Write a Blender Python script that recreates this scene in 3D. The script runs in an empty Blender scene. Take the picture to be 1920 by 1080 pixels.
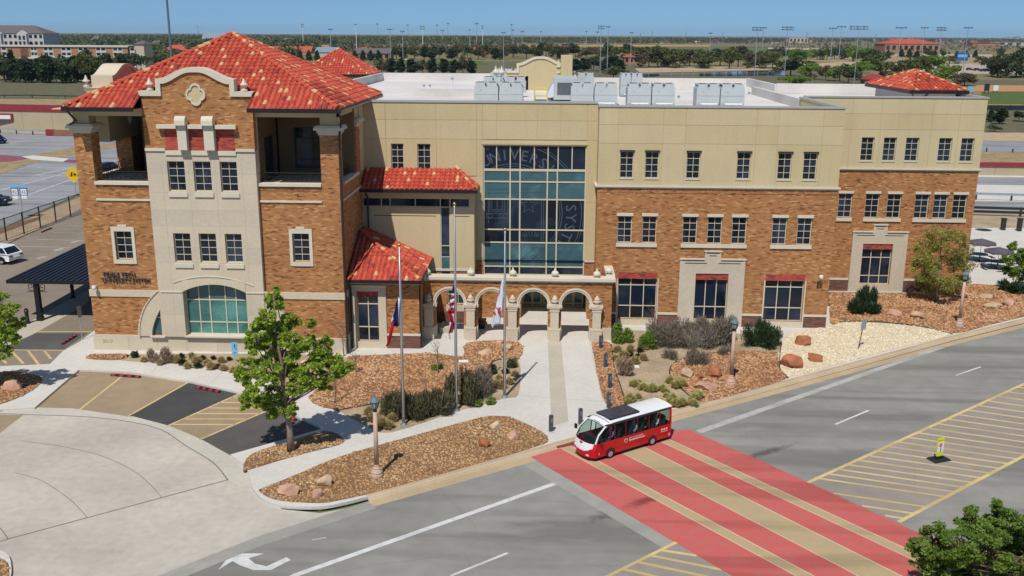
import bpy, bmesh, math, random
from mathutils import Vector, Matrix, noise
random.seed(7)
rnd = random.random
def U(a, b): return a + (b - a) * random.random()
R = math.radians
sc = bpy.context.scene
col = sc.collection

# ------------------------------------------------------------------ camera
F_PX, PITCH, ROLL, YAW, CAM_Z = 1810.0, R(14.75), R(.3), R(-2.05), 20.0
_f = Vector((math.sin(YAW)*math.cos(PITCH), math.cos(YAW)*math.cos(PITCH), -math.sin(PITCH)))
_a = Vector((math.cos(YAW), -math.sin(YAW), 0))
_u = _a.cross(_f)
_a, _u = _a*math.cos(ROLL) + _u*math.sin(ROLL), _u*math.cos(ROLL) - _a*math.sin(ROLL)
CAM = Vector((0, 0, CAM_Z))
cd = bpy.data.cameras.new('camera')
cd.lens = F_PX/1920*36; cd.sensor_width = 36; cd.clip_start = .5; cd.clip_end = 30000
cam = bpy.data.objects.new('camera', cd); col.objects.link(cam)
cam.matrix_world = Matrix(((_a.x, _u.x, -_f.x, CAM.x), (_a.y, _u.y, -_f.y, CAM.y), (_a.z, _u.z, -_f.z, CAM.z), (0, 0, 0, 1)))
sc.camera = cam

# ------------------------------------------------------------------ sky, sun, exposure
SUN_EL, SUN_AZ = R(57), R(196)          # compass bearing of the sun from +Y, clockwise
w = bpy.data.worlds.new("World"); sc.world = w; w.use_nodes = True
nt = w.node_tree; nt.nodes.clear()
sky = nt.nodes.new('ShaderNodeTexSky'); sky.sky_type = 'NISHITA'; sky.sun_disc = False
sky.sun_elevation = SUN_EL; sky.sun_rotation = SUN_AZ
sky.altitude = 900; sky.air_density = 1.0; sky.dust_density = .1; sky.ozone_density = 3.0
tc = nt.nodes.new('ShaderNodeTexCoord'); vm = nt.nodes.new('ShaderNodeVectorMath'); vm.operation = 'ADD'; vm.inputs[1].default_value = (0, 0, .14)   # the dry plateau air is blue down to the skyline
nt.links.new(tc.outputs['Generated'], vm.inputs[0]); nt.links.new(vm.outputs[0], sky.inputs[0])
bg = nt.nodes.new('ShaderNodeBackground'); bg.inputs[1].default_value = .095
ow = nt.nodes.new('ShaderNodeOutputWorld')
tn = nt.nodes.new('ShaderNodeMix'); tn.data_type = 'RGBA'; tn.blend_type = 'MULTIPLY'; tn.inputs[0].default_value = 1; tn.inputs[7].default_value = (.90, 1.09, 1.09, 1)
nt.links.new(sky.outputs[0], tn.inputs[6]); nt.links.new(tn.outputs[2], bg.inputs[0]); nt.links.new(bg.outputs[0], ow.inputs[0])
sl = bpy.data.lights.new('sun', 'SUN'); sl.energy = 4.3; sl.angle = R(.5); sl.color = (1, .955, .88)
so = bpy.data.objects.new('sun', sl); col.objects.link(so)
sd = Vector((math.sin(SUN_AZ)*math.cos(SUN_EL), math.cos(SUN_AZ)*math.cos(SUN_EL), math.sin(SUN_EL)))
so.rotation_euler = sd.to_track_quat('Z', 'Y').to_euler(); so.location = (-30, -60, 90)
vs = sc.view_settings; sc.display_settings.display_device = 'sRGB'
vs.view_transform = 'Standard'; vs.look = 'None'; vs.exposure = 0; vs.gamma = 1; vs.use_curve_mapping = False
sc.cycles.use_denoising = True
sc.cycles.max_bounces = 6; sc.cycles.transparent_max_bounces = 8; sc.cycles.caustics_reflective = False; sc.cycles.caustics_refractive = False

# ------------------------------------------------------------------ helpers
def ray(px, py): return _f + _a*((px-960)/F_PX) - _u*((py-540)/F_PX)
def G(px, py, z=0.0):                       # the point of the level z seen at that place of the photograph
    d = ray(px, py); return CAM + d*((z-CAM_Z)/d.z)
def PY(px, py, Y):                          # the point of the upright plane y = Y
    d = ray(px, py); return CAM + d*(Y/d.y)

def tag(o, label=None, cat=None, group=None, kind=None):
    if label: o['label'] = label
    if cat: o['category'] = cat
    if group: o['group'] = group
    if kind: o['kind'] = kind
    return o
def link(o, parent=None):
    col.objects.link(o)
    if parent is not None: o.parent = parent
    return o
def thing(name, label, cat, loc=(0, 0, 0), rz=0, group=None):
    o = bpy.data.objects.new(name, None); o.empty_display_size = .3
    o.location = loc; o.rotation_euler = (0, 0, rz)
    return tag(link(o), label, cat, group)
def copy_tree(o, parent=None):
    c = o.copy(); link(c, parent)
    for ch in KIDS.get(o.name, ()): copy_tree(ch, c)
    return c
KIDS = {}
ORD1 = 'zeroth first second third fourth fifth sixth seventh eighth ninth tenth eleventh twelfth thirteenth fourteenth fifteenth sixteenth seventeenth eighteenth nineteenth'.split()
TENS = {2: ('twentieth', 'twenty'), 3: ('thirtieth', 'thirty'), 4: ('fortieth', 'forty'), 5: ('fiftieth', 'fifty'), 6: ('sixtieth', 'sixty'), 7: ('seventieth', 'seventy'), 8: ('eightieth', 'eighty'), 9: ('ninetieth', 'ninety')}
def nth(n):
    if n < 20: return ORD1[n]
    t, u = divmod(n, 10); return TENS[t][0] if u == 0 else TENS[t][1] + '-' + ORD1[u]

class MB:                                   # collects shapes, then links them as ONE mesh object
    def __init__(s): s.v = []; s.f = []; s.m = []; s.mi = 0
    def quad(s, *p):
        n = len(s.v); s.v += [tuple(q) for q in p]; s.f.append(tuple(range(n, n+len(p)))); s.m.append(s.mi); return s
    def raw(s, vs, fs):
        n = len(s.v); s.v += [tuple(q) for q in vs]; s.f += [tuple(i+n for i in f) for f in fs]; s.m += [s.mi]*len(fs); return s
    def box(s, x0, x1, y0, y1, z0, z1):
        return s.raw([(x0,y0,z0),(x1,y0,z0),(x1,y1,z0),(x0,y1,z0),(x0,y0,z1),(x1,y0,z1),(x1,y1,z1),(x0,y1,z1)],
                     [(0,3,2,1),(4,5,6,7),(0,1,5,4),(1,2,6,5),(2,3,7,6),(3,0,4,7)])
    def hexa(s, a, b):                      # two quads of points, bottom and top
        return s.raw(list(a)+list(b), [(0,3,2,1),(4,5,6,7),(0,1,5,4),(1,2,6,5),(2,3,7,6),(3,0,4,7)])
    def prism(s, pts, y0, y1):              # outline in (x, z), from y0 (front) to y1
        n = len(pts); v = [(x, y0, z) for x, z in pts] + [(x, y1, z) for x, z in pts]
        return s.raw(v, [tuple(range(n)), tuple(range(2*n-1, n-1, -1))] + [(i, i+n, (i+1) % n + n, (i+1) % n) for i in range(n)])
    def slab(s, pts, z0, z1):               # outline in (x, y)
        n = len(pts); v = [(p[0], p[1], z0) for p in pts] + [(p[0], p[1], z1) for p in pts]
        return s.raw(v, [tuple(range(n-1, -1, -1)), tuple(range(n, 2*n))] + [(i, (i+1) % n, (i+1) % n + n, i+n) for i in range(n)])
    def tube(s, pts, rad, n=6, cap=True):
        pts = [Vector(p) for p in pts]; k = len(pts)
        if not isinstance(rad, (list, tuple)): rad = [rad]*k
        rings = []; b = len(s.v); ref = None
        for i, p in enumerate(pts):
            d = (pts[min(i+1, k-1)] - pts[max(i-1, 0)]).normalized()
            if ref is None: ref = Vector((1, 0, 0)) if abs(d.x) < .8 else Vector((0, 1, 0))
            a = d.cross(ref).normalized(); c = d.cross(a); ref = -c if False else ref
            for j in range(n):
                t = 2*math.pi*j/n; s.v.append(tuple(p + (a*math.cos(t) + c*math.sin(t))*rad[i]))
        for i in range(k-1):
            for j in range(n):
                s.f.append((b+i*n+j, b+i*n+(j+1) % n, b+(i+1)*n+(j+1) % n, b+(i+1)*n+j)); s.m.append(s.mi)
        if cap:
            s.f.append(tuple(b+j for j in range(n-1, -1, -1))); s.f.append(tuple(b+(k-1)*n+j for j in range(n))); s.m += [s.mi]*2
        return s
    def lathe(s, prof, c=(0, 0, 0), n=12):  # profile of (radius, z)
        b = len(s.v)
        for r, z in prof:
            for j in range(n):
                t = 2*math.pi*(j+.5)/n; s.v.append((c[0]+r*math.cos(t), c[1]+r*math.sin(t), c[2]+z))
        for i in range(len(prof)-1):
            for j in range(n):
                s.f.append((b+i*n+j, b+i*n+(j+1) % n, b+(i+1)*n+(j+1) % n, b+(i+1)*n+j)); s.m.append(s.mi)
        s.f.append(tuple(b+j for j in range(n-1, -1, -1))); s.f.append(tuple(b+(len(prof)-1)*n+j for j in range(n))); s.m += [s.mi]*2
        return s
    def mesh(s, name, mats, smooth=False):
        me = bpy.data.meshes.new(name); me.from_pydata(s.v, [], s.f)
        if not isinstance(mats, (list, tuple)): mats = [mats]
        for m in mats: me.materials.append(m)
        if len(mats) > 1: me.polygons.foreach_set('material_index', s.m)
        if smooth: me.polygons.foreach_set('use_smooth', [True]*len(s.f))
        me.update(); return me
    def build(s, name, mats, parent=None, world=False, smooth=False, kind=None):
        o = bpy.data.objects.new(name, s.mesh(name, mats, smooth)); link(o, parent)
        if parent is not None:
            KIDS.setdefault(parent.name, []).append(o)
            if world:                       # shapes given in world coordinates under unrotated parents
                p = parent; t = Vector()
                while p is not None: t += Vector(p.location); p = p.parent
                o.location = -t
        if kind: o['kind'] = kind
        return o
def place(name, me, parent, loc=(0, 0, 0), world=True):
    o = bpy.data.objects.new(name, me); link(o, parent); KIDS.setdefault(parent.name, []).append(o)
    t = Vector()
    if world:
        p = parent
        while p is not None: t += Vector(p.location); p = p.parent
    o.location = Vector(loc) - t; return o

# ------------------------------------------------------------------ materials
class NT:
    def __init__(s, name):
        s.m = bpy.data.materials.new(name); s.m.use_nodes = True; s.t = s.m.node_tree
        s.b = s.t.nodes['Principled BSDF']; s.o = s.t.nodes['Material Output']
        s.geo = None
    def n(s, kind, ins=None, **props):
        x = s.t.nodes.new('ShaderNode'+kind)
        for k, v in props.items(): setattr(x, k, v)
        for k, v in (ins or {}).items(): s.put(x.inputs[k], v)
        return x
    def put(s, sock, v):
        if isinstance(v, bpy.types.NodeSocket): s.t.links.new(v, sock)
        elif isinstance(v, (tuple, list)) and len(v) == 3 and sock.type == 'RGBA': sock.default_value = (*v, 1)
        else: sock.default_value = v
    def pos(s):                              # world position: stays put on the thing as nothing here moves
        if s.geo is None: s.geo = s.n('NewGeometry')
        return s.geo.outputs['Position']
    def math(s, op, a, b=0.0, c=0.0): return s.n('Math', {0: a, 1: b, 2: c}, operation=op).outputs[0]
    def noise(s, scale, detail=4, rough=.55, vec=None, out=0):
        return s.n('TexNoise', {'Vector': vec if vec is not None else s.pos(), 'Scale': scale, 'Detail': detail, 'Roughness': rough}).outputs[out]
    def ramp(s, fac, stops, interp='LINEAR'):
        r = s.n('ValToRGB', {0: fac}); cr = r.color_ramp; cr.interpolation = interp
        while len(cr.elements) < len(stops): cr.elements.new(.5)
        for e, (p, c) in zip(cr.elements, stops): e.position = p; e.color = (*c, 1)
        return r.outputs[0]
    def mix(s, fac, a, b, mode='MIX'):
        x = s.n('Mix', data_type='RGBA', blend_type=mode); s.put(x.inputs[0], fac); s.put(x.inputs[6], a); s.put(x.inputs[7], b); return x.outputs[2]
    def bump(s, h, strength=.3, dist=.02):
        s.t.links.new(s.n('Bump', {'Height': h, 'Strength': strength, 'Distance': dist}).outputs[0], s.b.inputs['Normal'])
    def fin(s, color, rough=.8, spec=.3, metal=0.0):
        s.put(s.b.inputs['Base Color'], color); s.put(s.b.inputs['Roughness'], rough)
        s.put(s.b.inputs['Specular IOR Level'], spec); s.put(s.b.inputs['Metallic'], metal); return s.m
def shade(c, k): return tuple(max(0, min(1, x*k)) for x in c)
def plain(name, c, rough=.7, spec=.3, metal=0, var=.12, scale=1.2, bump=0, fine=0):
    k = NT(name); n = k.noise(scale, 5)
    cc = k.ramp(n, [(.3, shade(c, 1-var)), (.7, shade(c, 1+var))])
    if fine: cc = k.mix(fine, cc, k.ramp(k.noise(scale*14, 3), [(.3, (.35,)*3), (.7, (.65,)*3)]), 'OVERLAY')
    if bump: k.bump(k.noise(scale*8, 4), bump, .02)
    return k.fin(cc, rough, spec, metal)
def island(name, stops, rough=.8, transl=0, spec=.2, interp='LINEAR', patch=None):
    k = NT(name); k.pos(); r = k.geo.outputs['Random Per Island']
    if patch: r = k.math('MULTIPLY_ADD', k.noise(patch, 2), .7, k.math('MULTIPLY', r, .45)); r = k.math('SUBTRACT', r, .07)
    c = k.ramp(r, stops, interp); k.fin(c, rough, spec)
    if transl:
        t = k.n('BsdfTranslucent', {'Color': c}); mx = k.n('MixShader', {0: transl, 1: k.b.outputs[0], 2: t.outputs[0]})
        k.t.links.new(mx.outputs[0], k.o.inputs[0])
    return k.m
def brick(name, stops, bw=.28, bh=.085, mortar=(.36, .27, .19)):
    k = NT(name); sx = k.n('SeparateXYZ', {0: k.pos()}).outputs
    nz = k.n('SeparateXYZ', {0: k.geo.outputs['True Normal']}).outputs
    # run along x on walls facing y and along y on walls facing x
    side = k.math('GREATER_THAN', k.math('ABSOLUTE', nz[0]), .7)
    h = k.math('ADD', k.math('MULTIPLY', sx[0], k.math('SUBTRACT', 1, side)), k.math('MULTIPLY', sx[1], side))
    row = k.math('FLOOR', k.math('DIVIDE', sx[2], bh))
    hh = k.math('ADD', k.math('DIVIDE', h, bw), k.math('MULTIPLY', k.math('MODULO', row, 2), .5))
    cellx = k.math('FLOOR', hh)
    vec = k.n('CombineXYZ', {0: cellx, 1: row, 2: side}).outputs[0]
    wn = k.n('TexWhiteNoise', {'Vector': vec}, noise_dimensions='3D').outputs[0]
    wn = k.math('ADD', k.math('MULTIPLY', wn, .86), k.math('MULTIPLY', k.noise(.9, 3), .14))
    c = k.ramp(wn, stops, 'LINEAR')
    c = k.mix(.35, c, k.ramp(k.noise(.35, 3), [(.3, (.38,)*3), (.7, (.62,)*3)]), 'OVERLAY')
    fx = k.math('FRACT', hh); fz = k.math('FRACT', k.math('DIVIDE', sx[2], bh))
    jz = k.math('LESS_THAN', fz, .13); jx = k.math('LESS_THAN', fx, .05)
    j = k.math('MAXIMUM', jz, jx)
    c = k.mix(k.math('MULTIPLY', j, .7), c, mortar)
    k.bump(k.math('SUBTRACT', 1, j), .5, .01)
    return k.fin(c, .85, .2)
M = {}
M['brick'] = brick('brick_blend', [(.03, (.115, .042, .017)), (.11, (.22, .085, .031)), (.2, (.345, .142, .05)), (.5, (.40, .176, .064)), (.8, (.425, .198, .074)), (.89, (.50, .275, .115)), (.98, (.58, .37, .18))], mortar=(.31, .205, .12))
M['brick_dark'] = brick('brick_base_course', [(.1, (.12, .058, .042)), (.5, (.165, .08, .058)), (.9, (.21, .105, .075))], mortar=(.16, .09, .07))
M['brick_red'] = brick('brick_glazed_red', [(.1, (.10, .05, .06)), (.3, (.30, .055, .045)), (.6, (.42, .07, .045)), (.9, (.46, .09, .06))], mortar=(.3, .07, .05))
def stucco(name, c):
    k = NT(name); n = k.noise(.3, 5); cc = k.ramp(n, [(.3, shade(c, .95)), (.7, shade(c, 1.05))])
    mp = k.n('Mapping', {'Vector': k.pos(), 'Scale': (2.2, 2.2, .12)}); cc = k.mix(k.ramp(k.noise(1, 5, .65, mp.outputs[0]), [(.5, (0, 0, 0)), (.8, (.32,)*3)]), cc, shade(c, .72)); cc = k.mix(.2, cc, k.ramp(k.noise(6, 4), [(.3, (.4,)*3), (.7, (.6,)*3)]), 'OVERLAY')
    k.bump(k.noise(5, 4), .08, .02); return k.fin(cc, .9, .15)
M['stucco'] = stucco('cream_stucco', (.54, .445, .27)); M['stucco2'] = stucco('cream_stucco_panel', (.525, .425, .245))
M['stone'] = plain('limestone', (.56, .48, .36), .85, .2, var=.05, scale=.5, bump=.1, fine=.2)
M['stone2'] = plain('limestone_block', (.53, .455, .35), .85, .2, var=.07, scale=.35, bump=.1, fine=.2)
M['stone_edge'] = plain('limestone_trim', (.60, .54, .43), .85, .2, var=.05, scale=.8, bump=.08)
M['white_roof'] = plain('white_roof_membrane', (.62, .585, .55), .8, .2, var=.12, scale=.16, fine=.12)
M['cap_metal'] = plain('grey_parapet_cap', (.42, .41, .38), .5, .4, .2, var=.05)
M['black'] = plain('black_metal', (.016, .016, .02), .45, .4, .2)
M['bronze'] = plain('dark_bronze_metal', (.04, .034, .03), .45, .4, .3)
M['cream_frame'] = plain('cream_window_frame', (.58, .52, .36), .5, .3, var=.04)
M['yellow_frame'] = plain('yellow_cream_door_frame', (.60, .47, .23), .55, .3, var=.04)
M['loggia'] = plain('brown_loggia_stucco', (.17, .115, .065), .9, .1, var=.06)  # brown stucco, its colour darkened to stand in for the loggias' shade
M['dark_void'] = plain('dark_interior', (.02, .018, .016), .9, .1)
M['alu'] = plain('brushed_aluminium', (.46, .47, .49), .35, .5, .75, var=.06)
M['steel_letters'] = plain('dark_grey_letters', (.11, .11, .11), .4, .5, .4)
M['concrete'] = plain('pale_concrete', (.55, .52, .47), .85, .2, var=.06, scale=.35, bump=.06, fine=.2)
M['concrete2'] = plain('tan_concrete', (.44, .395, .32), .85, .2, var=.07, scale=.4, bump=.06, fine=.2)
M['gold'] = plain('gold_finial', (.62, .40, .10), .25, .5, .9)
M['wood'] = plain('bark', (.12, .085, .06), .9, .1, var=.25, scale=4, bump=.4)
M['bark_light'] = plain('pale_bark', (.24, .18, .14), .9, .1, var=.25, scale=5, bump=.4)
M['white_paint'] = plain('white_paint', (.72, .72, .71), .45, .4, var=.03)
M['grey_metal'] = plain('grey_metal', (.30, .31, .33), .45, .4, .5)
M['galv'] = plain('galvanised_steel', (.42, .46, .50), .5, .4, .5, var=.1, scale=2)
M['rubber'] = plain('tyre_rubber', (.02, .02, .021), .8, .2)
M['pinkstone'] = plain('pink_cast_stone', (.50, .34, .26), .8, .2, var=.08, scale=3)
def glass(name, c1, c2, rough=.04, spec=.38):
    k = NT(name); r = k.n('ObjectInfo').outputs['Random']
    c = k.ramp(r, [(.0, c1), (1, c2)])
    c = k.mix(k.math('MULTIPLY', k.noise(.6, 3), .5), c, shade(c1, .5)); c = k.mix(k.ramp(k.noise(.42, 4, .6), [(.52, (0, 0, 0)), (.66, (.6,)*3)]), c, tuple(min(1, x*1.6+.018) for x in c2))  # lighter patches painted into the pane colour in place of reflections
    # panes are never perfectly flat: each one tilts its reflection a little
    v = k.n('VectorMath', {0: k.n('Combine' 'XYZ', {0: k.math('MULTIPLY', k.math('SUBTRACT', r, .5), .06), 1: 0.0, 2: k.math('MULTIPLY', k.math('SUBTRACT', k.math('FRACT', k.math('MULTIPLY', r, 17.3)), .5), .08)}).outputs[0], 1: k.n('NewGeometry').outputs['Normal']}, operation='ADD').outputs[0]
    v = k.n('VectorMath', {0: v}, operation='NORMALIZE').outputs[0]
    k.t.links.new(v, k.b.inputs['Normal'])
    return k.fin(c, rough, spec)
M['glass'] = glass('dark_window_glass', (.005, .008, .018), (.020, .034, .062))
M['glass_teal'] = glass('teal_spandrel_glass', (.05, .12, .14), (.065, .155, .175))
M['glass_green'] = glass('green_lobby_glass', (.05, .155, .15), (.07, .21, .19))
M['glass_navy'] = glass('navy_vision_glass', (.006, .010, .018), (.016, .028, .055))
def tile_m(name, c): return plain(name, c, .75, .25, var=.14, scale=3, bump=.1)
TILE = [tile_m('clay_tile_red', (.45, .072, .040)), tile_m('clay_tile_orange', (.50, .095, .052)), tile_m('clay_tile_brick', (.39, .058, .036)), tile_m('clay_tile_buff', (.60, .36, .17)), tile_m('clay_tile_umber', (.24, .045, .04))]
M['roof_under'] = plain('roof_underlay', (.18, .03, .02), .9, .1)
# ------------------------------------------------------------------ the university building
BL = thing('university_building', 'three storey brick and cream stucco building with red tiled corner tower', 'building', (2, 70, 0))
def fr(Y): return (Vector((0, Y, 0)), Vector((1, 0, 0)), Vector((0, -1, 0)))          # facade facing the street
def frx(X, sgn): return (Vector((X, 0, 0)), Vector((0, 1, 0)), Vector((sgn, 0, 0)))    # side wall, u runs along y
def at(f, u, z, d=0): return f[0] + f[1]*u + Vector((0, 0, z)) - f[2]*d
def wall(name, m, f, u0, u1, z0, z1, holes=(), depth=.3, parent=BL):
    mb = MB(); us = sorted({u0, u1, *[h[0] for h in holes], *[h[1] for h in holes]}); zs = sorted({z0, z1, *[h[2] for h in holes], *[h[3] for h in holes]})
    us = [u for u in us if u0 <= u <= u1]; zs = [z for z in zs if z0 <= z <= z1]
    hole = lambda u, z: any(h[0] < u < h[1] and h[2] < z < h[3] for h in holes)
    for a, b in zip(us, us[1:]):
        for c, d in zip(zs, zs[1:]):
            if hole((a+b)/2, (c+d)/2): continue
            mb.quad(at(f, a, c), at(f, b, c), at(f, b, d), at(f, a, d))
            mb.quad(at(f, b, c, depth), at(f, a, c, depth), at(f, a, d, depth), at(f, b, d, depth))
    def rim(a, b, c, d):
        mb.quad(at(f, a, c), at(f, a, d), at(f, a, d, depth), at(f, a, c, depth)); mb.quad(at(f, b, d), at(f, b, c), at(f, b, c, depth), at(f, b, d, depth))
        mb.quad(at(f, b, c), at(f, a, c), at(f, a, c, depth), at(f, b, c, depth)); mb.quad(at(f, a, d), at(f, b, d), at(f, b, d, depth), at(f, a, d, depth))
    rim(u0, u1, z0, z1)
    for h in holes: rim(max(h[0], u0), min(h[1], u1), max(h[2], z0), min(h[3], z1))
    return mb.build(name, m, parent, world=True)
def fbox(mb, f, u0, u1, z0, z1, d0, d1):    # box on a wall frame, from depth d0 (negative = proud) to d1
    a = [at(f, u0, z0, d0), at(f, u1, z0, d0), at(f, u1, z0, d1), at(f, u0, z0, d1)]
    b = [at(f, u0, z1, d0), at(f, u1, z1, d0), at(f, u1, z1, d1), at(f, u0, z1, d1)]
    return mb.hexa(a, b)
def trim(name, m, f, u0, u1, z0, z1, proud=.08, d1=.02, parent=BL):
    return fbox(MB(), f, u0, u1, z0, z1, -proud, d1).build(name, m, parent, world=True)
def panels(name, mats, f, us, zs, holes=(), gap=.018, proud=.035, parent=BL, skip=()):
    n = 0
    for i, (a, b) in enumerate(zip(us, us[1:])):
        for j, (c, d) in enumerate(zip(zs, zs[1:])):
            hs = [h for h in holes if h[0] < b-gap and h[1] > a+gap and h[2] < d-gap and h[3] > c+gap]
            o = wall(name, mats[n % len(mats)], f0(f, -proud), a+gap/2, b-gap/2, c+gap/2, d-gap/2, [(max(h[0], a+gap/2), min(h[1], b-gap/2), max(h[2], c+gap/2), min(h[3], d-gap/2)) for h in hs], depth=proud-.003, parent=parent); n += 1
def f0(f, d): return (f[0] - f[2]*d, f[1], f[2])
_pane = {}
def pane_mesh(m):
    if m.name not in _pane:
        _pane[m.name] = MB().quad((-.5, 0, -.5), (.5, 0, -.5), (.5, 0, .5), (-.5, 0, .5)).mesh('pane', m)
    return _pane[m.name]
def window(f, u0, u1, z0, z1, us=2, zs=4, rec=.16, fw=.055, mw=.032, m=None, fm=None, split=True, name='window', parent=BL, gl=None):
    us = [u0+(u1-u0)*i/us for i in range(us+1)] if isinstance(us, int) else list(us)
    zs = [z0+(z1-z0)*i/zs for i in range(zs+1)] if isinstance(zs, int) else list(zs)
    mb = MB()
    for i, u in enumerate(us):
        w_ = fw if i in (0, len(us)-1) else mw
        a = u if i == 0 else u-w_ if i == len(us)-1 else u-w_/2
        fbox(mb, f, a, a+w_, z0, z1, rec-.04, rec+.03)
    for i, z in enumerate(zs):
        w_ = fw if i in (0, len(zs)-1) else mw
        a = z if i == 0 else z-w_ if i == len(zs)-1 else z-w_/2
        for p, q in zip(us, us[1:]): fbox(mb, f, p+(fw if p == us[0] else mw/2), q-(fw if q == us[-1] else mw/2), a, a+w_, rec-.036, rec+.03)
    o = mb.build(name, fm or M['cream_frame'], parent, world=True)
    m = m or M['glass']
    rz = math.atan2(f[1].y, f[1].x)
    if split:
        for i, (a, b) in enumerate(zip(us, us[1:])):
            for j, (c, d) in enumerate(zip(zs, zs[1:])):
                g = gl(i, j) if gl else m
                if g is None: continue
                p = place('pane', pane_mesh(g), o, at(f, (a+b)/2, (c+d)/2, rec+.01)); p.scale = (b-a, 1, d-c); p.rotation_euler = (0, 0, rz if f[2].y < 0 or f[2].x != 0 else rz)
    else:
        fbox(MB(), f, u0+.01, u1-.01, z0+.01, z1-.01, rec+.008, rec+.02).build('glass', m, o, world=True)
    return o
def sill(f, u0, u1, z0, z1, proud=.1, par=BL): return trim('window_sill', M['stone_edge'], f, u0, u1, z0, z1, proud, .05, par)

# ---- tower
YT = 58.45
FT = fr(YT); XL, XR, BX0, BX1 = -29.0, -12.7, -24.47, -17.73
PX0, PX1 = XL+1.08, XR-1.12                    # inner edges of the corner piers
TB = 71.2                                      # back of the tower
W3 = [(-23.22, -22.15), (-21.61, -20.53), (-19.97, -18.92)]
lw = (-27.05, -25.98, 6.1, 7.92); rw = (-15.8, -14.76, 6.1, 7.92)
wall('brick_wall', M['brick'], FT, XL, BX0+.1, 1.12, 10.86, [lw]); wall('brick_wall', M['brick'], FT, BX1-.1, XR, 1.12, 10.86, [rw])
for h in (lw, rw):
    window(FT, *h, rec=.2)
    mb = MB(); a, b, c, d = h
    fbox(mb, FT, a-.2, a-.01, c-.26, d+.28, -.07, .1); fbox(mb, FT, b+.01, b+.2, c-.26, d+.28, -.07, .1)
    fbox(mb, FT, a-.008, b+.008, d, d+.28, -.068, .1); fbox(mb, FT, a-.008, b+.008, c-.26, c-.01, -.09, .1); fbox(mb, FT, (a+b)/2-.28, (a+b)/2+.28, d+.282, d+.42, -.075, .05)
    mb.build('window_surround', M['stone_edge'], BL, world=True)
for a, b in ((PX0, BX0), (BX1, PX1)):
    trim('loggia_sill', M['stone_edge'], FT, a-.03, b-.01, 10.86, 11.05, .14, .35)
    trim('string_course', M['stone_edge'], FT, a-.05, b-.01, 9.86, 9.98, .08)
    mb = MB(); x = a
    while x < b-.1: fbox(mb, FT, x+.01, x+.085, 10.6, 10.85, -.03, .02); x += .1
    mb.build('soldier_course', M['brick'], BL, world=True)
for a, b in ((XL, BX0), (BX1, XR)):
    if a == XL: trim('belt_course', M['stone'], FT, a-.05, -24.6, 3.68, 4.12, .07)
    else: trim('belt_course', M['stone'], FT, -17.4, b+.05, 3.68, 4.12, .07)
panels('plinth_stone', [M['stone'], M['stone2'], M['stone']], fr(YT-.1), [XL-.06, -26.8, -24.9, -23.0, -21.0, -19.2, -17.6, -15.9, -14.3, XR+.06], [0, 1.14], [], .012, .05)
MB().box(XL-.05, XR+.05, YT-.1, YT+.3, 0, 1.12).build('plinth', M['stone2'], BL, world=True)
# corner piers and loggia
for px0, px1, py0, py1, cap in ((XL, PX0, YT, YT+1.1, 1), (PX1, XR, YT, YT+1.1, 1), (XL, PX0, 64.2, 65.3, 0), (PX1, XR, 64.0, 65.3, 0)):
    top = 14.0
    MB().box(px0+.002, px1-.002, py0+.002, py1-.002, 10.86, top).build('brick_pier', M['brick'], BL, world=True)
    mb = MB()
    for k, (g, z0, z1) in enumerate(((.06, top, top+.14), (.14, top+.14, top+.3), (.3, top+.3, top+.46), (.24, top+.46, top+.56))): mb.box(px0-g, px1+g, py0-g, py1+g, z0, z1)
    mb.build('pier_capital', M['stone_edge'], BL, world=True)
    MB().box(px0+.05, px1-.05, py0+.05, py1-.05, top+.56, 15.3).build('stucco_post', M['stucco'], BL, world=True)
# lintel beams under the eave, soffit and loggia floors
for b_ in ((XL+.05, BX0+.05, YT+.08, YT+.95), (BX1-.05, XR-.05, YT+.08, YT+.95), (XL+.06, XL+.9, YT+.952, TB), (XR-.9, XR-.06, YT+.952, TB)): MB().box(*b_, 15.05, 15.5).build('eave_beam', M['stucco'], BL, world=True)
for q in ((XL-.6, BX0, YT-1.1, 58.66), (BX1, XR+.6, YT-1.1, 58.66), (XL-.6, XR+.6, 58.662, TB+.6)): MB().box(*q, 15.5, 15.55).build('soffit', M['stucco'], BL, world=True)
for a, b in ((XL, BX0), (BX1, XR)): MB().box(a+.05, b-.05, YT+.3, 63.6, 10.6, 10.88).build('loggia_floor', M['concrete2'], BL, world=True)
LB = 63.4; FL = fr(LB)
lg = (-26.3, -24.7, 11.0, 14.3); rg = (-16.7, -14.3, 11.3, 14.0)
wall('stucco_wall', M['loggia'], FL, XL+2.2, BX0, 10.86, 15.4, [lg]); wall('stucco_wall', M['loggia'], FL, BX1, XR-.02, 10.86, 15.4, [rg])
window(FL, *lg, us=2, zs=[11.0, 13.3, 14.3], rec=.1, mw=.05, fm=M['bronze']); window(FL, *rg, us=2, zs=[11.3, 11.9, 13.3, 14.0], rec=.1, mw=.05, fm=M['bronze'])
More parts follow.
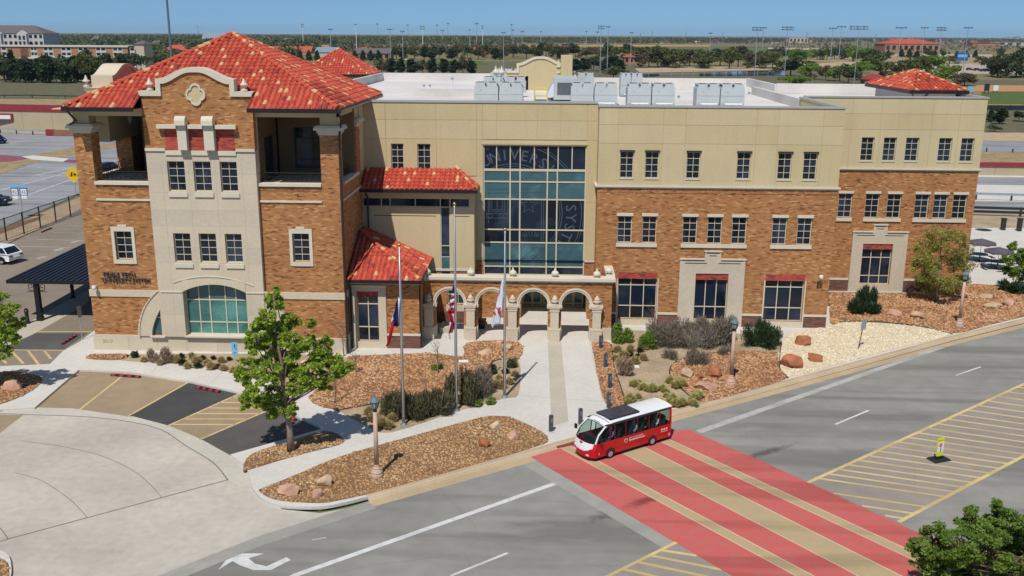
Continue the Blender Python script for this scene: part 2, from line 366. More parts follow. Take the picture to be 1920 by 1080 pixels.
# side walls of the tower
for X, sgn in ((XL, -1), (XR, 1)):
    fx = frx(X, sgn); hs = [(YT+1.1, 64.1, 11.0, 15.05)]
    wall('brick_wall', M['brick'], fx, YT+.3, TB, 1.12, 10.86); wall('plinth', M['stone2'], f0(fx, -.05), YT+.3, TB, 0, 1.12)
    wall('stucco_wall', M['stucco'], fx, 65.3, TB, 10.86, 15.3)
    trim('loggia_sill', M['stone_edge'], fx, YT+1.0, 64.1, 10.862, 11.05, .14, .35); trim('string_course', M['stone_edge'], fx, YT+.6, TB, 9.86, 9.98, .08); trim('belt_course', M['stone'], fx, YT+.2, TB, 3.68, 4.12, .07)
wall('brick_wall', M['brick'], (Vector((0, TB, 0)), Vector((1, 0, 0)), Vector((0, 1, 0))), XL+.3, XR-.3, 0, 15.4)
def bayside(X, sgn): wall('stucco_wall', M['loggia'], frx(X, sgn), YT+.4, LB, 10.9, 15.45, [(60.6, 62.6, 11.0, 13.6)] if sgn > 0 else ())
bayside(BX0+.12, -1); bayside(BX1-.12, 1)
window(frx(BX1-.12, 1), 60.6, 62.6, 11.0, 13.6, us=2, zs=[11.0, 12.8, 13.6], rec=.08, mw=.05, fm=M['bronze'])

# scrolled iron railings of the loggias
def scroll(mb, cx, cz, r, s, f, d):
    pts = []
    for k in range(15):
        t = k/14; rr = r*(1-.75*t); a = math.pi*(.5+2.4*t)*s
        pts.append(at(f, cx+rr*math.sin(a)*1.0, cz+rr*math.cos(a), d))
    mb.tube(pts, .018, 4)
def railing(f, u0, u1, z, d):
    mb = MB(); mb.tube([at(f, u0, z+.1, d), at(f, u1, z+.1, d)], .022, 4); mb.tube([at(f, u0, z+.62, d), at(f, u1, z+.62, d)], .016, 4)
    n = max(2, round((u1-u0)/.62)); st = (u1-u0)/n
    for i in range(n):
        c = u0+st*(i+.5); scroll(mb, c-.1, z+.3, .2, 1 if i % 2 else -1, f, d); scroll(mb, c+.16, z+.42, .13, -1 if i % 2 else 1, f, d)
    for i in range(n+1): mb.tube([at(f, u0+st*i, z, d), at(f, u0+st*i, z+.66, d)], .014, 4)
    mb.build('iron_railing', M['black'], BL, world=True)
railing(FT, PX0, BX0, 11.0, .45); railing(FT, BX1, PX1, 11.0, .45); railing(frx(XL, -1), YT+1.1, 64.1, 11.0, .4); railing(frx(XR, 1), YT+1.1, 64.1, 11.0, .4)

# ---- gabled bay of the tower
YB = 58.15; FB = fr(YB); BC = (BX0+BX1)/2
AX0, AX1, AZ0, AZS, AZC = -22.92, -18.88, 1.2, 4.13, 4.63
def gable_pts(x0, x1, z0, cut=0.0):
    c = (x0+x1)/2; h = (x1-x0)/2
    right = [(h, 16.56-cut), (h-1.12-.6*cut, 16.56-cut)]
    L = h-1.12-.6*cut; n = 14; zt, zc = 17.28-cut, 17.96-cut
    cur = []
    for i in range(n+1):
        t = i/n; cur.append((L*(1-t), zt+(zc-zt)*(.5-.5*math.cos(math.pi*min(1, t*1.12)))))
    pts = right + cur
    return [(c-x, z) for x, z in pts] + [(c+x, z) for x, z in reversed(pts[:-1])]
g_in = gable_pts(BX0, BX1, 0, .27)
mb = MB(); mb.prism([(BX0, 13.06), (BX1, 13.06)] + g_in[::-1], YB, YB+.5); 
gab = mb.build('gable_brick', M['brick'], BL, world=True)
def coping(f, pin, pout, d0, d1, m=M['stone_edge']):
    mb = MB(); n = len(pin)
    for i in range(n-1):
        a = [at(f, *pin[i], d0), at(f, *pin[i+1], d0), at(f, *pin[i+1], d1), at(f, *pin[i], d1)]; b = [at(f, *pout[i], d0), at(f, *pout[i+1], d0), at(f, *pout[i+1], d1), at(f, *pout[i], d1)]
        mb.hexa(a, b)
    return mb.build('gable_coping', m, BL, world=True)
coping(FB, g_in, gable_pts(BX0-.12, BX1+.12, 0, -.02), -.12, .62)
for x in (BX0+.5, BX1-.5):
    mb = MB(); mb.lathe([(.2, 0), (.2, .1), (.12, .12), (.1, .3), (.24, .34), (.24, .4), (.16, .44), (.12, .52), (.03, .74)], (x, YB+.26, 16.6), 8); mb.build('finial', M['stone_edge'], BL, world=True)
# quatrefoil
mb = MB(); pts = []; inner = []
for k in range(64):
    t = 2*math.pi*k/64; lobe = .46+.15*abs(math.cos(2*t))**.7; pts.append((BC+math.sin(t)*lobe*.98, 16.39+math.cos(t)*lobe*1.08)); inner.append((BC+math.sin(t)*(lobe-.11)*.98, 16.39+math.cos(t)*(lobe-.11)*1.08))
for k in range(64):
    l = (k+1) % 64; mb.hexa([at(FB, *inner[k], -.1), at(FB, *inner[l], -.1), at(FB, *inner[l], .02), at(FB, *inner[k], .02)], [at(FB, *pts[k], -.1), at(FB, *pts[l], -.1), at(FB, *pts[l], .02), at(FB, *pts[k], .02)])
q = mb.build('quatrefoil', M['stone_edge'], BL, world=True)
MB().prism(inner, YB-.03, YB+.02).build('quatrefoil_panel', M['stucco'], q, world=True)
# limestone face with its blocks, windows and the big arch
holes = [(a, b, 10.53, 12.38) for a, b in W3] + [(a, b, 6.05, 7.9) for a, b in W3] + [(AX0, AX1, AZ0, AZC+.02)]
panels('stone_block', [M['stone'], M['stone2'], M['stone'], M['stone'], M['stone2']], FB, [BX0, -23.55, -21.9, -20.25, -18.6, BX1], [1.14, 2.6, 4.05, 4.95, 6.0, 7.0, 8.35, 9.35, 10.45, 11.6, 13.04], holes, .007, .012)
wall('stone_wall', M['stone2'], FB, BX0, BX1, 1.12, 13.05, holes, .45)
wall('bay_side', M['stone2'], frx(BX0+.001, -1), YB+.01, YT+.5, 1.12, 15.9, (), .2); wall('bay_side', M['stone2'], frx(BX1-.001, 1), YB+.01, YT+.5, 1.12, 15.9, (), .2)
for a, b in W3:
    for z0, z1 in ((10.53, 12.38), (6.05, 7.9)):
        o = window(FB, a, b, z0, z1, rec=.2); sill(FB, a-.02, b+.08, z0-.34, z0-.08, .1, o)
    trim('apron_block', M['stone_edge'], FB, a-.02, b+.02, 12.76, 13.03, .09)
pan = [(-23.19, -22.33), (-21.70, -20.72), (-20.03, -18.95)]
for a, b in pan: trim('red_brick_panel', M['brick_red'], FB, a, b, 13.06, 14.37, .015)
for a, b in ((-23.55, -22.36), (-21.67, -20.75), (-20.0, -18.72)): trim('hood_mould', M['stone_edge'], FB, a, b, 14.38, 14.61, .36)
for a, b in ((-22.33, -21.70), (-20.72, -20.03)):
    mb = MB(); fbox(mb, FB, a+.04, b-.04, 13.1, 14.7, -.4, .02)
    n = len(mb.v); pr = []
    for k in range(9):
        t = math.pi*k/8; pr.append((-.62+.0+ .28*(1-math.cos(t)), 14.72+.42*math.sin(t)))
    vs_ = [at(FB, u, z, d) for u in (a, b) for d, z in [(-.62, 14.6)] + pr[1:-1] + [(-.04, 14.6)]]
    k = len(vs_)//2; mb.raw(vs_, [tuple(range(k)), tuple(range(2*k-1, k-1, -1))] + [(i, i+k, (i+1) % k+k, (i+1) % k) for i in range(k)])
    mb.build('scroll_bracket', M['stone_edge'], BL, world=True)
for a, b in ((BX0, -23.25), (-18.9, BX1)): trim('stone_ledge', M['stone_edge'], FB, a, b, 13.0, 13.16, .1)
# segmental arch infill, reveals and lobby glazing
def arcz(x): 
    h = (AX1-AX0)/2; s = AZC-AZS; r = (h*h+s*s)/(2*s); c = (AX0+AX1)/2
    return AZC-r+math.sqrt(max(0, r*r-(x-c)**2))
mb = MB(); n = 16
for i in range(n):
    a = AX0+(AX1-AX0)*i/n; b = AX0+(AX1-AX0)*(i+1)/n
    mb.hexa([at(FB, a, arcz(a), -.04), at(FB, b, arcz(b), -.04), at(FB, b, arcz(b), .6), at(FB, a, arcz(a), .6)], [at(FB, a, AZC+.3, -.04), at(FB, b, AZC+.3, -.04), at(FB, b, AZC+.3, .6), at(FB, a, AZC+.3, .6)])
mb.build('arch_head', M['stone'], BL, world=True)
mb = MB(); prev = None
for i in range(25):
    x = AX0-.55+(AX1-AX0+1.1)*i/24; h = (AX1-AX0)/2+.55; z = 4.62+.5*(1-((x-BC-.2+.2)/h)**2)+.0
    if prev: mb.hexa([at(FB, prev[0], prev[1], -.055), at(FB, x, z, -.055), at(FB, x, z, .0), at(FB, prev[0], prev[1], .0)], [at(FB, prev[0], prev[1]+.05, -.055), at(FB, x, z+.05, -.055), at(FB, x, z+.05, 0), at(FB, prev[0], prev[1]+.05, 0)])
    prev = (x, z)
mb.build('arch_moulding', M['stone_edge'], BL, world=True)
for a, b in ((BX0+.15, AX0-.02), (AX1+.02, BX1)): trim('bay_string', M['stone_edge'], FB, a, b, 4.08, 4.16, .06)
trim('arch_sill', M['stone_edge'], FB, AX0-.06, AX1+.06, 1.12, 1.22, .1, .5)
ux = [AX0, AX0+.21*4.04, AX0+.38*4.04, AX0+.63*4.04, AX0+.8*4.04, AX1]
window(FB, AX0, AX1, 1.22, AZC+.1, us=ux, zs=[1.22, 2.02, 3.5, AZC+.1], rec=.5, mw=.07, gl=lambda i, j: M['glass_green'] if j < 2 else M['glass_teal'], name='lobby_window')
# flying quarter arches on both sides of the bay
for s in (1, -1):
    mx = lambda x: x if s == 1 else 2*BC-x
    out = []; inn = []
    for k in range(13):
        t = R(56)*k/12; out.append((mx(-25.94+3.6*(1-math.cos(t))), 1.14+3.72*math.sin(t)))
    for k in range(9):
        t = k/8; inn.append((mx(-25.17+.86*t**1.6), 1.2+2.0*t))
    mb = MB(); f_ = fr(YB+.05)
    # solid between the outer curve and the slit, then above the slit
    def quadp(*p): mb.prism(list(p) if s == 1 else list(p)[::-1], YB+.06, YT+.02)
    rows = sorted({*[z for _, z in out], *[z for _, z in inn]})
    def xo(z):
        for (a, za), (b, zb) in zip(out, out[1:]):
            if za <= z <= zb+1e-6: return a+(b-a)*(z-za)/(zb-za)
        return out[-1][0]
    def xi(z):
        if z >= 3.2: return mx(BX0+.02)
        for (a, za), (b, zb) in zip(inn, inn[1:]):
            if za <= z <= zb+1e-6: return a+(b-a)*(z-za)/(zb-za)
        return inn[0][0]
    for za, zb in zip(rows, rows[1:]):
        xa, xb = xi(za+1e-4), xi(zb-1e-4)
        quadp((xo(za), za), (xa, za), (xb, zb), (xo(zb), zb))
    mb.build('quarter_arch', M['stone'], BL, world=True)
    mb = MB()
    for (a, za), (b, zb) in zip(out, out[1:]):
        k = .09*s; mb.hexa([(a-k, YB-.0, za), (a, YB-.0, za), (a, YT, za), (a-k, YT, za)], [(b-k, YB-.0, zb+.02), (b, YB-.0, zb+.02), (b, YT, zb+.02), (b-k, YT, zb+.02)])
    mb.build('arch_rib', M['stone_edge'], BL, world=True)
    sw = MB(); a, b = sorted((mx(-25.2), mx(-24.3))); fbox(sw, fr(YT), a, b, 1.2, 3.3, -.012, .0); o = sw.build('slit_window', M['glass_teal'], BL, world=True)
    fbox(MB(), fr(YT), a, b, 2.3, 2.37, -.05, -.012).build('window_bar', M['cream_frame'], o, world=True); trim('slit_sill', M['stone_edge'], fr(YB), a-.05, b+.05, 1.1, 1.19, .1)

# ---- lettering on the tower
def text(body, size, name, m, parent, loc, rot=(R(90), 0, 0), depth=.02, ax='LEFT', world=True, sx=1, bold=0, sp=1.0):
    cu = bpy.data.curves.new('letters', 'FONT'); cu.body = body; cu.size = size; cu.extrude = depth; cu.align_x = ax; cu.resolution_u = 2; cu.offset = bold; cu.space_character = sp
    t = bpy.data.objects.new('letters', cu); col.objects.link(t); dg = bpy.context.evaluated_depsgraph_get(); dg.update()
    me = bpy.data.meshes.new_from_object(t.evaluated_get(dg)); bpy.data.objects.remove(t); me.materials.clear(); me.materials.append(m)
    o = place(name, me, parent, loc, world); o.rotation_euler = rot; o.scale = (sx, 1, 1); return o
text('TEXAS TECH', .36, 'wall_lettering', M['steel_letters'], BL, (-28.08, YT-.08, 5.03), bold=.002, sx=1.03, depth=.04)
text('UNIVERSITY SYSTEM', .36, 'wall_lettering', M['steel_letters'], BL, (-28.12, YT-.08, 4.66), bold=.002, sx=.95, depth=.04)
text('2017', .34, 'date_lettering', M['concrete2'], BL, (-28.48, YT-.16, .62), depth=.012)

# ---- recessed centre, with the glazed stair hall
YR = 67.0; FR = fr(YR); RX0, RX1 = XR, 3.45
CX0, CX1, CZ0, CZ1 = -4.45, 2.72, 3.3, 12.58
rwin = [(-10.87, -9.98, 10.8, 12.6), (-9.03, -8.1, 10.8, 12.6)]
door = (-1.75, 3.0, 0, 3.0)
wall('stucco_wall', M['stucco'], FR, RX0, RX1, 4.4, 15.42, rwin + [(CX0, CX1, CZ0, CZ1)]); wall('brick_wall', M['brick'], FR, RX0, RX1, 0, 4.4, [(CX0, CX1, CZ0, 4.4), door])
panels('stucco_panel', [M['stucco2'], M['stucco'], M['stucco2']], FR, [RX0, -11.2, -7.7, -4.9, -4.47], [10.4, 12.95, 14.25, 15.4], rwin); panels('stucco_panel', [M['stucco'], M['stucco2']], FR, [-4.45, -3.5, -.7, 0.9, 2.72], [12.95, 14.25, 15.4]); panels('stucco_panel', [M['stucco2']], FR, [2.74, RX1], [4.5, 8.6, 12.95, 14.25, 15.4])
panels('stucco_panel', [M['stucco']], FR, [-4.89, -4.47], [4.5, 8.6, 10.4])
for h in rwin: o = window(FR, *h, rec=.14); sill(FR, h[0]-.05, h[1]+.05, h[2]-.06, h[2]+.0, .09, o)
trim('stone_ledge', M['stone_edge'], FR, 2.74, RX1, 4.34, 4.48, .08)
cz = [CZ0, 3.92, 5.67, 6.6, 8.77, 10.01, 10.83, CZ1]; cx = [CX0, -2.57, -1.88, 0.03, .72, CX1]
def cg(i, j): return [M['glass_navy'], M['glass_teal'], M['glass_navy'], M['glass_navy'], M['glass_teal'], M['glass_teal'], M['glass_navy']][j]
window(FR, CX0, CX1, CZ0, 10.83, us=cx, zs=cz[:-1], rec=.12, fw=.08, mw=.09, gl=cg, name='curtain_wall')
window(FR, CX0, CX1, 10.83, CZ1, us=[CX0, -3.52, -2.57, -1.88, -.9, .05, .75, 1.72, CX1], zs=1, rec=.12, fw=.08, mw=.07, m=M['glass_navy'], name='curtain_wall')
trim('window_head', M['stucco2'], FR, CX0-.1, CX1+.1, CZ1+.02, CZ1+.14, .07)
# etched seal on the glass: two rings, the words round it, shield, book and star
etch = plain('etched_glass_line', (.07, .095, .125), .6, .3, var=.03)
SX, SZ = -2.4, 7.75; yf = YR+.118
def inside(x, z): return CX0+.05 < x < CX1-.05 and CZ0+.05 < z < CZ1-.05
mb = MB()
def line(p, q, w_=.035):
    n = max(1, int(math.hypot(q[0]-p[0], q[1]-p[1])/.12))
    for i in range(n):
        a = (p[0]+(q[0]-p[0])*i/n, p[1]+(q[1]-p[1])*i/n); b = (p[0]+(q[0]-p[0])*(i+1)/n, p[1]+(q[1]-p[1])*(i+1)/n)
        if inside(*a) and inside(*b):
            dx, dz = b[0]-a[0], b[1]-a[1]; l = math.hypot(dx, dz); nx, nz = -dz/l*w_/2, dx/l*w_/2
            mb.quad((a[0]-nx, yf, a[1]-nz), (b[0]-nx, yf, b[1]-nz), (b[0]+nx, yf, b[1]+nz), (a[0]+nx, yf, a[1]+nz))
for r_, w_ in ((3.5, .05), (3.34, .03), (4.86, .05), (5.02, .03)):
    for k in range(160):
        t, t2 = 2*math.pi*k/160, 2*math.pi*(k+1)/160; line((SX+r_*math.sin(t), SZ+r_*math.cos(t)), (SX+r_*math.sin(t2), SZ+r_*math.cos(t2)), w_)
for x in (-4.1, -2.72): line((x, 7.05), (x, 9.3)); 
for x0, z0, x1, z1 in ((-4.0, 7.9, -2.95, 8.7), (-3.85, 8.0, -3.1, 8.7), (-4.2, 7.4, -2.7, 7.75)):
    for p, q in (((x0, z0), (x1, z0)), ((x1, z0), (x1, z1)), ((x1, z1), (x0, z1)), ((x0, z1), (x0, z0))): line(p, q)
line((-3.48, 8.0), (-3.48, 8.7))
for cx_ in (-3.95, -3.2):
    for k in range(12): line((cx_+.16*math.sin(k*math.pi/6), 7.57+.13*math.cos(k*math.pi/6)), (cx_+.16*math.sin((k+1)*math.pi/6), 7.57+.13*math.cos((k+1)*math.pi/6)), .03)
st = [(-1.25+(.62 if k % 2 == 0 else .25)*math.sin(k*math.pi/5), 8.35+(.62 if k % 2 == 0 else .25)*math.cos(k*math.pi/5)) for k in range(10)]
for k in range(10): line(st[k], st[(k+1) % 10])
for x in (-1.95, -.35, -.2): line((x, 5.3), (x, 9.3), .03)
for z in (9.3, 9.55): line((-4.2, z-.1), (-.2, z), .05)
for k in range(-3, 5): line((-4.3+k*.8, 3.6), (-2.2+k*.8, 5.5), .03)
for k in range(8): line((-1.1+.4*math.sin(k*.4-1.4), 6.1), (-1.1+.65*math.sin(k*.4-1.4), 6.1+.5*math.cos(k*.4-1.4)), .03)
for k in range(6): line((-1.9+k*.1, 10.1+.0*k), (-3.2+k*.45, 10.75), .03)
seal = mb.build('glass_seal', etch, BL, world=True)
for s_, a0, st_ in (('UNIVERSITY', -27, 9.6), ('SYSTEM', 84, 9.6)):
    for k, ch in enumerate(s_):
        t = R(a0+k*st_); x, z = SX+3.78*math.sin(t), SZ+3.78*math.cos(t)
        if CX0+.1 < x < CX1-.3: text(ch, 1.05, 'glass_letter', etch, seal, (x, yf, z), (R(90), t, 0), .002, 'CENTER')
# entrance doors set back under the stair hall
YD = 70.4; FD = fr(YD)
MB().box(door[0], door[1], YR+.3, YD+.3, 3.0, 3.28).build('entrance_soffit', M['stucco'], BL, world=True)
for X, s_ in ((door[0], 1), (door[1], -1)): wall('stucco_wall', M['stucco'], frx(X, s_), YR+.3, YD, 0, 3.0)
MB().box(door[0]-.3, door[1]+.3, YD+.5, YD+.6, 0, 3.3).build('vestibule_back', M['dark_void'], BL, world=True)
for k in range(3):
    a = door[0]+.02+k*1.55
    d_ = window(FD, a, a+1.5, .02, 2.95, us=[a, a+.75, a+1.5], zs=[.02, .3, 2.2, 2.95], rec=.1, fw=.13, mw=.14, m=M['glass_teal'], fm=M['yellow_frame'], name='entrance_door')
    mb = MB(); [mb.tube([at(FD, x, .9, -.0), at(FD, x, 1.3, -.0)], .02, 5) for x in (a+.65, a+.85)]; mb.build('door_handle', M['alu'], d_, world=True)
trim('parapet_cap', M['cap_metal'], FR, RX0+.3, RX1-.05, 15.42, 15.56, .09, .4)

# ---- main block
YM = 65.7; FM = fr(YM); MX0, MX1 = 3.45, 19.7
m3 = [(4.93, 5.85), (6.63, 7.55), (9.42, 10.34), (12.8, 13.72), (15.54, 16.46), (17.24, 18.16)]
m2 = [(4.9, 5.9), (6.61, 7.6), (9.37, 10.37), (11.07, 12.07), (12.74, 13.75), (15.49, 16.48), (17.19, 18.18)]
m1 = [(5.08, 7.8), (10.44, 12.71), (15.3, 18.0)]
h3 = [(a, b, 10.55, 12.36) for a, b in m3]; h2 = [(a, b, 6.05, 7.93) for a, b in m2]; h1 = [(a, b, .55, 3.95) for a, b in m1]
wall('stucco_wall', M['stucco'], FM, MX0, MX1, 9.95, 15.3, h3); wall('brick_wall', M['brick'], FM, MX0, MX1, 0, 9.95, h2+h1)
panels('stucco_panel', [M['stucco2'], M['stucco'], M['stucco'], M['stucco2'], M['stucco']], FM, [MX0, 4.75, 7.75, 9.25, 13.95, 15.4, 18.35, MX1], [10.06, 12.9, 14.15, 15.29], h3)
wall('stucco_wall', M['stucco'], frx(MX0, -1), YM+.3, YR, 9.95, 15.3); wall('brick_wall', M['brick'], frx(MX0, -1), YM+.3, YR, 0, 9.95)
mb = MB(); fbox(mb, FM, MX0-.14, MX1+.1, 9.86, 9.95, -.1, .02); fbox(mb, FM, MX0-.18, MX1+.14, 9.95, 10.06, -.16, .02)
mb.box(MX0-.14, MX0+.02, YM+.02, YR-.05, 9.86, 9.95); mb.box(MX0-.18, MX0+.02, YM+.02, YR-.05, 9.95, 10.06); mb.build('cornice', M['stone_edge'], BL, world=True)
mb = MB(); x = MX0+.02
while x < MX1-.1: fbox(mb, FM, x, x+.085, 9.55, 9.85, -.025 if int(x*10) % 3 else -.04, .02); x += .1
mb.build('soldier_course', M['brick'], BL, world=True)
for h in h3: o = window(FM, *h, rec=.14); sill(FM, h[0]-.04, h[1]+.04, h[2]-.07, h[2], .08, o); trim('window_hood', M['bronze'], FM, h[0]-.05, h[1]+.05, h[3]-.0, h[3]+.09, .12, .0, o)
for h in h2: o = window(FM, *h, rec=.16); trim('lintel', M['stone_edge'], FM, h[0]-.06, h[1]+.06, h[3]+.01, h[3]+.2, .07, .05, o)
for a, b in ((4.84, 7.66), (9.3, 13.82), (15.42, 18.24)): sill(FM, a, b, 5.78, 6.03, .1)
for k, h in enumerate(h1):
    a, b, c, d = h
    trim('red_lintel', M['brick_red'], FM, a+.0, b-.0, 3.5, d-.003, .03, .14)
    window(FM, a, b, c, 3.5, us=3, zs=[c, 1.5, 2.75+.25, 3.5] if k != 1 else [c, 1.5, 3.5], rec=.2, mw=.06)
    if k != 1:
        trim('stone_apron', M['stone'], FM, a-.1, b+.1, .1, c, .08, .1)
        for x in (a-.1, b+.02): trim('window_jamb', M['stone_edge'], FM, x, x+.08, c+.002, 3.5, .05, .1)
# stepped limestone surround round the middle ground-floor window
def surround(f, a, b, c0, c1, h, parent=BL):
    m_ = (a+b)/2; hs = [h]
    o = wall('stone_surround', M['stone2'], f0(f, -.1), a, b, .1, 4.98, hs, .098); wall('stone_surround', M['stone2'], f0(f, -.1), c0, c1, 4.982, 5.5, (), .098)
    trim('surround_coping', M['stone_edge'], f, a-.05, c0-.002, 4.93, 5.02, .15); trim('surround_coping', M['stone_edge'], f, c1+.002, b+.05, 4.93, 5.02, .15); trim('surround_coping', M['stone_edge'], f, c0-.05, c1+.05, 5.5, 5.57, .15)
    mb = MB()
    for x0, x1, z in ((a+.15, c0-.02, 4.84), (a+.32, c0+.15, 4.66), (c1+.02, b-.15, 4.84), (c1-.15, b-.32, 4.66), (c0+.12, c1-.12, 5.38), (c0+.3, c1-.3, 5.2)): fbox(mb, f, x0, x1, z, z+.05, -.112, -.1)
    mb.build('surround_groove', M['bronze'], BL, world=True)
surround(FM, 9.31, 13.81, 11.0, 12.12, (10.44, 12.71, .55, 3.95))
for a, b in ((MX0, 4.98), (7.9, 9.3), (13.83, 15.2), (18.1, MX1)):
    trim('base_course', M['brick_dark'], FM, a, b, .02, .93, .05); trim('base_ledge', M['stone_edge'], FM, a, b, .93, 1.07, .09)
trim('footing', M['concrete'], FM, MX0, MX1, 0, .09, .2)
trim('parapet_cap', M['cap_metal'], FM, MX0-.06, MX1+.06, 15.3, 15.42, .09, .4)
MB().box(MX0-.06, MX0+.34, YM+.402, YR+.3, 15.3, 15.42).build('parapet_cap', M['cap_metal'], BL, world=True)
MB().box(MX1-.34, MX1+.06, YM+.402, 76.6, 15.3, 15.42).build('parapet_cap', M['cap_metal'], BL, world=True)

# ---- right wing
YW = 76.2; FW = fr(YW); WX0, WX1 = MX1, 33.55; WB = 96.0
w3 = [(24.32, 25.3), (26.02, 27.0), (27.72, 28.72), (30.24, 31.24), (31.94, 32.92)]; w2 = [(22.97, 24.05), (25.08, 26.16), (26.78, 27.86), (28.93, 30.0), (30.38, 31.45), (31.87, 32.93)]
k3 = [(a, b, 10.58, 12.4) for a, b in w3]; k2 = [(a, b, 6.08, 8.0) for a, b in w2]; k1 = [(25.2, 27.56, .67, 4.0)]
wall('stucco_wall', M['stucco'], FW, WX0, WX1, 9.93, 15.4, k3); wall('brick_wall', M['brick'], FW, WX0, WX1, 0, 9.93, k2+k1)
panels('stucco_panel', [M['stucco'], M['stucco2'], M['stucco']], FW, [WX0+.02, 23.4, 25.66, 29.5, 31.6, WX1], [10.03, 13.0, 14.2, 15.38], k3)
mb = MB(); fbox(mb, FW, WX0, WX1+.12, 9.83, 9.92, -.1, .02); fbox(mb, FW, WX0, WX1+.16, 9.92, 10.03, -.16, .02); mb.build('cornice', M['stone_edge'], BL, world=True)
for h in k3: o = window(FW, *h, rec=.14, split=False); sill(FW, h[0]-.04, h[1]+.04, h[2]-.07, h[2], .08, o)
for h in k2: o = window(FW, *h, rec=.16, split=False); trim('lintel', M['stone_edge'], FW, h[0]-.06, h[1]+.06, h[3]+.01, h[3]+.2, .07, .05, o)
for a, b in ((22.9, 24.12), (25.0, 27.95), (28.85, 33.0)): sill(FW, a, b, 5.8, 6.05, .1)
surround(FW, 24.34, 28.67, 25.9, 27.0, (25.2, 27.56, .67, 4.0))
trim('red_lintel', M['brick_red'], FW, 25.2, 27.56, 3.55, 3.997, .03, .14); window(FW, 25.2, 27.56, .67, 3.55, us=3, zs=[.67, 1.35, 2.85, 3.55], rec=.2, mw=.06)
for a, b in ((WX0, 24.3), (28.7, WX1)): trim('base_course', M['brick_dark'], FW, a, b, .02, 1.0, .05); trim('base_ledge', M['stone_edge'], FW, a, b, 1.0, 1.16, .09)
trim('footing', M['concrete'], FW, WX0, WX1, 0, .09, .2)
fx = frx(WX1, 1); wall('brick_wall', M['brick'], fx, YW+.3, WB, 0, 9.93); wall('stucco_wall', M['stucco'], fx, YW+.3, WB, 9.93, 15.4)
trim('parapet_cap', M['cap_metal'], FW, WX0, WX1+.06, 15.4, 15.52, .09, .4); MB().box(WX1-.34, WX1+.06, YW+.402, WB, 15.4, 15.52).build('parapet_cap', M['cap_metal'], BL, world=True)
fx = frx(MX1, 1); wall('brick_wall', M['brick'], fx, YM+.3, YW, 0, 9.95); wall('stucco_wall', M['stucco'], fx, YM+.3, YW, 9.95, 15.3)

# ---- roof deck and the white insides of the parapets
mb = MB(); mb.slab([(XR+.02, YR+.3), (MX0+.3, YR+.3), (MX0+.3, YM+.3), (MX1-.3, YM+.3), (MX1-.3, YW+.3), (WX1-.3, YW+.3), (WX1-.3, WB-.3), (22, WB-.3), (22, 110), (3, 110), (3, 118), (-20, 118), (-20, TB+.3), (XR+.02, TB+.3)], 14.3, 14.5)
mb.build('roof_deck', M['white_roof'], BL, world=True)
def para(x0, y0, x1, y1, top=15.4, t=.3, m=M['white_roof'], low=14.5):
    d = Vector((x1-x0, y1-y0)).normalized(); n = Vector((-d.y, d.x))*t/2
    q = [(x0-n.x, y0-n.y), (x1-n.x, y1-n.y), (x1+n.x, y1+n.y), (x0+n.x, y0+n.y)]
    MB().slab(q, low, top).build('parapet', m, BL, world=True)
para(-20, 118, 3, 118, 15.4, low=0); para(3, 118, 3, 110, 15.4, low=0); para(3, 110, 22, 110, 15.35, low=0); para(22, 110, 22, 96, 15.4, low=0); para(22, 96, 33.5, 96, 15.5, low=0); para(-20, 71.6, -20, 118, 15.4, low=0)
para(19.6, 76.6, 19.6, 95, 15.25); para(-12, 88, -3, 88, 14.95); para(1, 100, 20, 100, 15.0); para(-12.4, 90, -6, 90, 15.1)
# thin lining on the back of the street parapets
for x0, x1, y in ((XR+.3, MX0, YR+.32), (MX0+.35, MX1-.35, YM+.32), (WX0+.4, WX1-.35, YW+.32)): MB().box(x0, x1, y, y+.03, 14.5, 15.28).build('parapet_lining', M['white_roof'], BL, world=True)

# ---- stair block with its long roof
YS = 65.5; FS = fr(YS); SXR = -4.98
rib = (XR, -5.3, 8.42, 9.05); strip = (-7.32, -6.66, 3.62, 8.42); low = (-6.9, -5.4, 1.5, 2.9)
wall('stucco_wall', M['stucco'], FS, XR, SXR, 4.0, 9.75, [rib, strip]); wall('brick_wall', M['brick'], FS, XR, SXR, 0, 4.0, [(-7.32, -6.66, 3.62, 4.0), low])
wall('stucco_wall', M['stucco'], frx(SXR, 1), YS+.3, YR, 4.0, 9.75); wall('brick_wall', M['brick'], frx(SXR, 1), YS+.3, YR, 0, 4.0)
window(FS, XR, -5.3, 8.42, 9.05, us=[XR, -11.4, -10.8, -9.05, -7.32, -6.66, -5.3], zs=1, rec=.1, mw=.06); window(FS, *strip, us=1, zs=[3.62, 4.9, 5.7, 8.42], rec=.1, mw=.05, gl=lambda i, j: M['glass_teal'] if j == 0 else M['glass_navy'])
mb = MB(); fbox(mb, FS, -11.9, -7.6, 7.78, 7.83, -.0035, .02); fbox(mb, FS, -6.4, -5.3, 7.78, 7.83, -.0035, .02); mb.build('stucco_joint', M['bronze'], BL, world=True)
o = window(FS, *low, us=2, zs=2, rec=.15); trim('stone_apron', M['stone'], FS, low[0]-.1, -5.0, 1.0, 1.45, .08); trim('base_course', M['brick_dark'], FS, -8.0, SXR, .02, .95, .06); trim('stone_ledge', M['stone_edge'], FS, -8, SXR, 3.93, 4.08, .07)
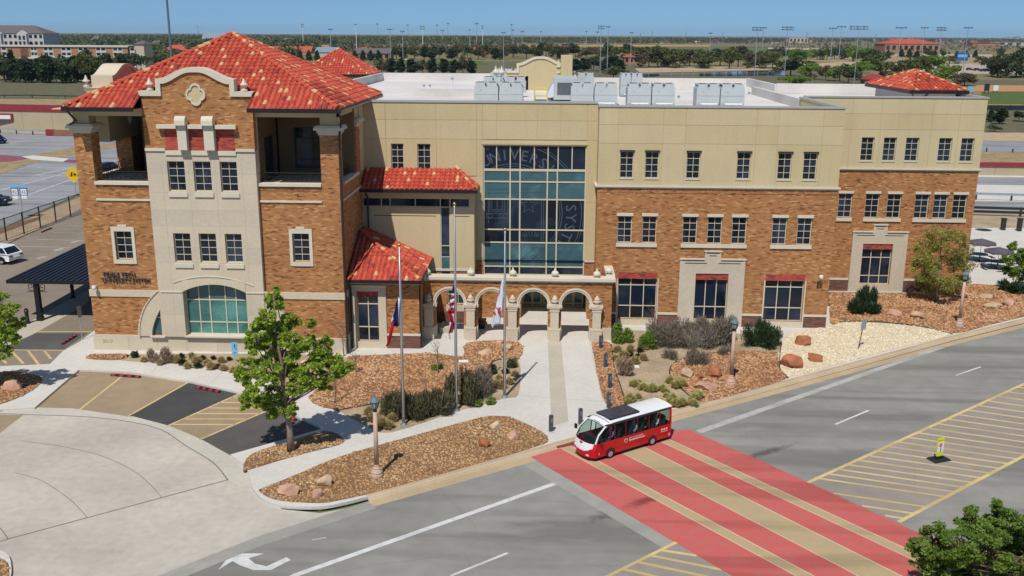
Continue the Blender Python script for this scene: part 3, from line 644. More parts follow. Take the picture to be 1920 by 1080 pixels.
# ---- low tiled-roof room beside the arcade
YK = 59.65; FK = fr(YK); KX1 = -8.12
kw = (-12.15, -10.75, .55, 3.95)
wall('brick_wall', M['brick'], FK, XR+.02, KX1, 0, 4.55, [kw]); wall('brick_wall', M['brick'], frx(KX1, 1), YK+.3, YS, 0, 4.55)
wall('stone_surround', M['stone'], f0(FK, -.1), XR+.04, -10.25, .1, 4.32, [kw], .098); trim('surround_coping', M['stone_edge'], FK, XR+.04, -10.2, 4.24, 4.36, .16)
trim('red_lintel', M['brick_red'], FK, kw[0], kw[1], 3.52, 3.947, .03, .14); window(FK, kw[0], kw[1], .55, 3.52, us=2, zs=[.55, 1.5, 3.05, 3.52], rec=.18, mw=.06)
trim('base_course', M['brick_dark'], FK, -10.23, KX1+.04, .02, .98, .05); trim('base_ledge', M['stone_edge'], FK, -10.23, KX1+.06, .98, 1.12, .09); trim('footing', M['concrete'], FK, XR, KX1, 0, .09, .2)

# ---- tiled roofs: slopes, tiles, ridge caps, gutters
def tile_mesh(m):
    mb = MB(); w_, L = .125, .5; n = 5
    for k in range(n+1):
        t = math.pi*k/n
        mb.v.append((-w_*math.cos(t)*1.05, -.02, w_*math.sin(t)*.95)); 
    for k in range(n+1):
        t = math.pi*k/n; mb.v.append((-w_*.84*math.cos(t), L, w_*.78*math.sin(t)-.03))
    for k in range(n): mb.f.append((k, k+1, n+2+k, n+1+k)); mb.m.append(0)
    mb.f.append(tuple(range(n, -1, -1))); mb.m.append(0)
    mb.mi = 1; mb.quad((.105, -.02, .012), (.235, -.02, .012), (.235, L, -.02), (.105, L, -.02))
    return mb.mesh('tile', [m, TILE[2]], True)
TM = [tile_mesh(m) for m in TILE]; TILES = []
BUFF = {}
def slope(A, B, Cc, D=None, gap=None):
    """eave from A to B, then the upper corners; fills it with tiles"""
    A, B, Cc = Vector(A), Vector(B), Vector(Cc); poly = [A, B, Cc] + ([Vector(D)] if D else [])
    ex = (B-A).normalized(); nn = ex.cross(Cc-A).normalized()
    if nn.z < 0: nn = -nn
    up = nn.cross(ex)
    if up.z < 0: up = -up
    uv = [((p-A).dot(ex), (p-A).dot(up)) for p in poly]
    if gap is None: MB().quad(*poly).build('roof_slope', M['roof_under'], RF, world=True)
    def inp(x, y):
        s = None
        for i in range(len(uv)):
            a, b = uv[i], uv[(i+1) % len(uv)]; c = (b[0]-a[0])*(y-a[1])-(b[1]-a[1])*(x-a[0])
            if abs(c) < 1e-9: continue
            if s is None: s = c > 0
            elif s != (c > 0): return False
        return True
    wx, wy = .335, .42; top = max(v for _, v in uv); j = 0
    x0, x1 = min(u for u, _ in uv), max(u for u, _ in uv)
    while j*wy < top:
        i = 0
        while x0+(i+.5)*wx < x1:
            x, y = x0+(i+.5)*wx, j*wy
            pw = A+ex*x+up*y
            if gap and gap[0] < pw.x < gap[1] and pw.y < gap[2]: i += 1; continue
            if inp(x, y+.2) and inp(x, y+.02) or (j == 0 and inp(x, .1)):
                cell = (id(poly), (i+(j//3 % 2)*2)//4, j//3); BUFF.setdefault(cell, (random.randrange(4), random.randrange(3), rnd())); cc_ = BUFF[cell]; k = 3 if ((i+(j//3 % 2)*2) % 4 == cc_[0] and j % 3 == cc_[1] and cc_[2] < .8) else 4 if rnd() < .03 else random.choice((0, 0, 1, 1, 2))
                mat = Matrix((ex, up, nn)).transposed().to_4x4(); mat.translation = A+ex*(x+U(-.008, .008))+up*(y-.06)+nn*(.03+U(0, .012))
                TILES.append((mat, k, nn))
            i += 1
        j += 1
    return ex, up, nn
def ridge(p, q, r=.15):
    p, q = Vector(p), Vector(q); n = max(1, int((q-p).length/.42)); mb = MB(); d = (q-p)/n
    for i in range(n):
        a = p+d*i; b = a+d*1.12; mb.mi = 1 if rnd() < .18 else 0
        mb.tube([a+Vector((0, 0, .1)), b+Vector((0, 0, .07))], [r, r*.8], 7)
    return mb.build('ridge_caps', [TILE[1], TILE[3]], RF, world=True)
EX0, EX1, EY0, EY1, EZ = -28.62, -12.3, 57.0, 71.75, 15.68
def tiled_roof(): return None
RF = None
def new_roof(name): 
    global RF
    RF = MB().box(-.01, .01, -.01, .01, -.01, .01).build(name, M['roof_under'], BL)
    RF.location = Vector((-20, 64, 16)) - Vector(BL.location); return RF
new_roof('tower_roof')
AP = (-20.6, 64.4, 19.88)
slope((EX0, EY0, EZ), (EX1, EY0, EZ), AP, gap=(BX0-.12, BX1+.12, 58.7))
kq = (AP[2]-EZ)/(AP[1]-EY0); gy = 58.64; gz = EZ+kq*(gy-EY0); hl_ = EX0+(gy-EY0)*(AP[0]-EX0)/(AP[1]-EY0); hr_ = EX1+(gy-EY0)*(AP[0]-EX1)/(AP[1]-EY0)
for q in (((EX0, EY0, EZ), (BX0, EY0, EZ), (BX0, gy, gz), (hl_, gy, gz)), ((BX1, EY0, EZ), (EX1, EY0, EZ), (hr_, gy, gz), (BX1, gy, gz)), ((hl_, gy, gz), (hr_, gy, gz), AP)): MB().quad(*q).build('roof_slope', M['roof_under'], RF, world=True)
slope((EX1, EY0, EZ), (EX1, EY1, EZ), AP); slope((EX1, EY1, EZ), (EX0, EY1, EZ), AP); slope((EX0, EY1, EZ), (EX0, EY0, EZ), AP)
for c in ((EX0, EY0), (EX1, EY0), (EX1, EY1), (EX0, EY1)): ridge((*c, EZ), AP)
def gutter(pts, z, h=.2, t=.16):
    mb = MB()
    for (a, b) in zip(pts, pts[1:]):
        d = Vector((b[0]-a[0], b[1]-a[1])).normalized(); n = Vector((d.y, -d.x))
        mb.slab([(a[0]-d.x*t, a[1]-d.y*t), (b[0]+d.x*t, b[1]+d.y*t), (b[0]+d.x*t+n.x*t, b[1]+d.y*t+n.y*t), (a[0]-d.x*t+n.x*t, a[1]-d.y*t+n.y*t)], z-h, z)
    return mb.build('gutter', M['black'], RF, world=True)
gutter([(EX0, EY0), (BX0-.2, EY0)], EZ+.0, .24); gutter([(BX1+.2, EY0), (EX1, EY0)], EZ+.0, .24); gutter([(EX1, EY0+.18), (EX1, EY1)], EZ, .22); gutter([(EX0, EY1), (EX0, EY0+.18)], EZ, .22)
def spout(pts): MB().tube(pts, .07, 6).build('downspout', M['bronze'], RF, world=True)
spout([(EX1+.02, EY0+.05, EZ-.2), (EX1-.1, YT-.25, EZ-.7), (XR+.13, YT-.12, 14.0), (XR+.13, YT-.12, .2)]); spout([(EX0+.1, EY0, EZ-.2), (EX0+.1, YT-.4, EZ-.9), (XL-.1, YT-.16, 14.5)])
# west gable of the tower, its plain back towards the roof
FG = frx(XL-.1, -1); gp = gable_pts(61.0, 67.8, 0, .2)
mb = MB(); vv = [at(FG, u, z, 0) for u, z in [(61.0, 13.2), (67.8, 13.2)] + gp[::-1]] + [at(FG, u, z, 1.2) for u, z in [(61.0, 13.2), (67.8, 13.2)] + gp[::-1]]; n = len(vv)//2
mb.raw(vv, [tuple(range(n)), tuple(range(2*n-1, n-1, -1))] + [(i, i+n, (i+1) % n+n, (i+1) % n) for i in range(n)]); mb.build('gable_back', M['stucco'], BL, world=True)
coping(FG, gp, gable_pts(60.9, 67.9, 0, -.02), -.1, 1.3, M['stone'])
for y in (61.5, 67.3): MB().lathe([(.2, 0), (.2, .1), (.1, .12), (.1, .3), (.22, .34), (.22, .4), (.12, .46), (.03, .74)], (XL-.3, y, 16.6), 8).build('finial', M['stone_edge'], BL, world=True)
# long roof over the stair block
new_roof('stair_roof'); RF.location = Vector((-8, 65, 10)) - Vector(BL.location)
z0 = 9.78; sx0, sx1, sy0 = -12.66, -4.86, 64.65
slope((sx0, sy0, z0), (sx1, sy0, z0), (-6.3, YR-.02, 10.9), (sx0, YR-.02, 10.9)); slope((sx1, sy0, z0), (sx1, YR-.02, z0), (-6.3, YR-.02, 10.9))
ridge((sx1, sy0, z0), (-6.3, YR-.1, 10.95), .13); gutter([(sx0, sy0), (sx1, sy0)], z0, .22); MB().slab([(sx0, sy0), (sx1, sy0), (sx1, YS), (sx0, YS)], z0-.3, z0-.22).build('soffit', M['stucco2'], RF, world=True); spout([(-12.3, sy0-.05, z0-.2), (-12.3, YS-.15, z0-.8), (-12.3, YS-.15, 6.0)])
MB().box(XR, SXR, YS+.01, YR, 9.5, 9.7).build('ceiling', M['stucco'], RF, world=True)
# low hipped roof
new_roof('low_roof'); RF.location = Vector((-10, 62, 5)) - Vector(BL.location)
kz, kx1, ky0 = 4.85, -7.99, 59.05; hz = kz+.46*(-12.68-kx1)*-1
slope((-12.68, ky0, kz), (kx1, ky0, kz), (-12.68, ky0+4.86, hz)); slope((kx1, ky0, kz), (kx1, YS-.02, kz), (-12.68, YS-.02, hz), (-12.68, ky0+4.86, hz))
ridge((kx1, ky0, kz), (-12.6, ky0+4.8, hz), .13); gutter([(-12.68, ky0), (kx1, ky0)], kz, .2); gutter([(kx1, ky0+.17), (kx1, YS-.1)], kz, .2); MB().slab([(-12.66, ky0+.01), (kx1-.01, ky0+.01), (kx1-.01, YS), (-12.66, YS)], kz-.3, kz-.21).build('soffit', M['stucco2'], RF, world=True)
spout([(-12.5, ky0-.05, kz-.15), (-12.5, YK-.18, kz-.7), (-12.5, YK-.18, .2)]); spout([(kx1-.1, YK+.1, kz-.2), (KX1+.1, YK+.1, .2)])
# two small hipped towers and the plain gable behind
for nm, xa, xb, ya, yb, ez, az in (('rear_roof', -28.7, -20.6, 112, 120, 15.4, 18.15), ('rear_roof', 28.9, 33.3, 79.6, 90.5, 15.8, 17.15)):
    new_roof(nm); RF.location = Vector((xa, ya, 15)) - Vector(BL.location)
    ap = ((xa+xb)/2, (ya+yb)/2, az)
    for p, q in (((xa, ya), (xb, ya)), ((xb, ya), (xb, yb)), ((xb, yb), (xa, yb)), ((xa, yb), (xa, ya))): slope((*p, ez), (*q, ez), ap); ridge((*p, ez), ap, .13)
    gutter([(xa, ya), (xb, ya)], ez, .25); gutter([(xb, ya+.17), (xb, yb)], ez, .25); gutter([(xa, yb), (xa, ya+.17)], ez, .25)
    if xa > 0:
        MB().box(xa+.6, xb-.6, ya+.6, yb-.6, 14.5, ez-.05).build('tower_wall', M['white_roof'], RF, world=True); spout([(xa+.1, ya-.05, ez-.2), (xa+.5, ya+.5, ez-.8), (xa+.5, ya+.5, 14.6)]); spout([(xb-3, ya-.05, ez-.2), (xb-3, ya+.5, ez-.5), (xb-3, ya+.5, 14.6)])
    else: MB().box(xa+.8, xb-.8, ya+.8, yb-.8, 0, ez-.05).build('tower_wall', M['white_roof'], RF, world=True)
gpb = gable_pts(-4.2, 2.6-.0, 0, .2)
def shift(p, dz=-.15): return [(x, z+dz) for x, z in p]
YG = 99.0
MB().prism([(-4.2, 14.5), (2.6, 14.5)] + shift(gpb)[::-1], YG, YG+.5).build('rear_gable', M['stucco'], BL, world=True); coping(fr(YG), shift(gpb), shift(gable_pts(-4.3, 2.7, 0, -.02)), -.1, .6)
MB().box(1.2, 2.3, YG-3, YG-.12, 14.5, 18.0).build('gable_return', M['stucco2'], BL, world=True)
for x in (-5.3, -4.7, 1.0): MB().lathe([(.3, 0), (.3, .15), (.12, .2), (.12, .5), (.36, .6), (.36, .75), (.15, .9), (.03, 1.3)], (x, YG+.2, 16.2 if x > -4.4 else 15.6), 8).build('finial', M['stone_edge'], BL, world=True)
# the tiles that show largest are parts of their own, the rest one mesh per roof
TILES.sort(key=lambda t: (0 if (CAM-t[0].translation).dot(t[2]) > 0 and t[0].translation.z < 16.9 else 1, (CAM-t[0].translation).length))
roofs = [o for o in KIDS[BL.name] if o.name.split('.')[0] in ('tower_roof', 'stair_roof', 'low_roof', 'rear_roof')]
def roof_of(p):
    if p.y > 80: return [o for o in roofs if o.name.startswith('rear_roof')][0 if p.x < 0 else 1]
    return next(o for o in roofs if o.name.startswith('tower_roof' if p.z > 15 else 'stair_roof' if p.z > 9 else 'low_roof'))
rest = {}
for i, (mat, k, nn) in enumerate(TILES):
    rf = roof_of(mat.translation)
    if i < 300:
        t = place('tile', TM[k], rf, mat.translation); loc = t.location.copy(); t.matrix_local = Matrix.Translation(loc) @ mat.to_3x3().to_4x4()
    else: rest.setdefault(rf.name, (rf, MB()))[1]; mb = rest[rf.name][1]; vs_ = [mat @ v.co for v in TM[k].vertices]; ps = [tuple(p.vertices) for p in TM[k].polygons]; mb.mi = k; mb.raw(vs_, ps[:-1]); mb.mi = 2; mb.raw([vs_[i_] for i_ in ps[-1]], [(0, 1, 2, 3)])
for rf, mb in rest.values(): mb.build('tile_courses', TILE, rf, world=True, kind='stuff')
# cameras and lights on the walls
def wallcam(p, d=1):
    mb = MB(); mb.tube([p, p+Vector((0, -.35, .05))], .04, 6); mb.lathe([(.03, .12), (.12, .1), (.14, .0), (.12, -.1), (.05, -.17)], p+Vector((0, -.38, 0)), 10); return mb.build('wall_camera', M['white_paint'], BL, world=True)
wallcam(Vector((-28.55, YT, 4.35))); wallcam(Vector((19.0, YM, 3.9)))
trim('wall_plate', M['bronze'], FM, 18.85, 18.97, 3.0, 3.5, .04)

# ------------------------------------------------------------------ the entrance arcade
AR = thing('entrance_arcade', 'brick screen wall with four round limestone arches before the entrance', 'arcade', (-1.7, 62.2, 0))
YA = 62.0; FA = fr(YA); ARX0, ARX1, ZTOP = -7.95, 4.42, 4.1
cents = [-6.37, -3.57, -.77, 2.03]; RAD = .95; ZSP = 2.55
def arch_wall():
    mb = MB(); us = [ARX0]
    for c in cents: us += [c-RAD, c+RAD]
    us.append(ARX1)
    for i in range(0, len(us), 2): mb.mi = 0; mb.box(us[i], us[i+1], YA, YA+.5, 1.0, ZTOP)
    for c in cents:
        n = 18
        for k in range(n):
            t0, t1 = math.pi*k/n, math.pi*(k+1)/n; a, b = c-RAD*math.cos(t0), c-RAD*math.cos(t1); za, zb = ZSP+RAD*math.sin(t0), ZSP+RAD*math.sin(t1)
            mb.hexa([(a, YA, za), (b, YA, zb), (b, YA+.5, zb), (a, YA+.5, za)], [(a, YA, ZTOP), (b, YA, ZTOP), (b, YA+.5, ZTOP), (a, YA+.5, ZTOP)])
    return mb.build('brick_wall', M['brick'], AR, world=True), us
_, us = arch_wall()
for i in range(0, len(us), 2): MB().box(us[i]-.02, us[i+1]+.02, YA-.06, YA+.56, 0, 1.0).build('arcade_base', M['stone'], AR, world=True)
for c in cents:
    mb = MB(); n = 20
    for k in range(n):
        t0, t1 = math.pi*k/n, math.pi*(k+1)/n
        for (r0, r1, y0) in ((RAD-.02, RAD+.1, -.05), (RAD+.1, RAD+.2, -.1)):
            p = lambda r, t, y: (c-r*math.cos(t), y, ZSP+r*math.sin(t))
            mb.hexa([p(r0, t0, YA+y0), p(r0, t1, YA+y0), p(r0, t1, YA+.52), p(r0, t0, YA+.52)], [p(r1, t0, YA+y0), p(r1, t1, YA+y0), p(r1, t1, YA+.52), p(r1, t0, YA+.52)])
    mb.build('arch_trim', M['stone_edge'], AR, world=True)
    for s_ in (-1, 1):
        x = c+s_*(RAD+.14); MB().box(x-.2, x+.2, YA-.14, YA+.6, ZSP-.22, ZSP-.02).build('impost', M['stone_edge'], AR, world=True)
        MB().box(x-.12+.0, x+.12, YA-.03, YA-.002, 1.002, ZSP-.222).build('brick_jamb', M['brick'], AR, world=True)
for x in [c-1.4 for c in cents] + [cents[-1]+1.4]:
    mb = MB(); y = YA-.3
    for g, z0, z1 in ((.36, 0, .9), (.38, .9, 1.0), (.28, 1.0, 2.2), (.33, 2.2, 2.28), (.29, 2.28, 2.38), (.36, 2.38, 2.48), (.4, 2.48, 2.6)): mb.box(x-g, x+g, y-g*.6, YA-.004, z0, z1)
    mb.lathe([(.28, 2.6), (.28, 2.68), (.16, 2.7), (.14, 2.78), (.25, 2.84), (.25, 2.92), (.15, 2.96), (.2, 3.02), (.14, 3.14), (.03, 3.28)], (x, YA-.27, 0), 8)
    mb.build('pilaster', M['stone'], AR, world=True)
mb = MB(); x = ARX0+.02
while x < ARX1-.1: mb.box(x, x+.085, YA-.03, YA+.02, 3.78, 4.06); x += .1
mb.build('soldier_course', M['brick'], AR, world=True)
mb = MB(); mb.box(ARX0-.1, ARX1+.1, YA-.1, YA+.6, 4.1, 4.22); mb.box(ARX0-.2, ARX1+.2, YA-.22, YA+.72, 4.22, 4.4); mb.box(4.05, 4.65, YA+.722, 66, 4.1, 4.4); mb.build('arcade_cap', M['stone_edge'], AR, world=True)
MB().box(4.1, 4.42, YA+.5, 65.7, 0, 4.1).build('return_wall', M['brick'], AR, world=True)
for x in [c-1.4 for c in cents[1:]] + [3.4, 4.25, ARX0+.05]:
    MB().lathe([(.16, 0), (.16, .04), (.08, .07), (.24, .16), (.26, .26), (.2, .36), (.1, .42), (.07, .5), (.03, .62)], (x, YA+.25 if x < 4 else YA+1.2, 4.4), 10).build('urn_finial', M['stone_edge'], AR, world=True)
# ------------------------------------------------------------------ ground, roads, paving, beds
def W(pts, z=0.0): return [tuple(G(*p, z)[:2]) if len(p) == 2 else (p[0], p[1]) for p in pts]     # (px, py) places; (x, y, 0) world
def sheet(name, pts, z, m, kind='structure'):
    me = bpy.data.meshes.new(name); bm = bmesh.new(); f = bm.faces.new([bm.verts.new((x, y, z)) for x, y in pts])
    bmesh.ops.triangulate(bm, faces=[f], ngon_method='EAR_CLIP'); bm.normal_update()
    for q in bm.faces:
        if q.normal.z < 0: q.normal_flip()
    bm.to_mesh(me); bm.free(); me.materials.append(m)
    o = bpy.data.objects.new(name, me); link(o); o['kind'] = kind; return o
def slabm(name, pts, z0, z1, m, kind='structure', parent=None):
    me = bpy.data.meshes.new(name); bm = bmesh.new(); f = bm.faces.new([bm.verts.new((x, y, z1)) for x, y in pts])
    bm.normal_update()
    if f.normal.z < 0: f.normal_flip()
    r = bmesh.ops.extrude_face_region(bm, geom=[f]); vs_ = [v for v in r['geom'] if isinstance(v, bmesh.types.BMVert)]
    for v in vs_: v.co.z = z0
    bm.normal_update(); bmesh.ops.triangulate(bm, faces=[q for q in bm.faces if len(q.verts) > 4], ngon_method='EAR_CLIP')
    bmesh.ops.recalc_face_normals(bm, faces=bm.faces); bm.to_mesh(me); bm.free(); me.materials.append(m)
    o = bpy.data.objects.new(name, me); link(o, parent)
    if kind: o['kind'] = kind
    return o
def offset(pts, d):
    out = []
    for i, p in enumerate(pts):
        a = Vector(pts[max(0, i-1)]); b = Vector(pts[min(len(pts)-1, i+1)]); t = (b-a).normalized(); out.append((p[0]-t.y*d, p[1]+t.x*d))
    return out
def strip_pts(pts, d0, d1): return offset(pts, d0) + offset(pts, d1)[::-1]
def ribbon(name, pts, d0, d1, z, m, z0=None):
    a, b = offset(pts, d0), offset(pts, d1); mb = MB()
    for i in range(len(pts)-1):
        q = [a[i], b[i], b[i+1], a[i+1]]
        if d0 < d1: q = q[::-1]
        if z0 is None: mb.quad(*[(p[0], p[1], z) for p in q])
        else: mb.slab(q, z0, z)
    return mb.build(name, m, kind='structure')
def smooth(pts, n=5):
    out = []; k = len(pts)
    for i in range(k-1):
        p0, p1, p2, p3 = [Vector(pts[max(0, min(k-1, j))]) for j in (i-1, i, i+1, i+2)]
        for s in range(n):
            t = s/n; out.append(tuple(.5*((2*p1)+(-p0+p2)*t+(2*p0-5*p1+4*p2-p3)*t*t+(-p0+3*p1-3*p2+p3)*t**3)))
    return out + [tuple(pts[-1])]
def stain(k, cc, c, at=(4.55, 39.2), ang=.62, rx=1.5, ry=.42):
    mp = k.n('Mapping', {'Vector': k.pos(), 'Location': (-at[0], -at[1], 0)}); m2 = k.n('Mapping', {'Vector': mp.outputs[0], 'Rotation': (0, 0, -ang)}); m3 = k.n('Mapping', {'Vector': m2.outputs[0], 'Scale': (1/rx, 1/ry, 0)})
    d = k.n('VectorMath', {0: m3.outputs[0]}, operation='LENGTH').outputs[1]; d = k.math('ADD', d, k.math('MULTIPLY', k.math('SUBTRACT', k.noise(3.5, 5, .7), .5), 1.6))
    return k.mix(k.ramp(d, [(.25, (.8,)*3), (.95, (0, 0, 0))]), cc, shade(c, .3))
def asphalt(name, c, wear=.16, streak=None):
    k = NT(name); p = k.pos()
    n1 = k.noise(.12, 4); n2 = k.noise(1.1, 5); n3 = k.noise(38, 2)
    cc = k.ramp(n1, [(.3, shade(c, 1-wear)), (.7, shade(c, 1+wear))])
    cc = k.mix(.5, cc, k.ramp(n2, [(.3, (.42,)*3), (.7, (.58,)*3)]), 'OVERLAY'); cc = k.mix(.35, cc, k.ramp(n3, [(.25, (.3,)*3), (.75, (.7,)*3)]), 'OVERLAY')
    if streak:                              # tyre-worn bands along the lane, and blotches of oil
        mp = k.n('Mapping', {'Vector': p, 'Rotation': (0, 0, -streak), 'Scale': (.05, .55, 1)}); s = k.noise(1, 3, .5, mp.outputs[0])
        cc = k.mix(k.ramp(s, [(.48, (0, 0, 0)), (.64, (.7,)*3)]), cc, shade(c, .6))
        mp = k.n('Mapping', {'Vector': p, 'Rotation': (0, 0, -streak), 'Scale': (.3, .9, 1)}); s = k.noise(.35, 5, .6, mp.outputs[0])
        cc = k.mix(k.ramp(s, [(.58, (0, 0, 0)), (.66, (.5,)*3)]), cc, shade(c, 1.22))
    v = k.n('TexVoronoi', {'Vector': k.mix(.12, p, k.noise(.7, 4, out=1)), 'Scale': .13}, feature='DISTANCE_TO_EDGE').outputs[0]
    cc = k.mix(k.ramp(v, [(.0, (.22,)*3), (.003, (0, 0, 0))]), cc, shade(c, .6))
    if streak: cc = stain(k, cc, c, (3.4, 38.2), .55, 2.2, .6); cc = stain(k, cc, c, (11.0, 44.6), .6, 2.4, .35)
    k.bump(n3, .25, .01); return k.fin(cc, .88, .2)
RA = math.atan2(14.3, 20.4)
M['road'] = asphalt('street_asphalt', (.243, .232, .208), .13, RA)
M['median'] = asphalt('warm_median_asphalt', (.27, .235, .20), .12)
M['patch'] = asphalt('pale_asphalt_patch', (.30, .285, .25), .12)
M['lot'] = asphalt('car_park_asphalt', (.225, .185, .14), .13)
M['seal'] = asphalt('sealed_asphalt', (.058, .056, .056), .35)
M['seal2'] = asphalt('grey_sealed_asphalt', (.10, .093, .088), .25)
M['fan'] = asphalt('tan_asphalt', (.30, .225, .145), .12)
M['hiway'] = asphalt('highway_asphalt', (.27, .27, .275), .14, R(8))
def paint(name, c, worn=.5):
    k = NT(name); n = k.noise(2.2, 6, .7); n2 = k.noise(30, 3)
    cc = k.mix(k.math('MULTIPLY', k.ramp(n, [(.45, (0, 0, 0)), (.75, (1, 1, 1))]), worn), c, (.24, .225, .20)); cc = k.mix(.3, cc, k.ramp(n2, [(.3, (.35,)*3), (.7, (.65,)*3)]), 'OVERLAY')
    mp = k.n('Mapping', {'Vector': k.pos(), 'Rotation': (0, 0, -RA), 'Scale': (.05, .6, 1)}); s = k.noise(1, 3, .5, mp.outputs[0])
    cc = k.mix(k.ramp(s, [(.49, (0, 0, 0)), (.60, (.6,)*3)]), cc, shade(c, .62)); cc = k.mix(k.ramp(k.noise(.8, 6, .7), [(.5, (0, 0, 0)), (.75, (.35,)*3)]), cc, tuple(.6*x+.08 for x in c))
    if 'red' in name: cc = stain(k, cc, c)
    return k.fin(cc, .85, .2)
M['p_white'] = paint('worn_white_paint', (.60, .60, .58)); M['p_white2'] = paint('faded_white_paint', (.42, .41, .38), .7); M['p_yellow'] = paint('worn_yellow_paint', (.62, .46, .20), .4)
M['p_red'] = paint('red_crossing_paint', (.50, .108, .094), .3); M['p_tan'] = paint('tan_crossing_paint', (.42, .315, .175), .2); M['p_edge'] = paint('pale_crossing_edge', (.58, .40, .27), .2)
M['kerb'] = plain('ochre_kerb_concrete', (.43, .32, .20), .85, .2, var=.12, scale=.5, bump=.06, fine=.2)
def soil(name, c, v=.25):
    k = NT(name); n = k.noise(.5, 6, .65); n2 = k.noise(6, 5, .7); cc = k.ramp(n, [(.3, shade(c, 1-v)), (.7, shade(c, 1+v))]); cc = k.mix(.7, cc, k.ramp(n2, [(.3, (.32,)*3), (.7, (.68,)*3)]), 'OVERLAY')
    k.bump(n2, .5, .03); return k.fin(cc, .95, .1)
M['soil'] = soil('bed_soil', (.20, .115, .065)); M['dirt'] = soil('pale_dirt', (.36, .275, .18)); M['white_gravel'] = soil('white_gravel_bed', (.58, .48, .33), .1)
k = NT('plain_grassland'); n = k.noise(.012, 6, .6); n2 = k.noise(.15, 5, .6); n3 = k.noise(.003, 4)
c = k.ramp(n, [(.28, (.09, .10, .04)), (.45, (.15, .145, .062)), (.6, (.22, .17, .088)), (.75, (.12, .13, .05))]); c = k.mix(.6, c, k.ramp(n2, [(.3, (.36,)*3), (.7, (.64,)*3)]), 'OVERLAY'); c = k.mix(k.ramp(n3, [(.5, (0, 0, 0)), (.7, (.6,)*3)]), c, (.25, .19, .11))
M['plain'] = k.fin(c, .95, .1)
sheet('ground', [(-9000, -300), (9000, -300), (9000, 16000), (-9000, 16000)], -.12, M['plain'])

# front street
NE = [(-120, -45), (-14.7, 32.0)] + [tuple(G(*p, 0)[:2]) for p in ((480, 1008), (690, 941), (1000, 855), (1265, 780), (1440, 734), (1782, 641), (1920, 607))] + [(60, 86), (160, 150)]
sheet('street', NE + [(260, 90), (60, -80), (-120, -90)], 0, M['road'])
road_d = Vector((20.4, 14.3)).normalized(); road_n = Vector((-road_d.y, road_d.x))
def band(name, p, q, w_, m, z, kind='structure'):
    p, q = Vector(p), Vector(q); d = (q-p).normalized(); n = Vector((-d.y, d.x))*w_/2
    return sheet(name, [tuple(p-n), tuple(q-n), tuple(q+n), tuple(p+n)], z, m, kind)
g2 = lambda x, y: tuple(G(x, y)[:2])
ribbon('gutter_strip', NE[3:-1], 0, -.55, .005, M['kerb']); ribbon('asphalt_patch', NE[1:4], .03, -.75, .006, M['patch'])
# red crossing with its tan bands
sheet('crosswalk', [g2(995, 857), g2(1130, 815), g2(1292, 806), g2(1440, 870), g2(1735, 1005), g2(2010, 1135), g2(1700, 1280), g2(1372, 1080)], .006, M['p_red'])
for nm, c0, w_ in (('crosswalk_band', (g2(1052, 834), g2(1440, 1043)), .46), ('crosswalk_band', (g2(1160, 830), g2(1440, 973)), 1.28), ('crosswalk_band', (g2(1255, 830), g2(1440, 916)), .46)):
    p, q = Vector(c0[0]), Vector(c0[1]); q2 = p+(q-p)*(2.0 if nm and c0[1][1] < 39 and 0 else 2.9); p2 = p-(q-p)*.06
    o = band(nm, p2, q2, w_+.16, M['p_edge'], .010); band(nm, p2, q2, w_, M['p_tan'], .014)
band('crosswalk_margin', Vector(g2(990, 866)), Vector(g2(1372, 1090)), .8, M['patch'], .003)
# lane marks
for a, b, w_, m in (((845, 1080), (952, 1037), .13, 'p_white'), ((1566, 796), (1629, 769.5), .13, 'p_white'), ((1792, 704), (1839, 688), .13, 'p_white'), ((550, 1080), (1040, 907), .27, 'p_white'), ((420, 1130), (550, 1080), .2, 'p_white'), ((1310, 810), (1765, 651), .42, 'p_white2'), ((585, 1013), (612, 1008), .12, 'p_white2')):
    band('lane_marking', g2(*a), g2(*b), w_, M[m], .0075)
# turn arrow
ar = W([(409, 1069), (433, 1038), (496, 1038), (466, 1047), (478, 1057), (500, 1062), (537, 1045), (545, 1050), (508, 1069), (475, 1069), (450, 1060), (436, 1052)]); sheet('turn_arrow', ar, .005, M['p_white'])
# painted medians
sheet('median', [g2(1515, 904), g2(1685, 978)] + [tuple(Vector(g2(1685, 978))+(Vector(g2(1920, 855))-Vector(g2(1685, 978)))*2), tuple(Vector(g2(1515, 904))+(Vector(g2(1920, 720))-Vector(g2(1515, 904)))*1.6)], .003, M['median'])
sheet('median', [g2(1268, 1017), g2(1000, 1150), g2(1480, 1150)], .0035, M['median'])
def hatch(outline, tip, lines):
    for a, b in outline: band('median_line', g2(*a), g2(*b), .17, M['p_yellow'], .008)
    for a, b in lines: band('median_hatch', g2(*a), g2(*b), .17, M['p_yellow'], .005)
hl = []
for k in range(26):                         # from the upper edge across to the lower edge, each one a little steeper than the picture's level
    t = k/25; p = (1527+t*473, 896-t*213); hl.append((p, (p[0]+278, p[1]+40)))
L0, L1 = Vector(g2(1685, 978)), Vector(g2(1920, 855)); cut = []
dl = (L1-L0).normalized()
for a, b in hl:
    A_, B_ = Vector(g2(*a)), Vector(g2(*b)); d = B_-A_; den = d.x*dl.y-d.y*dl.x; t = ((L0-A_).x*dl.y-(L0-A_).y*dl.x)/den; cut.append((A_, A_+d*t))
for p, q in cut: band('median_hatch', p, q, .15, M['p_yellow'], .005)
C0, C1 = Vector(g2(1515, 904)), Vector(g2(1685, 978))
for s in (.3, .62, .86):
    p = C0+(C1-C0)*s; A_, B_ = cut[0]; d = B_-A_; den = d.x*dl.y-d.y*dl.x; t = ((L0-p).x*dl.y-(L0-p).y*dl.x)/den; band('median_hatch', p, p+d*t, .15, M['p_yellow'], .005)
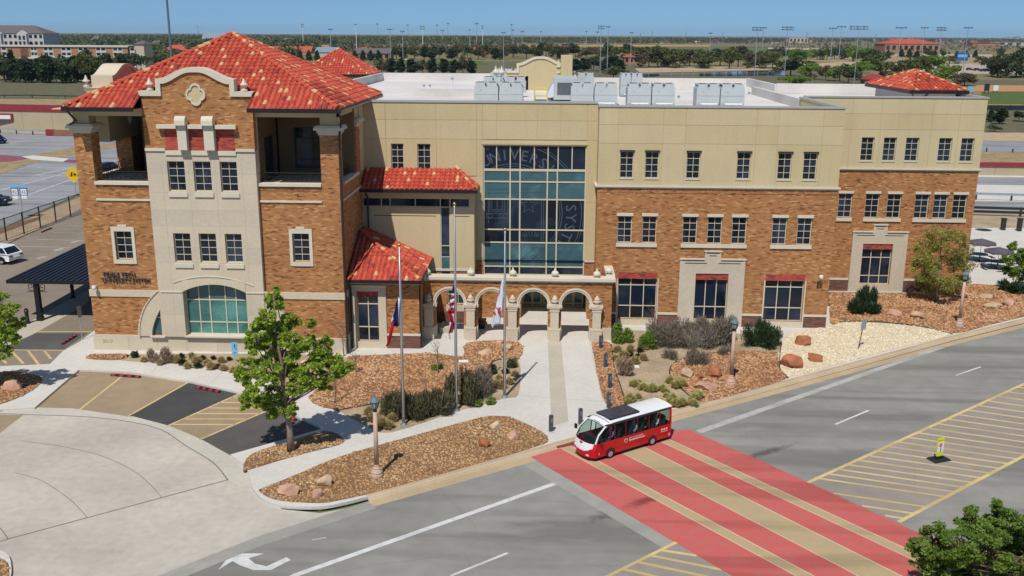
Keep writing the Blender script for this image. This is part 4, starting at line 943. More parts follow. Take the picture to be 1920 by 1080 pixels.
for p, q in ((g2(1515, 905), Vector(g2(1515, 905))+(Vector(g2(1920, 720))-Vector(g2(1515, 905)))*1.6), (g2(1685, 979), Vector(g2(1685, 979))+(Vector(g2(1920, 855))-Vector(g2(1685, 979)))*2)): band('median_line', p, q, .19, M['p_yellow'], .009)
hatch([((1060, 1120), (1268, 1017))], None, [((1235, 1031), (1306, 1042)), ((1217, 1041), (1352, 1068)), ((1192, 1053), (1385, 1094)), ((1164, 1066), (1400, 1120)), ((1135, 1081), (1420, 1150))])

# driveway and parking fan
M['drive'] = plain('driveway_concrete', (.445, .40, .34), .85, .2, var=.16, scale=.17, bump=.05, fine=.25); M['drive2'] = plain('driveway_band_concrete', (.47, .435, .37), .85, .2, var=.07, scale=.3, bump=.05, fine=.2)
ARC = smooth(W([(-330, 800), (-120, 779), (0, 776), (62, 778), (150, 781), (230, 789), (300, 805), (350, 837), (400, 868), (427, 900)]), 4)
sheet('driveway', ARC + W([(478, 928), (530, 955), (600, 962), (690, 946), (480, 1011)]) + [(-14.7, 31.8), (-40, 13.3), (-48, 25), (-40, 45)], .004, M['drive'])
BANDO = smooth(W([(-330, 782), (-120, 768), (0, 765), (62, 764), (137, 766), (212, 772), (250, 781), (312, 797), (375, 823), (430, 853), (470, 886), (482, 930)]), 4)
def resample(p, n):
    p = [Vector(q) for q in p]; L = [0]
    for a, b in zip(p, p[1:]): L.append(L[-1]+(b-a).length)
    out = []; j = 0
    for i in range(n+1):
        t = L[-1]*i/n
        while j < len(p)-2 and L[j+1] < t: j += 1
        out.append(p[j].lerp(p[j+1], (t-L[j])/max(1e-9, L[j+1]-L[j])))
    return out
_a1, _b1 = resample(ARC+[g2(478, 929)], 40), resample(BANDO, 40); mb = MB()
for i in range(40): mb.quad(*[(*q, .008) for q in (_a1[i], _a1[i+1], _b1[i+1], _b1[i])])
mb.build('driveway_band', M['drive2'], kind='structure')
M['joint'] = plain('joint_sealant', (.19, .165, .14), .9, .1)
def jt(px, w_=.05, z=.013, m=None, n=4):
    p = smooth(W(px), n) if len(px) > 2 else W(px); ribbon('paving_joint', p, -w_/2, w_/2, z, m or M['joint'])
ribbon('paving_joint', ARC[4:], -.03, .03, .013, M['joint']); jt([(-200, 1072), (15, 1011), (427, 900)], .06, n=1)
jt([(30, 887), (75, 900), (115, 925), (140, 945), (164, 971)], .03); jt([(40, 827), (120, 838), (190, 855), (245, 880), (280, 907), (303, 933)], .03, m=M['joint']); jt([(0, 990), (8, 1000), (15, 1011)], .04)
st = {'fan': [(148, 693), (240, 697), (355, 715), (240, 781), (137, 766), (65, 764)], 'seal': [(355, 715), (450, 737), (316, 798), (250, 781), (240, 781)], 'hat': [(450, 737), (516, 763), (376, 823), (316, 798)], 'seal2': [(516, 763), (606, 804), (430, 853), (376, 823)]}
for nm, m in (('fan', 'fan'), ('seal', 'seal'), ('hat', 'fan'), ('seal2', 'seal2')): sheet('parking_bay', W(st[nm]), .009, M[m])
for a, b in (((240, 697), (150, 768)), ((355, 716), (238, 782)), ((450, 738), (312, 800)), ((516, 764), (374, 825))): band('bay_line', g2(*a), g2(*b), .13, M['p_yellow'], .014)
for k in range(6):
    y = 745+k*10.2; xl = 450-(y-737)*2.16 + 2; xr = 516-(y-763)*2.33 if y > 763 else 450+(y-737)*2.5; band('bay_hatch', g2(xl, y), g2(xr, y+.5), .13, M['p_yellow'], .014)
sheet('parking_bay', W([(-60, 778), (44, 778), (0, 812), (-120, 850)]), .010, M['fan'])

# car park on the left
sheet('car_park', W([(-40, 645), (-700, 640), (-760, 560), (-300, 470), (0, 465), (190, 372)]) + [(-30, 100), (-29.3, 60), (-29.5, 57.5), g2(95, 700), g2(60, 730), g2(-40, 760), g2(-700, 800)], .002, M['lot'])
sheet('parking_bay', W([(22, 625), (165, 625), (118, 656), (-40, 655)]), .006, M['seal2'])
for a, b in (((36, 622), (172, 622)), ((-30, 656), (119, 657)), ((20, 657), (44, 682)), ((-10, 657), (12, 682)), ((52, 657), (73, 684)), ((82, 657), (96, 673))): band('bay_line', g2(*a), g2(*b), .16, M['p_yellow'], .010)
for k in range(4):
    p = (38+k*30, 462-k*13); band('bay_line', g2(*p), g2(p[0]+95, p[1]+2), .14, M['p_white2'], .006)
    band('bay_letter', g2(70+k*32, 485-k*15), g2(86+k*32, 481-k*15), .5, M['p_white2'], .006)
sheet('walk_strip', W([(-40, 640), (22, 623), (100, 578), (165, 545), (175, 552), (160, 572), (60, 628), (10, 650), (-40, 668)]), .008, M['concrete2'])

# garden pavement: one raised slab, beds laid on it
PZ = .12
left_edge = [(180, 617), (150, 640), (118, 658), (92, 684), (112, 722), (60, 752), (0, 768), (65, 764), (148, 693), (240, 697), (355, 715), (450, 736), (516, 762), (606, 803), (432, 852), (462, 876), (474, 915), (492, 935), (530, 948), (600, 950), (650, 941), (690, 931)]
KL = [tuple(G(*p, 0)[:2]) for p in ((690, 938), (1000, 852), (1265, 777), (1440, 731), (1782, 638), (1920, 604))] + [(60, 86.5), (110, 119)]
slabm('pavement', W(left_edge, PZ) + KL + [(110, 122), (38, 78.6), (33.4, 78), (19, 70), (-12, 70), (-29.2, 68)], -.05, PZ, M['concrete'])
for prof in ([(-.16, .008), (-.06, .06), (.04, .125), (.14, PZ+.025), (.34, PZ+.025), (.345, 0)],):
    mb = MB(); rows_ = [[(*q, z) for q in offset(KL, d)] for d, z in prof]
    for ra, rb in zip(rows_, rows_[1:]):
        for i in range(len(KL)-1): mb.quad(ra[i], ra[i+1], rb[i+1], rb[i])
    mb.build('kerb', M['kerb'], kind='structure')
KP = smooth(W([(690, 931), (650, 941), (600, 950), (530, 948), (492, 935), (472, 912)], PZ), 4); ribbon('kerb', KP, .02, -.22, PZ+.02, M['concrete'], 0)
slabm('kerb_ramp', W([(1033, 832), (1085, 818), (1110, 824), (1045, 840)], .05), .0, .10, plain('tactile_paving_red', (.26, .075, .05), .8, .2))
# slightly darker walk panels and joints
sheet('walk_panel', W([(1027, 640), (1052, 640), (1066, 790), (1034, 800)], PZ), PZ+.004, M['concrete2'])
for px in ([(975, 640), (975, 742)], [(1000, 700), (1030, 800)][:0] or [(1104, 640), (1130, 757)], [(976, 745), (1130, 757)], [(560, 855), (648, 818)], [(790, 812), (735, 800)], [(300, 683), (285, 703)], [(420, 697), (395, 722)]): jt(px, .03, PZ+.006, M['concrete2'], 1)
PAT = W([(1700, 428), (2100, 428), (2100, 575), (1835, 550), (1700, 552)]); sheet('patio', PAT, .05, M['concrete'])

slabm('pavement', W([(94, 682), (114, 722), (60, 753), (0, 769), (-90, 785), (-90, 690), (0, 686), (60, 684)], PZ), -.05, PZ-.006, M['concrete'])
# beds
BEDS = {}
def bed(name, px, z, m, h=.05):
    p = smooth(W(px, z), 3); p = p[:-1] if p[0] == p[-1] else p; slabm(name, p, PZ-.02, z, m); return p
def closed(px): return px + [px[0]]
bA = bed('planting_bed', closed([(243, 664), (430, 663), (640, 668), (645, 690), (575, 735), (500, 712), (460, 706), (400, 690), (320, 681), (228, 675)]), PZ+.03, M['dirt'])
bA2 = bed('gravel_bed', closed([(170, 664), (240, 664), (226, 674), (163, 672)]), PZ+.03, M['soil'])
bB = bed('gravel_bed', closed([(652, 668), (800, 662), (868, 668), (876, 642), (972, 641), (973, 672), (925, 676), (912, 700), (905, 722), (840, 735), (740, 748), (700, 757), (632, 768), (578, 744), (640, 700)]), PZ+.03, M['soil'])
bC = bed('planting_bed', closed([(634, 769), (700, 758), (760, 748), (905, 724), (914, 700), (928, 677), (972, 674), (972, 738), (945, 747), (850, 773), (735, 810), (690, 799)]), PZ+.022, M['dirt'])
bD = bed('gravel_bed', [(484, 918), (560, 888), (640, 855), (770, 818), (900, 783), (935, 780), (962, 784), (1010, 806), (1028, 824), (1000, 838), (840, 885), (690, 926), (640, 936), (600, 942), (530, 938), (496, 928), (484, 918)], PZ+.035, M['soil'])
bE = bed('gravel_bed', [(456, 883), (459, 866), (478, 848), (540, 828), (608, 808), (640, 819), (638, 832), (560, 852), (456, 883)], PZ+.035, M['soil'])
bF = bed('gravel_bed', closed([(1109, 642), (1143, 642), (1150, 680), (1160, 720), (1172, 760), (1148, 768), (1130, 742), (1118, 690)]), PZ+.03, M['soil'])
bG = bed('planting_bed', closed([(1146, 618), (1270, 622), (1440, 628), (1465, 640), (1455, 662), (1350, 660), (1275, 672), (1255, 690), (1262, 715), (1300, 748), (1268, 762), (1178, 766), (1160, 718), (1150, 675)]), PZ+.022, M['dirt'])
bH = bed('gravel_bed', closed([(1458, 660), (1360, 658), (1280, 672), (1257, 692), (1266, 716), (1300, 742), (1315, 754), (1400, 733), (1474, 709), (1462, 690)]), PZ+.04, M['soil'])
bI = bed('gravel_bed', closed([(1478, 625), (1465, 650), (1463, 690), (1480, 706), (1600, 674), (1700, 648), (1786, 626), (1720, 612), (1640, 605), (1580, 604), (1545, 612)]), PZ+.03, M['white_gravel'])
bJ = bed('gravel_bed', closed([(1556, 548), (1700, 550), (1830, 532), (1925, 548), (2080, 560), (1925, 592), (1850, 610), (1790, 624), (1720, 610), (1640, 602), (1582, 602), (1558, 606)]), PZ+.035, M['soil'])
bK = bed('gravel_bed', [(-60, 715), (0, 697), (50, 700), (78, 708), (70, 724), (40, 742), (0, 757), (-60, 772), (-60, 715)], PZ+.03, M['soil'])
bL = bed('gravel_bed', [(-40, 1040), (8, 1050), (16, 1066), (10, 1090), (-40, 1110), (-40, 1040)], PZ+.03, M['soil']); slabm('kerb', smooth(W(closed([(-40, 1030), (10, 1040), (22, 1066), (14, 1095), (-40, 1125)])), 3)[:-1], 0, PZ+.0, M['concrete'])
sheet('sand_strip', W([(1800, 400), (2100, 405), (2100, 436), (1800, 428)]), .02, M['dirt'])
# black edging between gravel and earth
for px in ([(632, 769), (700, 757), (760, 747), (840, 734), (906, 722), (913, 700), (927, 676), (972, 673)], [(1146, 645), (1152, 690), (1163, 722), (1176, 764)], [(1360, 658), (1278, 673), (1256, 692), (1264, 716), (1303, 749)], [(1465, 640), (1462, 690), (1478, 708)], [(1556, 604), (1640, 603), (1720, 611), (1786, 626)]):
    ribbon('bed_edging', smooth(W(px, PZ+.05), 4), -.03, .03, PZ+.07, M['bronze'], PZ)

# loose stones of the gravel beds: real stones, one object per bed
RED = [(.0, (.07, .035, .02)), (.25, (.24, .115, .055)), (.47, (.40, .20, .09)), (.68, (.49, .285, .15)), (.84, (.52, .37, .24)), (.93, (.62, .51, .40)), (1, (.35, .14, .075))]
M['stones_red'] = island('red_gravel_stone', RED, .85, patch=.35); M['stones_tan'] = island('tan_gravel_stone', [(0, (.09, .045, .022)), (.33, (.30, .165, .075)), (.6, (.44, .27, .125)), (.85, (.56, .40, .23)), (1, (.64, .55, .42))], .85, patch=.4)
M['stones_white'] = island('white_gravel_stone', [(0, (.44, .34, .21)), (.4, (.60, .50, .34)), (.8, (.68, .60, .45)), (1, (.72, .67, .56))], .85)
import numpy as np
rng = np.random.default_rng(3)
def inside_poly(P, x, y):
    c = np.zeros(len(x), bool); n = len(P)
    for i in range(n):
        x0, y0 = P[i]; x1, y1 = P[(i+1) % n]
        if y0 == y1: continue
        k = ((y0 > y) != (y1 > y)) & (x < (x1-x0)*(y-y0)/(y1-y0)+x0); c ^= k
    return c
OCT = np.array([(1, 0, 0), (0, 1, 0), (-1, 0, 0), (0, -1, 0), (0, 0, 1), (.5, .5, .55), (-.5, .5, .5), (-.5, -.5, .55), (.5, -.5, .5)], float)
OF = np.array([(0, 1, 5), (1, 2, 6), (2, 3, 7), (3, 0, 8), (0, 5, 8), (1, 6, 5), (2, 7, 6), (3, 8, 7), (5, 6, 4), (6, 7, 4), (7, 8, 4), (8, 5, 4)])
def np_mesh(name, V, Fc, m, kind='stuff', parent=None):
    me = bpy.data.meshes.new(name); n = Fc.shape[1]
    me.vertices.add(len(V)); me.vertices.foreach_set('co', V.astype(np.float32).ravel()); me.loops.add(Fc.size); me.loops.foreach_set('vertex_index', Fc.astype(np.int32).ravel())
    me.polygons.add(len(Fc)); me.polygons.foreach_set('loop_start', np.arange(0, Fc.size, n, dtype=np.int32)); me.materials.append(m); me.update(calc_edges=True)
    o = bpy.data.objects.new(name, me); link(o, parent)
    if kind: o['kind'] = kind
    if parent is not None: KIDS.setdefault(parent.name, []).append(o)
    return o
def stones(poly, dens, z, m, s0=.06, s1=.13):
    P = np.array(poly); lo, hi = P.min(0), P.max(0); n = int(dens*np.prod(hi-lo)); x = rng.uniform(lo[0], hi[0], n); y = rng.uniform(lo[1], hi[1], n)
    k = inside_poly(poly, x, y); x, y = x[k], y[k]; n = len(x)
    s = rng.uniform(s0, s1, n)*rng.uniform(.7, 1.25, n); a = rng.uniform(0, 6.28, n); fl = rng.uniform(.5, .9, n); el = rng.uniform(.6, 1, n)
    V = OCT[None]*rng.uniform(.75, 1.2, (n, 9, 1)); V[:, :, 0] *= 1.0; V[:, :, 1] *= el[:, None]; V[:, :, 2] *= fl[:, None]
    V = V*s[:, None, None]; ti = rng.uniform(-.5, .5, (n, 1)); V[:, :, 2] += V[:, :, 0]*ti
    c, sn = np.cos(a)[:, None], np.sin(a)[:, None]; X = V[:, :, 0]*c-V[:, :, 1]*sn+x[:, None]; Yy = V[:, :, 0]*sn+V[:, :, 1]*c+y[:, None]; Z = V[:, :, 2]+z-.01
    np_mesh('gravel', np.stack([X, Yy, Z], -1).reshape(-1, 3), (OF[None]+(np.arange(n)*9)[:, None, None]).reshape(-1, 3), m)
for p, d, z, m, a, b in ((bA2, 70, PZ+.03, 'stones_red', .05, .11), (bB, 62, PZ+.03, 'stones_red', .055, .125), (bD, 100, PZ+.035, 'stones_tan', .04, .085), (bE, 100, PZ+.035, 'stones_tan', .04, .085), (bF, 62, PZ+.03, 'stones_red', .055, .12), (bH, 62, PZ+.04, 'stones_red', .055, .12), (bI, 55, PZ+.03, 'stones_white', .05, .10), (bJ, 40, PZ+.035, 'stones_red', .07, .14), (bK, 80, PZ+.03, 'stones_red', .05, .1), (bL, 100, PZ+.03, 'stones_tan', .05, .09)):
    stones(p, d, z, M[m], a, b)
# ------------------------------------------------------------------ vegetation
def leafm(name, d, m, l, tr=.3, patch=1.3): return island(name, [(0, d), (.5, m), (1, l)], .6, tr, .3, patch=patch)
M['leaf_bright'] = leafm('bright_green_leaves', (.16, .235, .02), (.30, .41, .045), (.46, .56, .10), .5, .9)
M['leaf_mid'] = leafm('mid_green_leaves', (.075, .14, .02), (.19, .29, .045), (.37, .48, .10), .5, 1.1)
M['leaf_willow'] = leafm('olive_leaves', (.165, .18, .035), (.30, .30, .06), (.43, .41, .11), .35, .8)
M['leaf_dark'] = leafm('dark_evergreen_leaves', (.012, .026, .010), (.026, .05, .018), (.06, .09, .03), .15, 1.6)
M['leaf_grey'] = leafm('grey_green_leaves', (.04, .045, .02), (.08, .085, .04), (.14, .14, .07), .15, 1.6)
M['twig'] = leafm('grey_brown_twigs', (.10, .085, .065), (.19, .16, .125), (.30, .255, .20), .0, 1.2)
M['twig_dark'] = leafm('dark_twigs', (.045, .04, .022), (.09, .082, .042), (.16, .15, .075), .0, 1.6)
M['grass_gold'] = leafm('golden_grass', (.38, .29, .12), (.54, .44, .21), (.66, .56, .33), .45, 1.5)
M['grass_green'] = leafm('yellow_green_grass', (.36, .34, .12), (.58, .53, .22), (.74, .66, .36), .5, 1.2)
M['brush_pink'] = leafm('dry_pinkish_brush', (.20, .13, .09), (.31, .215, .15), (.42, .32, .24), .1, 1.5)
def quads_np(C, size, rs, stretch=1.0, upbias=0.0, droop=None):
    """leaf-sized faces at points C, turned at random"""
    n = len(C); a = rs.normal(size=(n, 3)); a[:, 2] += upbias; a /= np.linalg.norm(a, axis=1)[:, None]
    r = rs.normal(size=(n, 3)); b = np.cross(a, r); b /= np.linalg.norm(b, axis=1)[:, None]; c = np.cross(a, b)
    s = (size*rs.uniform(.6, 1.35, n))[:, None]
    V = np.stack([C-b*s*stretch, C+c*s*.55, C+b*s*stretch, C-c*s*.55], 1); return V
def blades_np(C, foot, size, rs, stretch):
    n = len(C); b = C-foot; b /= np.linalg.norm(b, axis=1)[:, None]+1e-6; b = b+rs.normal(size=(n, 3))*.35; b /= np.linalg.norm(b, axis=1)[:, None]
    r = rs.normal(size=(n, 3)); c = np.cross(b, r); c /= np.linalg.norm(c, axis=1)[:, None]; s = (size*rs.uniform(.5, 1.4, n))[:, None]
    return np.stack([C-b*s*stretch, C+c*s*.28, C+b*s*stretch, C-c*s*.28], 1)
def leaf_mesh(name, V, m, kind=None, parent=None):
    n = len(V); return np_mesh(name, V.reshape(-1, 3), (np.arange(4)[None]+(np.arange(n)*4)[:, None]), m, kind, parent)
def ball(n, c, r, rs, shell=.35):
    d = rs.normal(size=(n, 3)); d /= np.linalg.norm(d, axis=1)[:, None]; q = rs.uniform(shell, 1, n)**.6; return np.array(c)+d*q[:, None]*np.array(r)
def limb(mb, p, q, r0, r1, bend=.12, n=5, seg=4):
    p, q = Vector(p), Vector(q); L = (q-p).length; pts = []
    o = Vector((U(-1, 1), U(-1, 1), U(-.3, .6)))*bend*L
    for i in range(seg+1):
        t = i/seg; pts.append(p.lerp(q, t)+o*math.sin(math.pi*t)*.6)
    mb.tube(pts, [r0+(r1-r0)*i/seg for i in range(seg+1)], n)
    return pts
def tree(name, label, cat, base, clumps, per, leaf, m, bark, r0=.16, fork=.35, trunk_top=None, seed=1, group=None, sub=10):
    """clumps: (x, y, z, rx, rz); every clump gets a limb, twigs and many leaf-sized faces"""
    rs = np.random.default_rng(seed); random.seed(seed)
    t = thing(name, label, cat, base, 0, group); b = Vector(base); mb = MB()
    top = Vector(trunk_top) if trunk_top else b+Vector((0, 0, max(c[2] for c in clumps)*.8))
    k = 7; spine = [b.lerp(top, i/k)+Vector((U(-.06, .06), U(-.06, .06), 0))*(1 if 0 < i else 0) for i in range(k+1)]; spine[0] = b-Vector((0, 0, .05))
    mb.tube([p-b for p in spine], [r0*1.35]+[r0*(1-.85*i/k) for i in range(1, k+1)], 8)
    V = []
    for (x, y, z, rx, rz) in clumps:
        c = Vector((x, y, z)); f = max(fork, min(.9, (z-b.z)/(top.z-b.z)-.28)); i = f*k; i0 = int(i); s = spine[i0].lerp(spine[min(k, i0+1)], i-i0)
        limb(mb, s-b, c-b, r0*.38*(1-f*.5), .02)
        tot = int(per*(rx*rx*rz)**.62*5.5)
        subs = ball(sub, (x, y, z), (rx*.95, rx*.95, rz*.95), rs, .35)
        for q in subs:
            limb(mb, c-b, Vector(q)-b, .02, .006, .1, 4, 2)
            V.append(quads_np(ball(tot//sub, q, (rx*.42*(10/sub)**.4, rx*.42*(10/sub)**.4, rz*.30*(10/sub)**.4), rs, .05), leaf, rs, 1.1, .6))
    mb.build('trunk', bark, t, smooth=True)
    o = leaf_mesh('crown', np.concatenate(V), m, None, t); o.location = -b
    return t
def pxc(px, py, rpx, Y, dy=0.0, ry=None):   # a clump seen at that place, at distance Y + dy
    p = PY(px, py, Y+dy); s = (Y+dy)/F_PX*1.03; return (p.x, p.y, p.z, rpx*s, (ry or rpx)*s)
# the young maple in front of the tower
b0 = G(546, 846, PZ); Y0 = b0.y
cl = [(514, 560, 18, .1, 26), (500, 600, 24, -.3, 24), (522, 615, 26, .4, 26), (548, 600, 18, .2, 12), (585, 605, 10, .3, 10), (480, 640, 24, -.5, 24), (515, 655, 30, .5, 26), (545, 650, 28, -.5, 26), (590, 655, 26, .8, 24), (608, 648, 16, .6, 20), (470, 690, 26, .4, 22), (500, 700, 26, -.7, 24), (540, 700, 32, .7, 26), (585, 700, 30, -.4, 22), (625, 695, 30, .3, 20), (648, 690, 16, .1, 14), (478, 740, 26, -.3, 20), (520, 745, 30, .4, 22), (555, 725, 24, -.9, 18), (460, 755, 14, .1, 12), (505, 772, 20, .3, 12), (540, 768, 18, -.2, 14), (602, 722, 22, .6, 12), (455, 715, 16, 0, 14)]
tree('maple_tree', 'young bright green maple on the gravel island in front of the corner tower', 'tree', b0, [pxc(x, y, r*1.08, Y0, d, rz*1.1) for x, y, r, d, rz in cl], 430, .095, M['leaf_bright'], M['bark_light'], .17, .3, PY(512, 550, Y0), 11, sub=15)
# crown reaching in at the lower right
b1 = Vector((18.2, 31.0, -.0))
cl = [(1785, 1020, 44, -.4), (1750, 1012, 30, .3), (1727, 1030, 26, 0), (1735, 1055, 26, .2), (1715, 1018, 12, 0), (1830, 985, 36, .2), (1868, 965, 26, .5), (1870, 948, 14, .1), (1900, 985, 34, -.3), (1930, 1000, 40, .4), (1850, 1030, 48, -.6), (1910, 1050, 54, .3), (1800, 1065, 46, .5), (1760, 1080, 40, -.2), (1960, 1060, 60, 0), (1840, 1090, 60, .3), (1900, 1120, 60, -.4), (1980, 980, 40, .3), (1770, 1130, 40, .2), (1760, 1045, 26, .5), (1890, 1015, 40, .7), (2020, 1050, 60, -.5)]
tree('street_tree', 'dense dark green street tree at the lower right corner by the crossing', 'tree', b1, [pxc(x, y, r*1.0, 31.5, d) for x, y, r, d in cl], 850, .06, M['leaf_mid'], M['wood'], .17, .35, (18.4, 31.4, 4.2), 21, sub=22)
# the tree at the left edge
b2 = G(-55, 735, PZ)
cl = [(5, 565, 18, .1), (20, 580, 16, -.3), (-20, 590, 30, .3), (0, 615, 24, -.4), (22, 608, 14, .4), (35, 605, 14, .2), (12, 640, 22, .1), (30, 632, 14, -.3), (-20, 640, 36, .5), (5, 660, 16, -.2), (-50, 600, 40, 0), (-60, 660, 44, .4), (-90, 620, 40, -.3)]
tree('parking_lot_tree', 'green broadleaf tree reaching in from the left edge over the car park', 'tree', b2, [pxc(x, y, r, b2.y, d) for x, y, r, d in cl], 260, .10, M['leaf_bright'], M['bark_light'], .15, .3, PY(-35, 570, b2.y), 31)
# fine-leaved olive tree before the right wing
b3 = G(1757, 566, PZ)
cl = [(1765, 440, 26, 0, 22), (1735, 460, 26, .5, 26), (1795, 455, 24, -.5, 26), (1765, 480, 34, .8, 30), (1730, 500, 24, -.5, 28), (1800, 495, 26, .4, 30), (1765, 515, 34, -.8, 26), (1740, 530, 24, .4, 20), (1790, 528, 26, .2, 22), (1722, 485, 16, 0, 22), (1815, 470, 12, .2, 20), (1762, 540, 26, .3, 14)]
tree('olive_leaved_tree', 'wispy olive-green tree with fine leaves in front of the right wing', 'tree', b3, [pxc(x, y, r, b3.y, d, rz) for x, y, r, d, rz in cl], 210, .065, M['leaf_willow'], M['bark_light'], .13, .2, PY(1765, 440, b3.y), 41)
b4 = G(1912, 545, .05)
cl = [(1905, 465, 16, .2), (1890, 487, 14, -.4), (1915, 480, 18, .4), (1905, 500, 22, 0), (1930, 495, 20, .5), (1890, 508, 10, .1), (1915, 518, 14, -.3), (1940, 475, 18, 0)]
tree('patio_tree', 'small round green tree beside the patio tables at the right edge', 'tree', b4, [pxc(x, y, r, b4.y, d) for x, y, r, d in cl], 170, .12, M['leaf_mid'], M['bark_light'], .1, .4, PY(1908, 470, b4.y), 51)
# leafless saplings
def sapling(label, px, py, hpx, wpx, seed, m=None, multi=1):
    random.seed(seed); b = G(px, py, PZ); h = (PY(px, py-hpx, b.y)-b).z; wd = wpx/F_PX*b.y
    t = thing('bare_sapling', label, 'sapling', b, 0, 'leafless saplings in the planting beds'); mb = MB(); cr = MB()
    for j in range(multi):
        tp = Vector((U(-.3, .3)*wd*(multi > 1), U(-.2, .2), h*U(.8, 1))); pts = limb(mb, (0, 0, -.03), tp, .045, .014, .08, 5, 6)
        for k in range(14):
            i = U(.28, .97)*6; s = pts[int(i)].lerp(pts[min(6, int(i)+1)], i % 1); e = s+Vector((U(-.5, .5)*wd, U(-.5, .5)*wd, U(.1, .38)*h)); e.z = min(e.z, h*1.02)
            q = limb(cr, s, e, .013, .005, .15, 3, 3)
            for _ in range(3): i2 = q[1+int(U(0, 2))]; limb(cr, i2, i2+Vector((U(-.25, .25)*wd, U(-.25, .25)*wd, U(.05, .2)*h)), .006, .003, .1, 3, 2)
    mb.build('stem', m or M['bark_light'], t, smooth=True); cr.build('twigs', m or M['twig'], t)
sapling('bare sapling in front of the low tiled-roof room', 645, 668, 62, 40, 1); sapling('bare sapling on red gravel left of the middle flagpole', 822, 702, 62, 40, 2)
sapling('dark crooked leafless sapling beside the shrubs right of the arcade', 1222, 640, 66, 44, 3, M['wood']); sapling('pale leafless sapling rising from twiggy bush by the lamp', 1302, 680, 62, 50, 4, multi=4)
sapling('thin bare sapling with small stake left of the flagpoles', 627, 757, 60, 18, 5); sapling('bare sapling behind the maple near the tower corner', 668, 700, 40, 30, 6)
# shrubs
def shrub(name, label, px, py, wpx, hpx, m, n=900, leaf=.07, seed=0, group=None, dpx=None, st=1.6, core=None):
    rs = np.random.default_rng(seed+500); b = G(px, py, PZ); s = b.y/F_PX; rx = wpx*s/2; h = hpx*s*1.1; ry = (dpx or wpx*.8)*s/2
    t = thing(name, label, 'shrub', b, 0, group); V = []
    k = max(4, int(wpx/7)); cs = np.stack([rs.uniform(-1, 1, k)*rx*.75, rs.uniform(-1, 1, k)*ry*.75, rs.uniform(.2, .62, k)*h], 1)
    for c in cs:
        n_ = int(n*1.8)//k; q_ = ball(n_, c, (rx*.36+.1, ry*.36+.1, h*.42), rs, .1); V.append(quads_np(q_, leaf, rs, st, 0) if name == 'leafy_shrub' else blades_np(q_, np.array([c[0]*.6, c[1]*.6, -h*.3]), leaf, rs, st*1.5))
    # twigs that fan out from the foot
    q = rs.integers(0, k, n//3); tt = rs.uniform(.15, 1.1, n//3)[:, None]; V.append(quads_np(cs[q]*tt+rs.normal(size=(n//3, 3))*.06, leaf*.8, rs, st, 0))
    V = np.concatenate(V); V[:, :, 2] = np.maximum(V[:, :, 2], .01)
    leaf_mesh('foliage', V, m, None, t)
    mb = MB(); random.seed(seed)
    for c in cs[:12]: limb(mb, (U(-.1, .1), U(-.1, .1), -.02), tuple(c), .018, .006, .1, 4, 3)
    mb.build('stems', core or M['wood'], t); return t
gB = 'shrubs along the flagpole bed'
shrub('evergreen_shrub', 'dark spiky shrub at the foot of the left flagpole', 742, 783, 54, 54, M['twig_dark'], 1700, .07, 1, gB); shrub('evergreen_shrub', 'dark spiky shrub just right of the left flagpole', 785, 784, 66, 56, M['twig_dark'], 2000, .07, 2, gB)
shrub('evergreen_shrub', 'dark spiky shrub between the left and middle flagpoles', 824, 777, 58, 52, M['twig_dark'], 1700, .07, 3, gB); shrub('evergreen_shrub', 'tall dark shrub at the foot of the middle flagpole', 866, 760, 62, 70, M['twig_dark'], 2200, .075, 4, gB); shrub('evergreen_shrub', 'brownish shrub right of the middle flagpole', 896, 744, 50, 60, M['twig'], 1700, .07, 5, gB)
shrub('leafy_shrub', 'low bright green plant right of the middle flagpole', 898, 762, 22, 16, M['leaf_mid'], 350, .06, 6, gB); shrub('leafy_shrub', 'low green plant nearest the sidewalk right of the middle flagpole', 922, 757, 20, 14, M['leaf_mid'], 300, .06, 7, gB)
gR = 'shrubs along the wall right of the arcade'
shrub('leafy_shrub', 'green shrub against the wall right beside the arcade', 1166, 642, 40, 36, M['leaf_mid'], 1100, .075, 8, gR); shrub('leafy_shrub', 'green shrub under the bare sapling right of the arcade', 1208, 652, 40, 34, M['leaf_mid'], 1100, .075, 9, gR)
for i, (x, y, w_, h_, lab) in enumerate(((1252, 643, 56, 38, 'first grey twiggy hedge shrub from the arcade'), (1292, 645, 60, 40, 'second grey twiggy hedge shrub from the arcade'), (1332, 644, 56, 42, 'third grey twiggy hedge shrub from the arcade'), (1362, 640, 44, 38, 'fourth grey twiggy hedge shrub, just left of the lamp post'))): shrub('hedge_shrub', lab+' along the brick wall', x, y+4, w_*1.35, h_*1.3, M['twig'], 3000, .07, 10+i, gR, core=M['bark_light'])
shrub('evergreen_shrub', 'rounded dark green shrub right of the lamp post by the wall', 1418, 650, 66, 52, M['leaf_dark'], 2200, .07, 15, gR); shrub('evergreen_shrub', 'dark green shrub beside the white gravel bed', 1446, 648, 54, 46, M['leaf_dark'], 1600, .07, 16, gR)
shrub('twiggy_bush', 'low grey bare bush among red gravel left of the lamp post', 1305, 682, 50, 34, M['twig'], 700, .05, 17, gR, st=2.5); shrub('twiggy_bush', 'faded pinkish dry bush beside the gravel strip of bollards', 1170, 705, 34, 36, M['brush_pink'], 800, .06, 18, gR); shrub('twiggy_bush', 'flat grey bare bush on the pale dirt', 1262, 672, 40, 18, M['twig'], 350, .05, 19, gR, st=2.5); shrub('twiggy_bush', 'low grey bush on red gravel behind the lamp post', 1362, 664, 40, 20, M['twig'], 500, .05, 20, gR)
